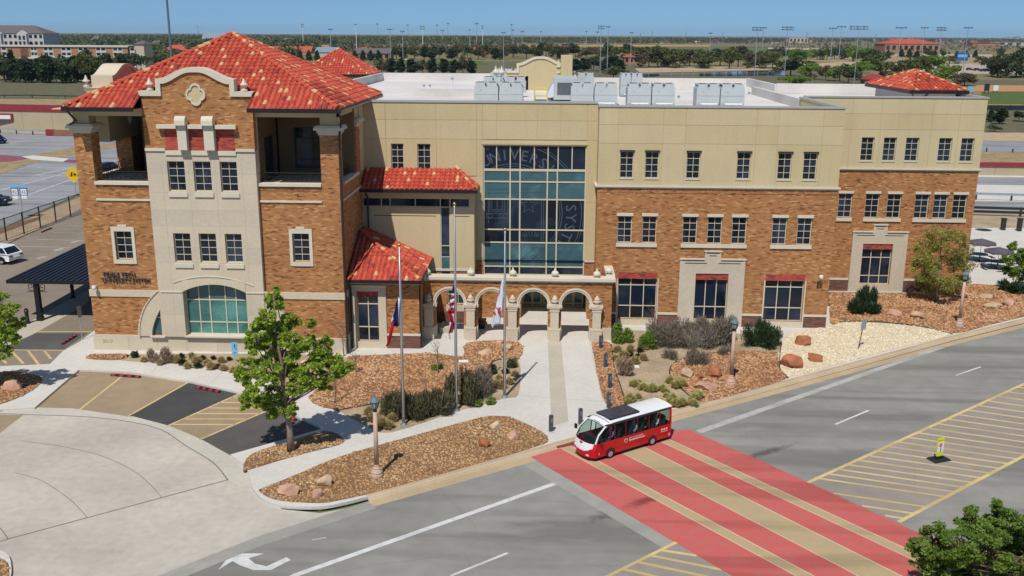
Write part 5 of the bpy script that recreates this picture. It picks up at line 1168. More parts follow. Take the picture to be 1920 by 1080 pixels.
shrub('juniper_shrub', 'dark green bushy evergreen on red gravel before the right wing', 1624, 588, 58, 28, M['leaf_dark'], 1500, .10, 21); shrub('juniper_shrub', 'upright crown of the dark evergreen before the right wing', 1624, 584, 32, 48, M['leaf_dark'], 1400, .10, 22)
shrub('dark_shrub', 'dark leafy shrub at the right edge below the patio tree', 1905, 548, 50, 22, M['leaf_dark'], 700, .12, 23)
shrub('leafy_shrub', 'yellow-green shrub behind the maple before the tower', 628, 690, 40, 34, M['leaf_bright'], 700, .08, 24); shrub('leafy_shrub', 'grey-green shrub behind the maple at the wall', 606, 668, 30, 30, M['leaf_grey'], 600, .07, 25)
shrub('leafy_shrub', 'small green plant on red gravel near the bare sapling', 820, 694, 18, 12, M['leaf_mid'], 220, .06, 26); shrub('leafy_shrub', 'green plant in the bed right of the edging by the third flagpole', 925, 702, 16, 26, M['leaf_grey'], 380, .06, 27); shrub('leafy_shrub', 'grey-green plant beside the walk behind the third flagpole', 960, 690, 18, 24, M['leaf_grey'], 380, .06, 28)
shrub('dry_brush', 'reddish dry brush bush in the bed before the tower', 287, 680, 24, 26, M['brush_pink'], 600, .06, 29); shrub('dry_brush', 'larger reddish dry brush bush beside the first one before the tower', 312, 680, 28, 30, M['brush_pink'], 700, .06, 30); shrub('leafy_shrub', 'small dark green shrub at the left end of the tower bed', 250, 671, 16, 14, M['leaf_dark'], 300, .06, 31)
# grass tufts: three kinds, copied
def tuft_mesh(name, m, seed, n=150, w_=.32, h=.34):
    rs = np.random.default_rng(seed); a = rs.uniform(0, 6.28, n); r = rs.uniform(0, 1, n)**.7; tip = np.stack([np.cos(a)*r*w_, np.sin(a)*r*w_, h*(1.05-.6*r**2)*rs.uniform(.7, 1.1, n)], 1); ft = tip*np.array([.25, .25, 0]); sd = np.stack([-np.sin(a), np.cos(a), np.zeros(n)], 1)*.022
    md = ft*.4+tip*.6; md[:, 2] += h*.12
    V = np.stack([ft-sd, ft+sd, md+sd, md-sd], 1); V2 = np.stack([md-sd, md+sd, tip+sd*.2, tip-sd*.2], 1)
    o = leaf_mesh(name, np.concatenate([V, V2]), m); me = o.data; bpy.data.objects.remove(o); return me
TUF = {'gold': [tuft_mesh('gold_tuft', M['grass_gold'], s) for s in (1, 2)], 'green': [tuft_mesh('green_tuft', M['grass_green'], s) for s in (3, 4)], 'grey': [tuft_mesh('grey_tuft', M['leaf_grey'], s, 190, .3, .3) for s in (5, 6)]}
COL = {'gold': 'golden dry', 'green': 'yellow-green', 'grey': 'grey-green'}
def tufts(spots, where, group):
    n = {}
    for x, y, k, s in sorted(spots):
        n[k] = n.get(k, 0)+1; o = bpy.data.objects.new('grass_tuft', random.choice(TUF[k])); link(o); o.location = G(x, y, PZ+.02); o.rotation_euler.z = U(0, 6.28); o.scale = (s, s, s*U(.9, 1.15))
        tag(o, f'{nth(n[k])} {COL[k]} grass tuft from the left {where}', 'grass tuft', group)
random.seed(5)
sp = []
for k in range(34): x = U(1178, 1310); y = U(718, 764); sp.append((x, y if x < 1290 else U(745, 762), 'green', U(.9, 1.5)))
sp = [(min(x, 1170+(y-690)*2.0+40), y, k, s) for x, y, k, s in sp]
tufts(sp, 'in the patch behind the red bus', 'grass tufts behind the bus')
tufts([(1158, 660, 'gold', 1.5), (1170, 672, 'gold', 1.6), (1180, 668, 'grey', 1.2), (1165, 684, 'gold', 1.6), (1182, 658, 'gold', 1.3), (1190, 682, 'gold', 1.5), (1200, 660, 'grey', 1.2), (1206, 676, 'gold', 1.3), (1197, 670, 'grey', 1.0), (1212, 655, 'gold', 1.2), (1180, 686, 'gold', 1.2), (1154, 676, 'gold', 1.2)], 'beside the gravel strip of bollards', 'grass tufts right of the walk')
tufts([(342, 684, 'grey', 1.3), (330, 680, 'gold', 1.3), (352, 690, 'gold', 1.2), (368, 680, 'gold', 1.4), (371, 689, 'grey', 1.3), (390, 684, 'gold', 1.3), (395, 692, 'gold', 1.4), (360, 672, 'gold', 1.2), (408, 690, 'grey', 1.0), (420, 694, 'gold', 1.2), (340, 672, 'grey', 1.0), (415, 680, 'gold', 1.2), (300, 684, 'gold', 1.0), (380, 674, 'grey', 1.0), (438, 698, 'gold', 1.2), (270, 678, 'gold', 1.0), (455, 700, 'gold', 1.1), (400, 674, 'grey', .9), (475, 706, 'gold', 1.1), (430, 676, 'grey', .9), (495, 700, 'gold', 1.1)], 'in the bed before the tower', 'grass tufts before the tower')
tufts([(700, 790, 'gold', 1.5), (715, 800, 'gold', 1.6), (728, 803, 'gold', 1.4), (692, 778, 'gold', 1.4), (735, 790, 'gold', 1.3), (718, 782, 'gold', 1.3), (720, 765, 'gold', 1.2), (925, 725, 'gold', 1.6), (938, 728, 'gold', 1.6), (955, 720, 'gold', 1.2), (935, 715, 'gold', 1.2), (948, 700, 'grey', 1.2), (965, 705, 'gold', 1.1)], 'in the flagpole bed', 'grass tufts in the flagpole bed')
# boulders
M['rock_tan'] = plain('tan_boulder', (.48, .35, .22), .9, .15, var=.3, scale=1.6, bump=.5, fine=.4); M['rock_pink'] = plain('pink_boulder', (.48, .28, .19), .9, .15, var=.25, scale=1.6, bump=.5, fine=.4); M['rock_red'] = plain('rust_boulder', (.36, .135, .065), .9, .15, var=.3, scale=1.6, bump=.5, fine=.4)
def boulder(label, px, py, wpx, hpx, m, seed):
    b = G(px, py, PZ); s = b.y/F_PX; me = bpy.data.meshes.new('boulder'); bm = bmesh.new(); bmesh.ops.create_icosphere(bm, subdivisions=3, radius=1)
    rr = random.Random(seed); cuts = []
    for _ in range(14):
        n = Vector((rr.gauss(0, 1), rr.gauss(0, 1), rr.gauss(.2, .8))).normalized(); cuts.append((n, rr.uniform(.52, .9)))
    for v in bm.verts:
        for n, d in cuts:
            e = v.co.dot(n)-d
            if e > 0: v.co -= n*e*.97
        v.co *= 1+.10*noise.noise(v.co*2.5+Vector((seed, 0, 0)))
    for v in bm.verts: v.co = Vector((v.co.x*wpx*s*.62, v.co.y*wpx*s*.45, v.co.z*hpx*s*.62+hpx*s*.3)); v.co.z = max(v.co.z, -.06)
    bm.to_mesh(me); bm.free(); me.materials.append(m); o = bpy.data.objects.new('boulder', me); link(o); o.location = b; o.rotation_euler.z = rr.uniform(-.5, .5); tag(o, label, 'boulder', 'boulders in the gravel beds')
for i, (l, x, y, w_, h_, m) in enumerate((('broad pink boulder at the left tip of the roadside gravel bed', 543, 925, 46, 26, 'rock_pink'), ('tall tan boulder behind the broken one near the bed tip', 609, 910, 34, 28, 'rock_tan'), ('small pink and white broken boulder near the bed tip', 597, 932, 26, 22, 'rock_pink'), ('tan boulder at the upper right of the roadside gravel bed', 929, 806, 28, 22, 'rock_tan'), ('pale pink boulder at the right end of the roadside gravel bed', 962, 824, 26, 24, 'rock_pink'), ('small rust red boulder beside the kerb in the roadside bed', 907, 838, 24, 26, 'rock_red'),
    ('flat tan boulder on red gravel under the first arch', 910, 664, 26, 15, 'rock_tan'), ('pale boulder on red gravel beside the walk', 953, 655, 26, 13, 'rock_tan'), ('low pinkish boulder close to the arcade', 936, 644, 18, 8, 'rock_pink'), ('tan boulder left of the pair below the bare bush', 1288, 707, 30, 22, 'rock_tan'), ('orange boulder right of the pair below the bare bush', 1338, 706, 34, 24, 'rock_red'), ('large flat pink boulder near the kerb left of the lamp', 1325, 730, 42, 20, 'rock_pink'), ('small red rock between the tan and orange boulders', 1313, 710, 16, 14, 'rock_red'),
    ('rust boulder with flat top on white gravel by the building corner', 1504, 646, 32, 22, 'rock_red'), ('large brown boulder on white gravel nearest the lamp', 1484, 687, 42, 28, 'rock_red'), ('ragged rust boulder on white gravel nearest the road', 1526, 677, 28, 22, 'rock_red'), ('pink boulder right of the dark evergreen', 1675, 592, 28, 16, 'rock_pink'), ('flat pinkish boulder between evergreen and far lamp', 1725, 596, 30, 18, 'rock_pink'), ('whitish boulder uppermost at the far right bed', 1846, 558, 24, 10, 'rock_tan'), ('tan boulder left of the pair at the far right', 1862, 577, 32, 14, 'rock_tan'), ('pinkish boulder right of the pair at the far right', 1890, 573, 30, 16, 'rock_pink'),
    ('dark boulder in the small bed at the left edge', 22, 728, 44, 18, 'rock_pink'), ('tan rock behind the maple trunk near the walk', 571, 682, 16, 12, 'rock_tan'), ('pale tan rock seen through the maple crown', 518, 713, 20, 24, 'rock_tan'))):
    boulder(l, x, y, w_, h_, M[m], i+3)
# ------------------------------------------------------------------ street furniture and vehicles
M['red_paint'] = plain('bus_red_paint', (.50, .008, .010), .25, .5, var=.03); M['bus_white'] = plain('bus_white_paint', (.70, .70, .70), .3, .5, var=.02); M['solar'] = plain('solar_cells', (.018, .026, .055), .15, .6, var=.2, scale=8)
M['headlamp'] = plain('lamp_lens', (.6, .62, .64), .15, .6); M['fabric_blue'] = plain('blue_cloth', (.09, .14, .30), .9, .1); M['fabric_light'] = plain('light_blue_cloth', (.30, .42, .56), .9, .1); M['fabric_dark'] = plain('dark_cloth', (.03, .03, .04), .9, .1); M['skin'] = plain('skin', (.42, .24, .16), .6, .3); M['hair'] = plain('dark_hair', (.03, .02, .015), .8, .2); M['seat'] = plain('dark_grey_seat', (.035, .035, .04), .8, .2)
k = NT('clear_vehicle_glass'); k.b.inputs['Base Color'].default_value = (.02, .04, .04, 1); k.b.inputs['Roughness'].default_value = .03; k.b.inputs['Alpha'].default_value = 1
tr = k.n('BsdfTransparent', {'Color': (.72, .84, .82)}); mx = k.n('MixShader', {0: .87, 1: k.b.outputs[0], 2: tr.outputs[0]}); k.t.links.new(mx.outputs[0], k.o.inputs[0]); M['clear'] = k.m
M['rimgrey'] = plain('silver_wheel', (.42, .42, .43), .4, .4)
def wheel(par, x, y, z, r, w_, side, rim='alu'):
    """axle along y; side +1 shows its face towards +y"""
    mb = MB(); n = 18
    prof = [(r*.62, 0), (r*.95, 0), (r, .03), (r, w_-.03), (r*.95, w_), (r*.62, w_)]
    for q, d in prof:
        for j in range(n): t = 2*math.pi*j/n; mb.v.append((x+q*math.cos(t), y-side*d if side > 0 else y+d, z+q*math.sin(t)))
    for i in range(len(prof)-1):
        for j in range(n): mb.f.append((i*n+j, i*n+(j+1) % n, (i+1)*n+(j+1) % n, (i+1)*n+j)); mb.m.append(0)
    o = mb.build('wheel', M['rubber'], par)
    m2 = MB(); yy = y-side*.025
    for j in range(7):
        t = 2*math.pi*j/7; c, s = math.cos(t), math.sin(t); d = r*.12
        m2.hexa([(x-s*d*.4, yy-.012, z+c*d*.4), (x+s*d*.4, yy-.012, z-c*d*.4), (x+s*d*.4, yy+.012, z-c*d*.4), (x-s*d*.4, yy+.012, z+c*d*.4)], [(x+c*r*.64-s*d, yy-.012, z+s*r*.64+c*d), (x+c*r*.64+s*d, yy-.012, z+s*r*.64-c*d), (x+c*r*.64+s*d, yy+.012, z+s*r*.64-c*d), (x+c*r*.64-s*d, yy+.012, z+s*r*.64+c*d)])
    for j in range(n):
        t0, t1 = 2*math.pi*j/n, 2*math.pi*(j+1)/n; p = lambda q, t, yv: (x+q*math.cos(t), yv, z+q*math.sin(t))
        m2.quad(p(r*.54, t0, yy), p(r*.54, t1, yy), p(r*.66, t1, yy+side*.01), p(r*.66, t0, yy+side*.01)); m2.quad(p(.01, t0, yy-side*.06), p(.01, t1, yy-side*.06), p(r*.6, t1, yy-side*.06), p(r*.6, t0, yy-side*.06))
    m2.build('rim', M['rimgrey'], o); return o
def person(label, loc, rz, shirt, seed=0, par=None, seated=True, s=.88):
    """one skinned body: seated or standing, facing local -x"""
    rr = random.Random(seed); me = bpy.data.meshes.new('body'); bm = bmesh.new(); J = {}
    if seated: pts = dict(pel=(0, 0, .45), wa=(.02, 0, .68), ch=(.04, 0, .9), ne=(.03, 0, 1.08), he=(.0, 0, 1.16), ht=(-.01, 0, 1.33), sl=(.04, .19, 1.0), el=(-.03, .24, .76), wl=(-.24, .16, .68), hl=(-.32, .14, .68), sr=(.04, -.19, 1.0), er=(-.03, -.24, .76), wr=(-.24, -.16, .68), hr=(-.32, -.14, .68), kl=(-.42, .11, .48), al=(-.45, .11, .08), fl=(-.58, .12, .04), kr=(-.42, -.11, .48), ar=(-.45, -.11, .08), frr=(-.58, -.12, .04), hl0=(-.03, .1, .44), hr0=(-.03, -.1, .44))
    else: pts = dict(pel=(0, 0, .92), wa=(0, 0, 1.12), ch=(.0, 0, 1.32), ne=(0, 0, 1.5), he=(-.02, 0, 1.58), ht=(-.02, 0, 1.74), sl=(0, .19, 1.42), el=(.02, .26, 1.14), wl=(-.06, .26, .9), hl=(-.1, .25, .82), sr=(0, -.19, 1.42), er=(.02, -.26, 1.14), wr=(-.06, -.26, .9), hr=(-.1, -.25, .82), kl=(-.03, .1, .5), al=(.02, .11, .08), fl=(-.14, .12, .04), kr=(.06, -.1, .5), ar=(.1, -.11, .08), frr=(-.06, -.12, .04), hl0=(0, .1, .9), hr0=(0, -.1, .9))
    rad = dict(pel=.13, wa=.125, ch=.14, ne=.055, he=.085, ht=.075, sl=.07, el=.045, wl=.03, hl=.035, sr=.07, er=.045, wr=.03, hr=.035, kl=.062, al=.04, fl=.035, kr=.062, ar=.04, frr=.035, hl0=.095, hr0=.095)
    ks = list(pts)
    for q in ks: J[q] = bm.verts.new(Vector(pts[q]))
    for a, b in (('pel', 'wa'), ('wa', 'ch'), ('ch', 'ne'), ('ne', 'he'), ('he', 'ht'), ('ch', 'sl'), ('sl', 'el'), ('el', 'wl'), ('wl', 'hl'), ('ch', 'sr'), ('sr', 'er'), ('er', 'wr'), ('wr', 'hr'), ('pel', 'hl0'), ('hl0', 'kl'), ('kl', 'al'), ('al', 'fl'), ('pel', 'hr0'), ('hr0', 'kr'), ('kr', 'ar'), ('ar', 'frr')): bm.edges.new((J[a], J[b]))
    bm.to_mesh(me); bm.free(); o = bpy.data.objects.new('body', me); col.objects.link(o); md = o.modifiers.new('s', 'SKIN'); 
    for i, q in enumerate(ks): me.skin_vertices[0].data[i].radius = (rad[q], rad[q]*.8 if q in ('wa', 'ch', 'pel') else rad[q]); 
    me.skin_vertices[0].data[0].use_root = True
    o.modifiers.new('d', 'SUBSURF').levels = 1; dg = bpy.context.evaluated_depsgraph_get(); dg.update(); m2 = bpy.data.meshes.new_from_object(o.evaluated_get(dg)); bpy.data.objects.remove(o)
    m2.materials.clear(); [m2.materials.append(x) for x in (M['skin'], shirt, M['fabric_dark'])]
    zn, zp = pts['ne'][2], pts['pel'][2]+.06
    for p in m2.polygons:
        c = p.center; p.use_smooth = True
        hand = (c-Vector(pts['hl'])).length < .1 or (c-Vector(pts['hr'])).length < .1 or (c-Vector(pts['wl'])).length < .13 or (c-Vector(pts['wr'])).length < .13
        p.material_index = 0 if c.z > zn or hand else 1 if c.z > zp else 2
    t = thing('person', label, 'person', loc, rz); t.scale = (s, s, s); bo = bpy.data.objects.new('body', m2); link(bo, t)
    hz = pts['ht'][2]; bm = bmesh.new(); bmesh.ops.create_icosphere(bm, subdivisions=2, radius=.1)
    for v in bm.verts: v.co = Vector((v.co.x*1.05+.02, v.co.y*.95, v.co.z*.75+hz-.02+(.0 if v.co.x > -.02 else .02)))
    hm = bpy.data.meshes.new('hair'); bm.to_mesh(hm); bm.free(); hm.materials.append(M['hair']); link(bpy.data.objects.new('hair', hm), t); return t

# ---- the red and white electric shuttle; local x runs from the nose (-) to the tail, local -y is the side seen
bus_o = Vector(G(1144, 859, .012)); bdir = math.atan2(.5911, .8066)
BUS = thing('shuttle_bus', 'small red and white electric shuttle bus with solar panel crossing the red crosswalk', 'bus', (bus_o.x, bus_o.y, .016), bdir)
BW = 1.56; XF, XB = -1.24, 4.1; ZB, ZW, ZR = .2, .98, 1.74
def bprof(z):                                # how far the nose reaches at this height
    if z < .55: return XF+.04*(.55-z)/.35
    if z < .9: return XF+.10*(z-.55)/.35
    return XF+.10+(z-.9)*.62 if z < 1.5 else XF+.472+(z-1.5)*1.55
def bside(z): return 0.0 if z < 1.0 else .10*((z-1.0)/.8)**1.4
mb = MB()                                    # lower red body as rings from the skirt up to the window line
def ring(z, inset=0): x = bprof(z); s = bside(z); return [(x+.28, s+inset, z), (XB-.12, s+inset, z), (XB, s+.12, z), (XB, BW-s-.12, z), (XB-.12, BW-s-inset, z), (x+.28, BW-s-inset, z), (x+.06, BW-s-.24, z), (x, BW/2+.3, z), (x-.03, BW/2, z), (x, BW/2-.3, z), (x+.06, s+.24, z)]
def skin(zs, name, m, par, cap=True, ins=0):
    mb = MB(); n = 11
    for z in zs: mb.v += ring(z, ins)
    for i in range(len(zs)-1):
        for j in range(n): mb.f.append((i*n+j, i*n+(j+1) % n, (i+1)*n+(j+1) % n, (i+1)*n+j)); mb.m.append(0)
    if cap: mb.f.append(tuple(range(n-1, -1, -1))); mb.m.append(0)
    return mb.build(name, m, par)
skin([ZB, .42, .6, .8, .92], 'body', M['red_paint'], BUS)
MB().box(XF+.35, XB-.1, .12, BW-.12, .5, .56).build('floor', M['seat'], BUS)
# white nose mask, bumper lamps
mb = MB()
def front_x(y, z):
    s_ = bside(z); ys = [s_, s_+.24, BW/2-.3, BW/2, BW/2+.3, BW-s_-.24, BW-s_]; xs = [.28, .06, 0, -.03, 0, .06, .28]; y = max(ys[0], min(ys[-1], y))
    for i in range(6):
        if y <= ys[i+1]: return bprof(z)+xs[i]+(xs[i+1]-xs[i])*(y-ys[i])/(ys[i+1]-ys[i])
    return bprof(z)+.28
zz = [.5, .56, .62, .7, .8, .92]
for z0, z1 in zip(zz, zz[1:]):
    def row(z): wd = .30+.38*min(1, (z-.5)/.2); return [(front_x(y, z)-.025, y, z) for y in [BW/2+wd*t for t in (-1, -.8, -.6, -.4, -.2, 0, .2, .4, .6, .8, 1)]]
    a, b = row(z0), row(z1)
    for i in range(10): mb.quad(a[i], a[i+1], b[i+1], b[i])
mb.build('nose_mask', M['bus_white'], BUS, smooth=True)
MB().prism([(0, 0), (.12, .16), (-.12, .16)], 0, .02).build('nose_badge', M['black'], BUS); bd = KIDS[BUS.name][-1]; bd.rotation_euler.z = R(-90); bd.location = (bprof(.8)-.05, BW/2, .74)
for y in (.3, BW-.3):
    mb = MB(); mb.lathe([(.0, 0), (.05, .01), (.062, .03), (.062, .06)], (0, 0, 0), 10); h = mb.build('headlight', M['headlamp'], BUS); h.rotation_euler = (0, R(90), 0); h.location = (front_x(y, .6)-.05, y, .60)
    MB().box(bprof(.35)-.01, bprof(.35)+.06, y-.08, y+.08, .3, .36).build('fog_lamp', M['headlamp'], BUS)
# roof: white shell curving down at the nose
mb = MB(); rows = []
for x in (-.30, -.26, -.16, -.02, .18, .5, 1.2, 2.4, 3.4, 3.98, 4.06):
    fz = 1.80-.0 if x > .3 else 1.80-.16*((.3-x)/.6)**2.0
    wd = BW/2-.09; e = .0 if x < 3.9 else .0
    rows.append([(x, BW/2+wd*t, fz+.085*(1-abs(t)**3)-(.02 if abs(t) == 1 else 0)) for t in (-1, -.96, -.8, -.4, 0, .4, .8, .96, 1)])
n = 9
for r_ in rows: mb.v += r_
for r_ in rows: mb.v += [(x, y+(.0), z-.07) for x, y, z in r_]
k = len(rows)
for i in range(k-1):
    for j in range(n-1): mb.f.append((i*n+j, (i+1)*n+j, (i+1)*n+j+1, i*n+j+1)); mb.m.append(0); mb.f.append(((k+i)*n+j, (k+i)*n+j+1, (k+i+1)*n+j+1, (k+i+1)*n+j)); mb.m.append(0)
    for j in (0, n-1): mb.f.append((i*n+j, (i+1)*n+j, (k+i+1)*n+j, (k+i)*n+j)); mb.m.append(0)
for i in (0, k-1): 
    for j in range(n-1): mb.f.append((i*n+j, i*n+j+1, (k+i)*n+j+1, (k+i)*n+j)); mb.m.append(0)
roof = mb.build('roof', M['bus_white'], BUS, smooth=True)
mb = MB(); mb.box(.12, 2.0, .22, BW-.22, 1.895, 1.94); sp_ = mb.build('solar_panel', M['solar'], BUS); mb = MB()
for y in (.5, 1.06): mb.box(.08, 2.04, y-.02, y+.02, 1.86, 1.894)
mb.build('panel_rail', M['alu'], sp_); 
for x in (-.02, ): MB().tube([(x, .15, 1.8), (x, .5, 1.855), (x, BW-.5, 1.855), (x, BW-.15, 1.8)], .015, 5).build('roof_rib', M['grey_metal'], BUS)
# posts, rails and windows
M['maroon'] = plain('maroon_pillar', (.16, .008, .010), .4, .4)  # bus red, darkened in colour for the pillars' shade; seams share it
def post(p, q, w_, name='pillar', m='red_paint'): MB().tube([p, q], w_, 5).build(name, M[m], BUS)
for s, y0, y1 in ((0, .02, .10), (1, BW-.02, BW-.10)):
    for x in (-.02+.0, .28, .98, 1.75, 2.5, 3.22): post((x-.0, y0, .9), (x+.02, y1, 1.76), .026, 'pillar', 'maroon')
    post((3.98, y0+(.04 if not s else -.04), .9), (3.98, y1, 1.78), .06)
    MB().box(-.3, 3.95, y1-.03, y1+.03, 1.66, 1.75).build('window_header', M['seat'], BUS)
    MB().tube([(XF+.36, y0+(.06 if s == 0 else -.06), .90), (-.72, (y0+y1)/2, 1.32), (-.24, y1, 1.70)], .045, 6).build('front_pillar', M['bus_white'], BUS)
    yy = y0+.015 if not s else y0-.015; y2 = y1
    MB().quad((.3, yy, .93), (3.2, yy, .93), (3.2, y2, 1.68), (.3, y2, 1.68)).build('side_window', M['clear'], BUS); MB().quad((3.24, yy, .93), (3.95, yy, .93), (3.95, y2, 1.68), (3.24, y2, 1.68)).build('quarter_window', M['clear'], BUS)
    MB().quad((-.78, yy, .93), (-.02, yy, .93), (-.0, y2, 1.66), (-.26, y2, 1.66), (-.66, (yy+y2)/2, 1.3)).build('door_window', M['clear'], BUS)
mb = MB(); A_ = [(bprof(.93)+.06+.06*(abs(t) > .7), BW/2+.66*t, .935) for t in (-1, -.7, -.3, .3, .7, 1)]; B_ = [(-.27, BW/2+.60*t, 1.67+.08*(1-abs(t))) for t in (-1, -.7, -.3, .3, .7, 1)]
C_ = [((a[0]+b[0])/2-.13, (a[1]+b[1])/2, (a[2]+b[2])/2+.06) for a, b in zip(A_, B_)]
for P_, Q_ in ((A_, C_), (C_, B_)):
    for i in range(5): mb.quad(P_[i], P_[i+1], Q_[i+1], Q_[i])
ws = mb.build('windscreen', M['clear'], BUS, smooth=True); MB().tube([A_[0], C_[0], B_[0], B_[2], B_[3], B_[5], C_[5], A_[5], A_[3], A_[2], A_[0]], .022, 5).build('windscreen_seal', M['black'], ws); MB().tube([(bprof(.93)-.0, BW/2+.1, .96), (bprof(1.2)-.06, BW/2-.25, 1.22)], .01, 4).build('wiper', M['black'], ws)
MB().box(XB-.04, XB-.01, .16, BW-.16, .95, 1.7).build('rear_window', M['clear'], BUS)
for y in (.12, BW-.12): post((XB-.06, y, .9), (XB-.1, y, 1.78), .05, 'rear_pillar')
MB().box(XB-.02, XB+.04, .1, BW-.1, 1.68, 1.8).build('rear_header', M['red_paint'], BUS)
MB().box(-.62, -.42, .25, BW-.25, .56, 1.0).build('dashboard', M['seat'], BUS)
for x in (.35, 1.1, 1.85, 2.6, 3.3):
    for y in (.18, .86):
        if x == .35 and y > .5: pass
        mb = MB(); mb.box(x-.02, x+.36, y, y+.5, .62, .76); mb.hexa([(x+.3, y, .76), (x+.4, y, .76), (x+.4, y+.5, .76), (x+.3, y+.5, .76)], [(x+.38, y, 1.3), (x+.46, y, 1.3), (x+.46, y+.5, 1.3), (x+.38, y+.5, 1.3)]); mb.build('seat', M['seat'], BUS)
for x, y, s in ((0, -.02, 0), (2.74, -.02, 0), (0, BW+.02, 1), (2.74, BW+.02, 1)): 
    wheel(BUS, x, y if s == 0 else y, .24, .24, .2, -1 if s == 0 else 1)
    mb = MB()
    for k_ in range(12):
        t0, t1 = math.pi*k_/12, math.pi*(k_+1)/12; yq = -.004 if s == 0 else BW+.004
        mb.quad(*[(x+q*math.cos(t), yq, .24+q*math.sin(t)) for q, t in ((.25, t0), (.31, t0), (.31, t1), (.25, t1))])
    mb.build('wheel_arch', M['black'], BUS)
mb = MB(); mb.box(-.9, 3.9, .06, BW-.06, .14, .21); mb.build('chassis', M['black'], BUS)
MB().box(-.72, -.70, -.012, -.003, .33, .45).build('marker_lamp', M['headlamp'], BUS); MB().box(XB-.28, XB-.2, -.012, -.003, .28, .40).build('marker_lamp', M['headlamp'], BUS)
mb = MB(); mb.lathe([(0.0, 0), (.105, 0), (.105, .006), (0.0, .006)], (0, 0, 0), 20); e = mb.build('emblem', M['bus_white'], BUS); e.rotation_euler = (R(90), 0, 0); e.location = (.98, -.002, .69)
mb = MB(); mb.lathe([(.055, .0), (.08, .0), (.08, .009), (.055, .009)], (0, 0, 0), 16); e2 = mb.build('emblem_ring', M['red_paint'], e)
text('TEXAS TECH UNIVERSITY', .082, 'side_lettering', M['bus_white'], BUS, (1.16, -.006, .74), (R(90), 0, 0), .002, world=False); text('TRANSPORTATION', .12, 'side_lettering', M['bus_white'], BUS, (1.16, -.006, .61), (R(90), 0, 0), .002, world=False, bold=.004)
text('\u25a0 \u25a0 \u25a0', .01, 'side_lettering', M['bus_white'], BUS, (3.3, -.006, .7), (R(90), 0, 0), .002, world=False)
for x in (3.3, 3.46, 3.62): MB().box(x, x+.09, -.009, -.003, .66, .75).build('side_pictogram', M['bus_white'], BUS)
MB().box(3.28, 3.74, -.009, -.003, .58, .60).build('side_line', M['bus_white'], BUS)
def onbus(x, y, z): c, s = math.cos(bdir), math.sin(bdir); return (bus_o.x+x*c-y*s, bus_o.y+x*s+y*c, .016+z)
person('driver in blue shirt behind the wheel of the red shuttle bus', onbus(.35, .43, .36), bdir, M['fabric_blue'], 1, s=.85)
person('passenger in light blue top seated in the middle of the shuttle bus', onbus(1.85, .43, .36), bdir, M['fabric_light'], 2, s=.85); person('passenger in dark top seated by the window near the back of the bus', onbus(2.6, .43, .36), bdir, M['fabric_dark'], 3, s=.85); person('passenger in pale shirt on the last seat of the bus', onbus(3.3, .43, .36), bdir, M['bus_white'], 4, s=.82)
for y_, s_ in ((-.02, -1), (BW+.02, 1)): mr = MB(); mr.tube([(-.62, y_, 1.25), (-.78, y_+s_*.16, 1.3)], .015, 4); mr.box(-.84, -.76, y_+s_*.16-.07, y_+s_*.16+.07, 1.15, 1.38); mr.build('mirror', M['black'], BUS)
for x_ in (.27, 1.0, 1.76, 2.5, 3.2): MB().box(x_, x_+.008, -.005, -.001, .3, .9).build('panel_seam', M['maroon'], BUS)
MB().box(-.6, 3.6, -.006, -.001, .455, .465).build('panel_seam', M['maroon'], BUS)
t = MB(); t.tube([(.0, 0, 0), (-.12, 0, .28)], .02, 5); sw = t.build('steering_column', M['black'], BUS); sw.location = (-.3, .43, .72)

# ---- lamp posts
M['lampglass'] = plain('frosted_lantern_glass', (.26, .29, .31), .5, .3)
M['lampcap'] = plain('weathered_green_cap', (.12, .17, .17), .6, .3)
def lamp_post(label, px, py, ytop):
    b = G(px, py, PZ+.03); h = (PY(px, ytop, b.y)-b).z; t = thing('lamp_post', label, 'lamp post', b, 0, 'stone lamp posts with lantern heads'); s = h/3.75
    MB().lathe([(.27*s, -.05), (.27*s, .12*s), (.24*s, .16*s), (.25*s, .22*s), (.2*s, .3*s), (.16*s, .36*s), (.17*s, .4*s), (.12*s, .46*s), (.125*s, .5*s), (.105*s, .56*s)], n=14).build('base', M['pinkstone'], t, smooth=False)
    MB().tube([(0, 0, .5*s), (0, 0, 2.95*s)], [.105*s, .085*s], 12).build('shaft', M['pinkstone'], t, smooth=True)
    l = MB().lathe([(.09*s, 2.95*s), (.1*s, 3.0*s), (.07*s, 3.02*s), (.13*s, 3.1*s), (.15*s, 3.12*s)], n=8).build('lantern', M['bronze'], t)
    mb = MB(); mb.lathe([(.13*s, 3.12*s), (.19*s, 3.42*s)], n=8); mb.build('lantern_glass', M['lampglass'], l)
    mb = MB()
    for k in range(8): a = 2*math.pi*(k+.5)/8; mb.tube([(.135*s*math.cos(a), .135*s*math.sin(a), 3.11*s), (.197*s*math.cos(a), .197*s*math.sin(a), 3.43*s)], .012*s, 4)
    mb.build('lantern_bars', M['bronze'], l); MB().lathe([(.235*s, 3.42*s), (.2*s, 3.47*s), (.1*s, 3.56*s), (.06*s, 3.6*s), (.05*s, 3.66*s), (.015*s, 3.75*s)], n=8).build('lantern_cap', M['lampcap'], l)
lamp_post('pink stone lamp post in the roadside gravel island left of the crosswalk', 707, 893, 738); lamp_post('pink stone lamp post on red gravel beside the white gravel bed', 1370, 721, 593); lamp_post('pink stone lamp post by the olive tree near the right edge', 1798, 612, 505)
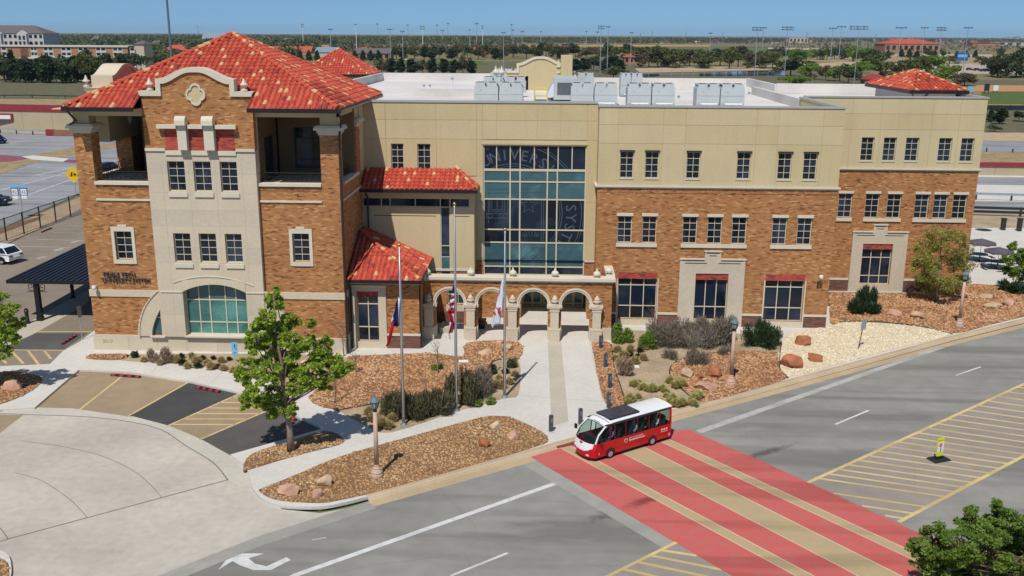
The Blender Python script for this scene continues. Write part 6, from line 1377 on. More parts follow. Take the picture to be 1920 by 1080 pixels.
# ---- flagpoles and flags
def flagpole(label, px, py, ytop):
    b = G(px, py, PZ); h = (PY(px, ytop, b.y)-b).z; t = thing('flagpole', label, 'flagpole', b, 0, 'flagpoles before the entrance')
    f_ = MB().slab([(-.75, -.6), (.75, -.6), (.75, .6), (-.75, .6)], -.02, .012).build('concrete_pad', M['concrete'], t); f_.rotation_euler.z = RA
    MB().lathe([(.2, .0), (.2, .04), (.13, .08), (.1, .14)], n=14).build('collar', M['alu'], t); MB().tube([(0, 0, .05), (0, 0, h*.5), (0, 0, h-.15)], [.085, .075, .045], 10).build('pole', M['alu'], t, smooth=True)
    bm = MB(); bm.lathe([(.02, 0)]+[(.09*math.sin(a), .09-.09*math.cos(a)) for a in (.5, .9, 1.3, 1.7, 2.1, 2.5, 2.9)], (0, 0, h-.15), 12); bm.build('ball_finial', M['gold'], t, smooth=True); MB().tube([(.0, -.1, .5), (.0, -.1, h-.2)], .008, 4).build('halyard', M['white_paint'], t); return b
fp = [flagpole('left flagpole flying the Texas flag at half staff', 757, 797, 457), flagpole('tall middle flagpole flying the United States flag at half staff', 856, 770, 380), flagpole('right flagpole flying a white flag at half staff', 946, 745, 428)]
M['fl_blue'] = plain('flag_blue', (.012, .018, .10), .9, .1); M['fl_red'] = plain('flag_red', (.42, .012, .02), .9, .1); M['fl_white'] = plain('flag_white', (.66, .66, .72), .9, .1); M['fl_mag'] = plain('flag_emblem_red', (.45, .03, .08), .9, .1)
def cloth(t, name, m, pts, Y, folds=5.0, amp=.07):
    """a hanging piece of cloth with this outline, gathered into folds; a few mm thick"""
    P = [PY(x, y, Y) for x, y in pts]; bm = bmesh.new(); f = bm.faces.new([bm.verts.new(p) for p in P]); bmesh.ops.triangulate(bm, faces=[f])
    for _ in range(4): bmesh.ops.subdivide_edges(bm, edges=[e for e in bm.edges if e.calc_length() > .07], cuts=1)
    for v in bm.verts: v.co.y += amp*math.sin(v.co.x*folds*6.0+v.co.z*.8)+.03*math.sin(v.co.z*4+v.co.x*9)
    r = bmesh.ops.extrude_face_region(bm, geom=bm.faces[:])
    for v in r['geom']:
        if isinstance(v, bmesh.types.BMVert): v.co.y += .012
    bmesh.ops.recalc_face_normals(bm, faces=bm.faces)
    for v in bm.verts: v.co -= Vector(t.location)
    me = bpy.data.meshes.new(name); bm.to_mesh(me); bm.free(); me.materials.append(m)
    for p in me.polygons: p.use_smooth = True
    o = bpy.data.objects.new(name, me); link(o, t); return o
t = thing('texas_flag', 'blue, white and red Texas flag drooping on the left flagpole', 'flag', PY(746, 560, fp[0].y-.12)); Y = fp[0].y-.12
cloth(t, 'blue_field', M['fl_blue'], [(745.5, 558), (746.5, 612), (738.5, 611.5), (736.6, 596), (741, 574)], Y); cloth(t, 'white_stripe', M['fl_white'], [(746.6, 557), (750, 560), (750, 610), (746.6, 612)], Y+.02); cloth(t, 'white_fold', M['fl_white'], [(736.5, 592), (738.4, 598), (733.5, 606), (734, 600)], Y-.02)
cloth(t, 'red_stripe', M['fl_red'], [(738.3, 598), (738.6, 612), (736, 626), (731.8, 641), (728.5, 648), (723, 650.5), (727.5, 638), (731, 618), (733.6, 606)], Y-.02)
t = thing('american_flag', 'red and white striped United States flag drooping on the middle flagpole', 'flag', PY(850, 540, fp[1].y-.12)); Y = fp[1].y-.12
cloth(t, 'blue_canton', M['fl_blue'], [(849.2, 533), (851.2, 534), (851.6, 549), (846.6, 550.5)], Y)
bands = [(550, 556, 'white'), (556, 561, 'red'), (561, 567.5, 'white'), (567.5, 572.5, 'red'), (572.5, 579, 'white'), (579, 588, 'red')]
for y0, y1, c in bands:
    x0 = 846.6-(y0-550)*.21; x1 = 846.6-(y1-550)*.21; cloth(t, c+'_stripe', M['fl_'+c], [(x0, y0+1), (851.8, y0-1.5), (851.9, y1-1.5), (x1, y1+1)], Y)
cloth(t, 'red_stripe', M['fl_red'], [(840, 588), (846, 586), (850, 596), (849, 604), (843, 603), (843.6, 594)], Y-.02); cloth(t, 'white_stripe', M['fl_white'], [(846, 586), (851.5, 588), (852, 606), (849, 597)], Y); cloth(t, 'white_stripe', M['fl_white'], [(843, 603), (847, 603), (845.5, 616), (841, 624)], Y); cloth(t, 'red_stripe', M['fl_red'], [(847, 603), (850, 608), (847, 620), (842.5, 626), (841, 624), (845.5, 616)], Y-.02); cloth(t, 'white_stripe', M['fl_white'], [(842.5, 626), (846.5, 621), (846, 634), (843, 637), (841.5, 630)], Y); cloth(t, 'red_stripe', M['fl_red'], [(841, 624.5), (842.4, 627), (842.6, 637), (841.3, 630)], Y-.01); cloth(t, 'blue_fold', M['fl_blue'], [(850, 604), (851.8, 606), (850.5, 612), (848, 618), (848.6, 610)], Y-.01)
t = thing('white_flag', 'white flag with red emblem drooping on the right flagpole', 'flag', PY(943, 530, fp[2].y-.12)); Y = fp[2].y-.12
cloth(t, 'field', M['fl_white'], [(941.5, 525), (944.5, 527), (943, 560), (941, 577), (937.5, 610), (926, 611), (923.5, 615), (920.3, 606.5), (925.5, 591), (929, 576), (936, 546)], Y); cloth(t, 'emblem', M['fl_mag'], [(932, 578), (938, 577.5), (937.6, 590), (933.5, 588)], Y-.06); cloth(t, 'emblem', M['fl_mag'], [(925.5, 585), (929, 584.5), (929, 590), (925.5, 589.5)], Y-.06)
# ---- bollards
def bollard(label, px, py, h=.92):
    b = G(px, py, PZ+.02); t = thing('bollard', label, 'bollard', b, RA, 'blue-grey bollards along the entrance walk'); k = h/.92
    MB().box(-.16, .16, -.16, .16, -.03, .02).build('footing', M['concrete'], t); mb = MB(); mb.box(-.095, .095, -.07, .07, .02, .80*k); mb.build('post', M['blue_steel'], t); mb = MB(); mb.box(-.05, .05, -.075, -.0705, .5*k, .74*k); mb.build('light_slot', M['grey_metal'], t); mb = MB(); mb.hexa([(-.1, -.075, .80*k), (.1, -.075, .80*k), (.1, .075, .80*k), (-.1, .075, .80*k)], [(-.085, -.06, .88*k), (.085, -.06, .88*k), (.085, .06, .88*k), (-.085, .06, .88*k)]); mb.build('cap', M['blue_steel'], t)
M['blue_steel'] = plain('blue_grey_steel', (.085, .10, .125), .5, .4, .3)
for l, x, y in (('bollard standing alone on the walk left of the bus', 1033, 809), ('bollard on the walk just above the bus nose', 1088, 796), ('bollard at the low end of the gravel strip above the bus roof', 1141, 765), ('bollard second from the arcade row top, nearest to the bus roof but one', 1143, 728), ('bollard in the middle of the gravel strip', 1135, 689), ('bollard nearest the arcade', 1126, 654)): bollard(l, x, y, .95)
# ---- wheel stops
def wheel_stop(label, pa, pb):
    a, b = G(*pa, .02), G(*pb, .02); c = (a+b)/2; d = b-a; t = thing('wheel_stop', label, 'wheel stop', c, math.atan2(d.y, d.x), 'red and black parking wheel stops'); L = d.length/2
    pr = [(-.09, 0), (-.07, .1), (.07, .1), (.09, 0)]; mb = MB(); mb.hexa([(-L, -.09, 0), (L, -.09, 0), (L, .09, 0), (-L, .09, 0)], [(-L+.04, -.06, .11), (L-.04, -.06, .11), (L-.04, .06, .11), (-L+.04, .06, .11)]); mb.build('rubber_bar', M['rubber'], t)
    for k in range(4): x = -L+.2+(2*L-.4)*k/3; m2 = MB(); m2.hexa([(x-.11, -.088, .02), (x+.11, -.088, .02), (x+.11, .088, .02), (x-.11, .088, .02)], [(x-.11, -.066, .1125), (x+.11, -.066, .1125), (x+.11, .066, .1125), (x-.11, .066, .1125)]); m2.build('red_band', M['stop_red'], t)
M['stop_red'] = plain('wheel_stop_red', (.42, .03, .045), .7, .2)
wheel_stop('wheel stop at the head of the two tan bays', (208, 704), (264, 708)); wheel_stop('wheel stop in the black sealed bay', (367, 727), (413, 736)); wheel_stop('wheel stop behind the maple trunk', (529, 776), (555, 789)); wheel_stop('wheel stop in the dark bay left of the tower', (117, 646), (143, 630)); wheel_stop('red wheel stop by the fence', (78, 436), (97, 428))
# ---- signs
def sign_post(t, h, r=.028, m='galv'): MB().tube([(0, 0, -.02), (0, 0, h)], r, 6).build('post', M[m], t)
M['sg_blue'] = plain('sign_light_blue', (.18, .42, .62), .5, .4, var=.03); M['sg_dkblue'] = plain('sign_dark_blue', (.02, .10, .30), .5, .4); M['sg_yellow'] = plain('sign_yellow', (.72, .44, .01), .5, .4, var=.04); M['sg_red'] = plain('sign_red', (.30, .02, .04), .5, .4); M['sg_lime'] = plain('sign_fluorescent_yellow', (.62, .68, .01), .5, .4, var=.03); M['sg_mag'] = plain('sign_faded_red', (.55, .06, .24), .5, .4)
def plate(t, name, m, w_, z0, z1, y=-.04, th=.012): return MB().box(-w_/2, w_/2, y, y+th, z0, z1).build(name, M[m], t)
b = G(444, 706, PZ); t = thing('disabled_parking_sign', 'light blue accessible parking sign on post beside the maple', 'sign', b); sign_post(t, 2.15); pl = plate(t, 'sign_plate', 'sg_blue', .36, 1.62, 2.16); plate(t, 'lower_plate', 'sg_blue', .36, 1.36, 1.59)
mb = MB(); mb.lathe([(0.0, 0), (.055, 0), (.055, .004), (0, .004)], (0, 0, 0), 10); q = mb.build('wheelchair_symbol', M['sg_dkblue'], t); q.rotation_euler.x = R(90); q.location = (.02, -.044, 1.98); MB().tube([(.0, -.046, 1.97), (-.01, -.046, 1.83), (.07, -.046, 1.82), (.1, -.046, 1.72)], .02, 4).build('wheelchair_symbol', M['sg_dkblue'], t); text('P', .2, 'sign_letter', M['sg_dkblue'], t, (0, -.045, 1.42), depth=.002, ax='CENTER', world=False)
b = G(154, 637, PZ); t = thing('bay_sign', 'narrow grey parking sign seen edge-on beside the tower corner', 'sign', b, R(72)); sign_post(t, 2.3); plate(t, 'sign_plate', 'grey_metal', .34, 1.55, 2.3)
b = G(1609, 655, PZ); t = thing('leaning_sign', 'leaning grey-backed sign on thin post standing in the white gravel', 'sign', b, R(35)); sign_post(t, 1.9, .03, 'bronze'); p_ = plate(t, 'sign_plate', 'galv', .5, 1.35, 2.05); t.rotation_euler = (R(2), R(7), R(35))
b = Vector((*G(1760, 862)[:2], .012)); t = thing('crossing_sign', 'fluorescent yellow and white in-street pedestrian sign on black base in the hatched median', 'sign', b, R(22)); k = 1.0
mb = MB(); mb.hexa([(-.5, -.32, 0), (.5, -.32, 0), (.5, .32, 0), (-.5, .32, 0)], [(-.42, -.26, .08), (.42, -.26, .08), (.42, .26, .08), (-.42, .26, .08)]); mb.build('rubber_base', M['rubber'], t); MB().box(-.2, .2, -.08, .08, .08, .2).build('hinge_block', M['black'], t)
pn = MB().box(-.19, .19, -.03, .03, .19, 1.12).build('panel', M['sg_lime'], t); MB().box(-.165, .165, -.036, -.0305, .4, .92).build('white_face', M['white_paint'], pn)
q = MB().lathe([(0, 0), (.11, 0), (.11, .006), (0, .006)], n=8).build('stop_symbol', M['sg_mag'], pn); q.rotation_euler.x = R(90); q.location = (-.02, -.037, .78); text('STOP', .08, 'sign_lettering', M['white_paint'], pn, (-.02, -.0445, .755), depth=.001, ax='CENTER', world=False); text('FOR', .075, 'sign_lettering', M['sg_dkblue'], pn, (0, -.0375, .595), depth=.001, ax='CENTER', world=False); text('STATE LAW', .062, 'sign_lettering', M['black'], pn, (0, -.0315, 1.0), depth=.001, ax='CENTER', world=False)
mb = MB(); mb.lathe([(.0, .0), (.022, .01), (.026, .03), (.0, .05)], (0, -.042, .55), 8); mb.tube([(0, -.042, .54), (.005, -.042, .48)], .02, 5); mb.tube([(.005, -.042, .49), (-.035, -.042, .42)], .012, 4); mb.tube([(.005, -.042, .49), (.04, -.042, .42)], .012, 4); mb.build('pedestrian_symbol', M['black'], pn)
# ---- carport
PF = G(72, 603); t = thing('carport', 'black steel carport with ribbed metal roof beside the corner tower', 'carport', (-34, 71, 0))
pts = W([(18, 526), (166, 528)], 3.0); cz_ = 3.0; A0, A1 = Vector((-37.9, 64.7)), Vector((-31.0, 64.7)); dv = Vector((-.02, 1)); DL = 13.5
def cpt(u, v, z): p = A0.lerp(A1, u)+dv*v; return (p.x, p.y, z)
MB().hexa([cpt(0, 0, 2.93), cpt(1, 0, 2.93), cpt(1, DL, 2.93), cpt(0, DL, 2.93)], [cpt(0, 0, 3.0), cpt(1, 0, 3.0), cpt(1, DL, 3.0), cpt(0, DL, 3.0)]).build('roof_deck', M['carport'] if 'carport' in M else M.setdefault('carport', plain('dark_blue_metal_roof', (.030, .036, .058), .4, .5, .3)), t, world=True)
for i in range(17):
    u = (i+.4)/17; MB().hexa([cpt(u-.006, -.02, 3.0), cpt(u+.006, -.02, 3.0), cpt(u+.006, DL, 3.0), cpt(u-.006, DL, 3.0)], [cpt(u-.004, -.02, 3.09), cpt(u+.004, -.02, 3.09), cpt(u+.004, DL, 3.09), cpt(u-.004, DL, 3.09)]).build('roof_rib', M['carport'], t, world=True)
MB().hexa([cpt(-.005, -.1, 2.78), cpt(1.005, -.1, 2.78), cpt(1.005, 0, 2.78), cpt(-.005, 0, 2.78)], [cpt(-.005, -.1, 3.02), cpt(1.005, -.1, 3.02), cpt(1.005, -.003, 3.02), cpt(-.005, -.003, 3.02)]).build('fascia', M['black'], t, world=True)
MB().hexa([cpt(-.02, -.1, 2.78), cpt(-.002, -.1, 2.78), cpt(-.002, DL, 2.78), cpt(-.02, DL, 2.78)], [cpt(-.02, -.1, 3.02), cpt(-.002, -.1, 3.02), cpt(-.002, DL, 3.02), cpt(-.02, DL, 3.02)]).build('fascia', M['black'], t, world=True)
for px, py in ((-36.05, 64.9), (-31.6, 64.9), (-36.2, 76.5), (-31.7, 76.5), (-31.7, 70.7)):
    p_ = MB().box(px-.16, px+.16, py-.16, py+.16, 0, 2.93).build('post', M['black'], t, world=True); MB().box(px-.2, px+.2, py-.2, py+.2, 0, .3).build('post_base', M['black'], p_, world=True)
    mb = MB()
    for s in (-1, 1): mb.tube([(px+s*.2, py, 2.2), (px+s*.55, py, 2.25), (px+s*.6, py, 2.6), (px+s*.35, py, 2.7), (px+s*.3, py, 2.45), (px+s*.45, py, 2.42)], .03, 4); mb.tube([(px+s*.1, py, 2.15), (px+s*.7, py, 2.15)], .03, 4)
    mb.build('scroll_bracket', M['black'], p_, world=True)
for l, x, y in (('black bollard in front of the carport left post', 52, 606), ('black bollard under the carport edge', 137, 558)):
    b = G(x, y, .02); o = thing('bollard', l, 'bollard', b, 0, 'black bollards at the carport'); MB().lathe([(.2, -.02), (.2, .1), (.14, .14), (.13, .8), (.16, .86), (.16, .92), (.1, 1.0)], n=10).build('post', M['black'], o); MB().lathe([(.12, 1.0), (.12, 1.06), (.02, 1.12)], n=10).build('cap', M['black'], o)
# ---- cars
def car(label, loc, rz, paint, suv=True, group=None, name='car'):
    """local x from tail (-) to nose (+), y across"""
    t = thing(name, label, 'car', loc, rz, group); L, Wd = 2.2, .88
    pb = [(-L, .34), (-L-.03, .62), (-L+.05, .92), (-1.9, .96), (-.6, .95), (.9, .93), (1.85, .84), (2.12, .72), (L, .5), (L-.04, .3)]
    mb = MB(); n = len(pb)
    for y, ins in ((-Wd+.1, .08), (-Wd, 0), (Wd, 0), (Wd-.1, .08)):
        for x, z in pb: mb.v.append((x*(1-.03*(ins > 0)), y, z+(0.04 if ins > 0 and z > .8 else 0)))
    for i in range(3):
        for j in range(n): mb.f.append((i*n+j, i*n+(j+1) % n, (i+1)*n+(j+1) % n, (i+1)*n+j)); mb.m.append(0)
    mb.f.append(tuple(range(n-1, -1, -1))); mb.f.append(tuple(range(3*n, 4*n))); mb.m += [0, 0]
    mb.build('body', paint, t, smooth=False)
    top = 1.52 if suv else 1.36; xr = -2.0 if suv else -1.55
    lo = [(xr, .94), (1.05, .92)]; hi = [(xr+.42, top-.06), (xr+.75, top), (-.1, top), (.28, top-.06)]
    mb = MB(); b_ = [(xr, -Wd+.06, .95), (1.08, -Wd+.06, .92), (1.08, Wd-.06, .92), (xr, Wd-.06, .95)]; u_ = [(xr+.5, -Wd+.2, top), (.25, -Wd+.2, top), (.25, Wd-.2, top), (xr+.5, Wd-.2, top)]
    mb.hexa(b_, u_); mb.build('glasshouse', M['glass'], t); mb = MB(); mb.hexa([(xr+.42, -Wd+.17, top-.05), (.32, -Wd+.17, top-.05), (.32, Wd-.17, top-.05), (xr+.42, Wd-.17, top-.05)], [(xr+.55, -Wd+.26, top+.05), (.15, -Wd+.26, top+.05), (.15, Wd-.26, top+.05), (xr+.55, Wd-.26, top+.05)]); mb.build('roof', paint, t)
    for s in (-1, 1):
        mb = MB()
        for x0, x1 in ((xr, xr+.5), (-.55, -.5), (1.08, .25)): mb.tube([(x0, s*(Wd-.055), .94), (x1, s*(Wd-.195), top-.02)], .045, 4)
        mb.build('window_pillars', paint, t)
        for x in (-1.35, 1.38):
            wheel(t, x, s*(Wd+.01), .34, .34, .22, s); m2 = MB()
            for k_ in range(10):
                t0, t1 = math.pi*k_/10, math.pi*(k_+1)/10; yq = s*(Wd+.003); m2.quad((x+.41*math.cos(t0), yq, .34+.41*math.sin(t0)), (x+.41*math.cos(t1), yq, .34+.41*math.sin(t1)), (x, yq, .34))
            m2.build('wheel_arch', M['black'], t)
        MB().box(L-.09, L+.005, s*.6-.17, s*.6+.17, .6, .72).build('headlight', M['headlamp'], t); MB().box(-L-.035, -L+.06, s*.62-.18, s*.62+.18, .72, .84).build('tail_light', M['sg_red'], t); MB().box(.72, .86, s*Wd if s > 0 else s*Wd-.16, s*Wd+.16 if s > 0 else s*Wd, .93, 1.05).build('mirror', paint, t)
    MB().box(L-.03, L+.02, -.5, .5, .36, .52).build('grille', M['black'], t); MB().box(-L-.06, -L, -.24, .24, .5, .62).build('number_plate', M['white_paint'], t); return t
M['car_white'] = plain('white_car_paint', (.74, .75, .78), .2, .6, var=.01); M['car_blue'] = plain('dark_blue_car_paint', (.012, .02, .06), .2, .6, .2); M['car_black'] = plain('black_car_paint', (.012, .012, .014), .2, .6)
p = G(20, 495); car('white sport utility car parked in the lot by the carport', (p.x-1.7, p.y+.8, .01), math.atan2(.25, -1), M['car_white'])
p = G(4, 268); car('dark blue car driving on the wide road at the left edge', (p.x-1.0, p.y, .06), R(-35), M['car_blue'])
p = G(193, 326); car('black car on the road seen through the tower loggia', (p.x, p.y, .06), R(-120), M['car_black'])
p = G(-3, 384); car('black car at the left edge beyond the fence', (p.x-.9, p.y, .06), R(0), M['car_black'], False)
# ---- picnic tables with umbrellas
M['umb'] = plain('purple_grey_canvas', (.105, .085, .105), .85, .1)
def picnic(label, label2, px, py, upx, upy):
    b = G(px, py, .055); t = thing('picnic_table', label, 'picnic table', b, R(-20), 'picnic tables on the patio')
    MB().lathe([(.7, .7), (.7, .76)], n=8).build('table_top', M['blue_steel'], t); MB().tube([(0, 0, 0), (0, 0, .7)], .06, 8).build('pedestal', M['black'], t)
    for k in range(4): a = math.pi/2*k+.4; c, s = math.cos(a), math.sin(a); q = MB().hexa([(c*.95-s*.5, s*.95+c*.5, .43), (c*.95+s*.5, s*.95-c*.5, .43), (c*1.25+s*.5, s*1.25-c*.5, .43), (c*1.25-s*.5, s*1.25+c*.5, .43)], [(c*.95-s*.5, s*.95+c*.5, .47), (c*.95+s*.5, s*.95-c*.5, .47), (c*1.25+s*.5, s*1.25-c*.5, .47), (c*1.25-s*.5, s*1.25+c*.5, .47)]).build('bench', M['blue_steel'], t); MB().tube([(0, 0, .15), (c*1.1, s*1.1, .2), (c*1.1, s*1.1, .43)], .03, 5).build('bench_arm', M['black'], t)
    u = thing('patio_umbrella', label2, 'umbrella', b+Vector((0, 0, .76)), 0, 'umbrellas over the picnic tables'); h = (PY(px, upy, b.y)-b).z-.76; mb = MB(); n = 8; r_ = 1.3
    for k in range(n):
        a0, a1 = 2*math.pi*k/n, 2*math.pi*(k+1)/n; am = (a0+a1)/2; A_ = (r_*math.cos(a0), r_*math.sin(a0), h-.38); B_ = (r_*math.cos(a1), r_*math.sin(a1), h-.38); m_ = (r_*.9*math.cos(am), r_*.9*math.sin(am), h-.33); mb.quad(A_, m_, (0, 0, h)); mb.quad(m_, B_, (0, 0, h)); mb.quad(A_, (A_[0], A_[1], A_[2]-.14), (m_[0], m_[1], m_[2]-.14), m_); mb.quad(m_, (m_[0], m_[1], m_[2]-.14), (B_[0], B_[1], B_[2]-.14), B_)
    mb.build('canopy', M['umb'], u); MB().tube([(0, 0, 0), (0, 0, h+.08)], .025, 6).build('pole', M['white_paint'], u); mb = MB()
    for k in range(n): a = 2*math.pi*k/n; mb.tube([(0, 0, h-.05), (r_*.97*math.cos(a), r_*.97*math.sin(a), h-.4)], .012, 3)
    mb.build('ribs', M['alu'], u)
picnic('picnic table under the left umbrella on the patio', 'left purple-grey umbrella on the patio', 1836, 491, 1840, 447); picnic('picnic table under the right umbrella on the patio', 'right purple-grey umbrella on the patio', 1869, 505, 1870, 463)
# bench inside the entrance court
b = G(905, 605); t = thing('court_bench', 'black metal bench in the court behind the second arch', 'bench', (-4.4, 64.9, 0), R(90)); mb = MB()
MB().box(-.8, .8, -.25, .25, .42, .47).build('seat', M['black'], t); MB().box(-.8, .8, .25, .3, .47, .95).build('backrest', M['black'], t); [MB().box(x-.04, x+.04, -.22, .28, 0, .42).build('leg', M['black'], t) for x in (-.7, .7)]
slabm('court_planter_wall', [(-7.2, 63.0), (-6.4, 63.0), (-6.4, 64.6), (-7.2, 64.6)], 0, .5, M['concrete2'], kind='structure')
# in-ground lights and cover plates on the beds
for l, x, y in (('flat white utility cover on the dirt by the dry pink bush', 1189, 688), ('flat white utility cover on red gravel behind the right flagpole', 869, 678)):
    o = thing('utility_cover', l, 'utility cover', G(x, y, PZ+.04), .1); MB().box(-.28, .28, -.18, .18, 0, .06).build('lid', M['white_paint'], o); MB().box(-.31, .31, -.21, .21, -.02, .03).build('frame', M['concrete'], o)
o = thing('spotlight', 'small dark spotlight on gravel by the right lamp post', 'spotlight', G(1374, 703, PZ+.04)); MB().tube([(0, 0, 0), (0, 0, .2)], .03, 6).build('stake', M['black'], o); MB().tube([(0, .12, .28), (0, -.16, .36)], [.1, .12], 8).build('lamp_head', M['black'], o)
# ------------------------------------------------------------------ things on the roof
M['unit'] = plain('pale_grey_unit_metal', (.46, .49, .49), .55, .4, .1, var=.04); M['unit_dark'] = plain('coil_dark', (.10, .12, .13), .7, .3); M['yellow_rail'] = plain('yellow_safety_rail', (.62, .52, .08), .5, .4); M['pipe_blue'] = plain('blue_grey_pipe', (.20, .27, .36), .5, .4)
ZR0 = 14.5
def chiller(label, x0, x1, y, h=1.75, z0=14.75, dep=1.9, group='cooling units on the white roof', mods=2):
    w_ = x1-x0; t = thing('cooling_unit', label, 'cooling unit', ((x0+x1)/2, y+dep/2, ZR0), 0, group); X = -w_/2
    MB().box(X, -X, -dep/2, dep/2, .06, .25).build('base_frame', M['galv'], t)
    for k in range(4): MB().box(X+.1+(w_-.3)*(k % 2), X+.2+(w_-.3)*(k % 2), (-dep/2+.05) if k < 2 else dep/2-.15, (-dep/2+.15) if k < 2 else dep/2-.05, 0, .06).build('foot', M['galv'], t)
    b = MB().box(X, -X, -dep/2, dep/2, .25, h-.35).build('cabinet', M['unit'], t); MB().box(X+.02, -X-.02, -dep/2-.006, -dep/2, (h-.1)/2, (h-.1)/2+.025).build('panel_seam', M['grey_metal'], b); MB().box(X+w_*.25, X+w_*.25+.1, -dep/2-.008, -dep/2, h-.62, h-.57).build('name_plate', M['grey_metal'], b)
    for k in range(mods):
        a = X+w_*k/mods+.02; c = X+w_*(k+1)/mods-.02; m_ = (a+c)/2; q = (c-a)*.22
        MB().prism([(a, h-.35), (c, h-.35), (c-q*.55, h-.12), (c-q*.2, h-.05), (c-q*.2, h), (a+q*.2, h), (a+q*.2, h-.05), (a+q*.55, h-.12)], -dep/2+.02, dep/2-.02).build('fan_deck', M['unit'], t)
        MB().lathe([(.34*(c-a), h), (.34*(c-a), h+.05), (.3*(c-a), h+.05), (.3*(c-a), h+.01)], (m_, -dep*.22, 0), 12).build('fan_ring', M['unit_dark'], t)
    mb = MB(); mb.tube([(X+.3, -dep/2-.22, .22), (-X-.2, -dep/2-.22, .22)], .07, 6); mb.build('pipe', M['white_paint'], t); mb = MB()
    for k in range(3): xx = X+.4+(w_-.8)*k/2; mb.tube([(xx, -dep/2-.22, .0), (xx, -dep/2-.22, .22), (xx, -dep/2, .3)], .045, 5)
    mb.build('pipe_drop', M['pipe_blue'], t); return t
YF = 78.0
def xr(px): return PY(px, 170, YF).x
n = 0
for a, b in ((889, 934), (937, 980)):
    for j in range(4):
        n += 1; chiller(f'{("front", "second", "third", "rear")[j]} unit of the {"left" if a < 900 else "right"} column in the left cluster of rooftop coolers', xr(a), xr(b), YF+j*10.5, 1.75)
for a, b, l in ((1071, 1112, 'first front-row rooftop cooler right of the roof ladder rail'), (1115, 1158, 'second front-row rooftop cooler right of the ladder rail'), (1177, 1221, 'third front-row rooftop cooler, left of the middle pair'), (1223, 1266, 'fourth front-row rooftop cooler, right of the middle pair'), (1307, 1350, 'fifth front-row rooftop cooler, left of the far right pair'), (1352, 1397, 'rightmost front-row rooftop cooler')): chiller(l, xr(a), xr(b), YF, 1.75)
for a, b, l in ((1083, 1114, 'cooler standing behind the front row beside the plain gable'), (1164, 1183, 'narrow left one of two coolers behind the front row'), (1184, 1205, 'narrow right one of two coolers behind the front row')): p, q = PY(a, 150, 90).x, PY(b, 150, 90).x; chiller(l, p, q, 90, 2.1)
# air handler with slanted ducts
t = thing('air_handler', 'dark blue-grey air handler with slanted hoods right of the ladder rail', 'air handler', (PY(1058, 170, 83).x, 83, ZR0)); MB().box(-.9, 1.0, -1, 6, .2, 1.9).build('cabinet', M['unit'], t)
for k in range(4): MB().hexa([(-1.5, -.8+k*1.4, .5), (-.9, -.8+k*1.4, .5), (-.9, .2+k*1.4, .5), (-1.5, .2+k*1.4, .5)], [(-1.0, -.5+k*1.4, 1.5), (-.9, -.5+k*1.4, 1.5), (-.9, .4+k*1.4, 1.5), (-1.0, .4+k*1.4, 1.5)]).build('intake_hood', M['galv'], t)
MB().box(-.6, .9, -1.02, -1.0, .6, 1.6).build('louvre', M['unit_dark'], t)
t = thing('safety_rail', 'yellow safety rail round the roof hatch', 'rail', (PY(1014, 175, 80).x, 80, ZR0)); X = .52
for x in (-X, X):
    for y in (0, 1.0): MB().tube([(x, y, 0), (x, y, 1.2)], .045, 6).build('post', M['yellow_rail'], t)
for z in (.6, 1.18): MB().tube([(-X, 0, z), (X, 0, z)], .04, 5).build('rail', M['yellow_rail'], t); MB().tube([(-X, 1, z), (X, 1, z)], .04, 5).build('rail', M['yellow_rail'], t)
MB().box(-X, X, .2, .9, .0, .3).build('hatch', M['grey_metal'], t)
t = thing('roof_duct', 'small white duct on legs beside the left cluster of rooftop coolers', 'duct', (PY(990, 170, 82).x, 82, ZR0)); MB().box(-.5, .7, -.3, .3, .5, .75).build('duct', M['white_paint'], t); [MB().box(x-.03, x+.03, -.03, .03, 0, .5).build('leg', M['pipe_blue'], t) for x in (-.4, .6)]
for l, px, y in (('white vent stack far left on the roof', 848, 96), ('short roof vent near the middle cooler pair', 1273, 84), ('roof vent at the right end of the roof', 1405, 90), ('small vent pipe on the left roof', 795, 99), ('second small vent pipe on the left roof', 806, 99)):
    t = thing('roof_vent', l, 'roof vent', (PY(px, 170, y).x, y, ZR0), 0, 'vents on the white roof'); h = 1.3 if 'stack' in l else .45; MB().tube([(0, 0, 0), (0, 0, h)], .07, 8).build('pipe', M['white_paint'], t); MB().lathe([(.13, h-.08), (.13, h), (.05, h+.08)], n=8).build('cap', M['grey_metal'], t)
for l, px, y in (('tall white roof antenna beside the left cooler cluster', 936, 88),): t = thing('roof_antenna', l, 'antenna', (PY(px, 120, y).x, y, ZR0)); MB().tube([(0, 0, 0), (0, 0, 2.6)], .03, 5).build('mast', M['white_paint'], t); MB().tube([(-.2, 0, 2.2), (.2, 0, 2.2)], .02, 4).build('crossbar', M['white_paint'], t)

# ------------------------------------------------------------------ land behind: roads, fields, walls
M['lawn'] = soil('mown_grass', (.085, .12, .035), .25); M['olive'] = soil('rough_grass', (.125, .115, .068), .35); M['drygrass'] = soil('dry_verge', (.30, .22, .12), .3); M['sand'] = soil('sandy_ground', (.42, .31, .20), .2); M['field_green'] = soil('far_green_field', (.10, .135, .05), .2); M['clay'] = soil('orange_clay', (.42, .22, .10), .2); M['pale_soil'] = soil('pale_pinkish_soil', (.40, .32, .26), .15); M['brownland'] = soil('brown_scrub', (.17, .14, .08), .35)
M['wall_buff'] = plain('buff_retaining_wall', (.42, .345, .235), .9, .15, var=.08, scale=.2); M['wall_red'] = plain('red_wall_cap', (.26, .035, .045), .7, .2, var=.1); M['purple_red'] = plain('red_crossing_far', (.24, .075, .10), .8, .2)
def land(name, px, z, m): return sheet(name, W(px), z, M[m])
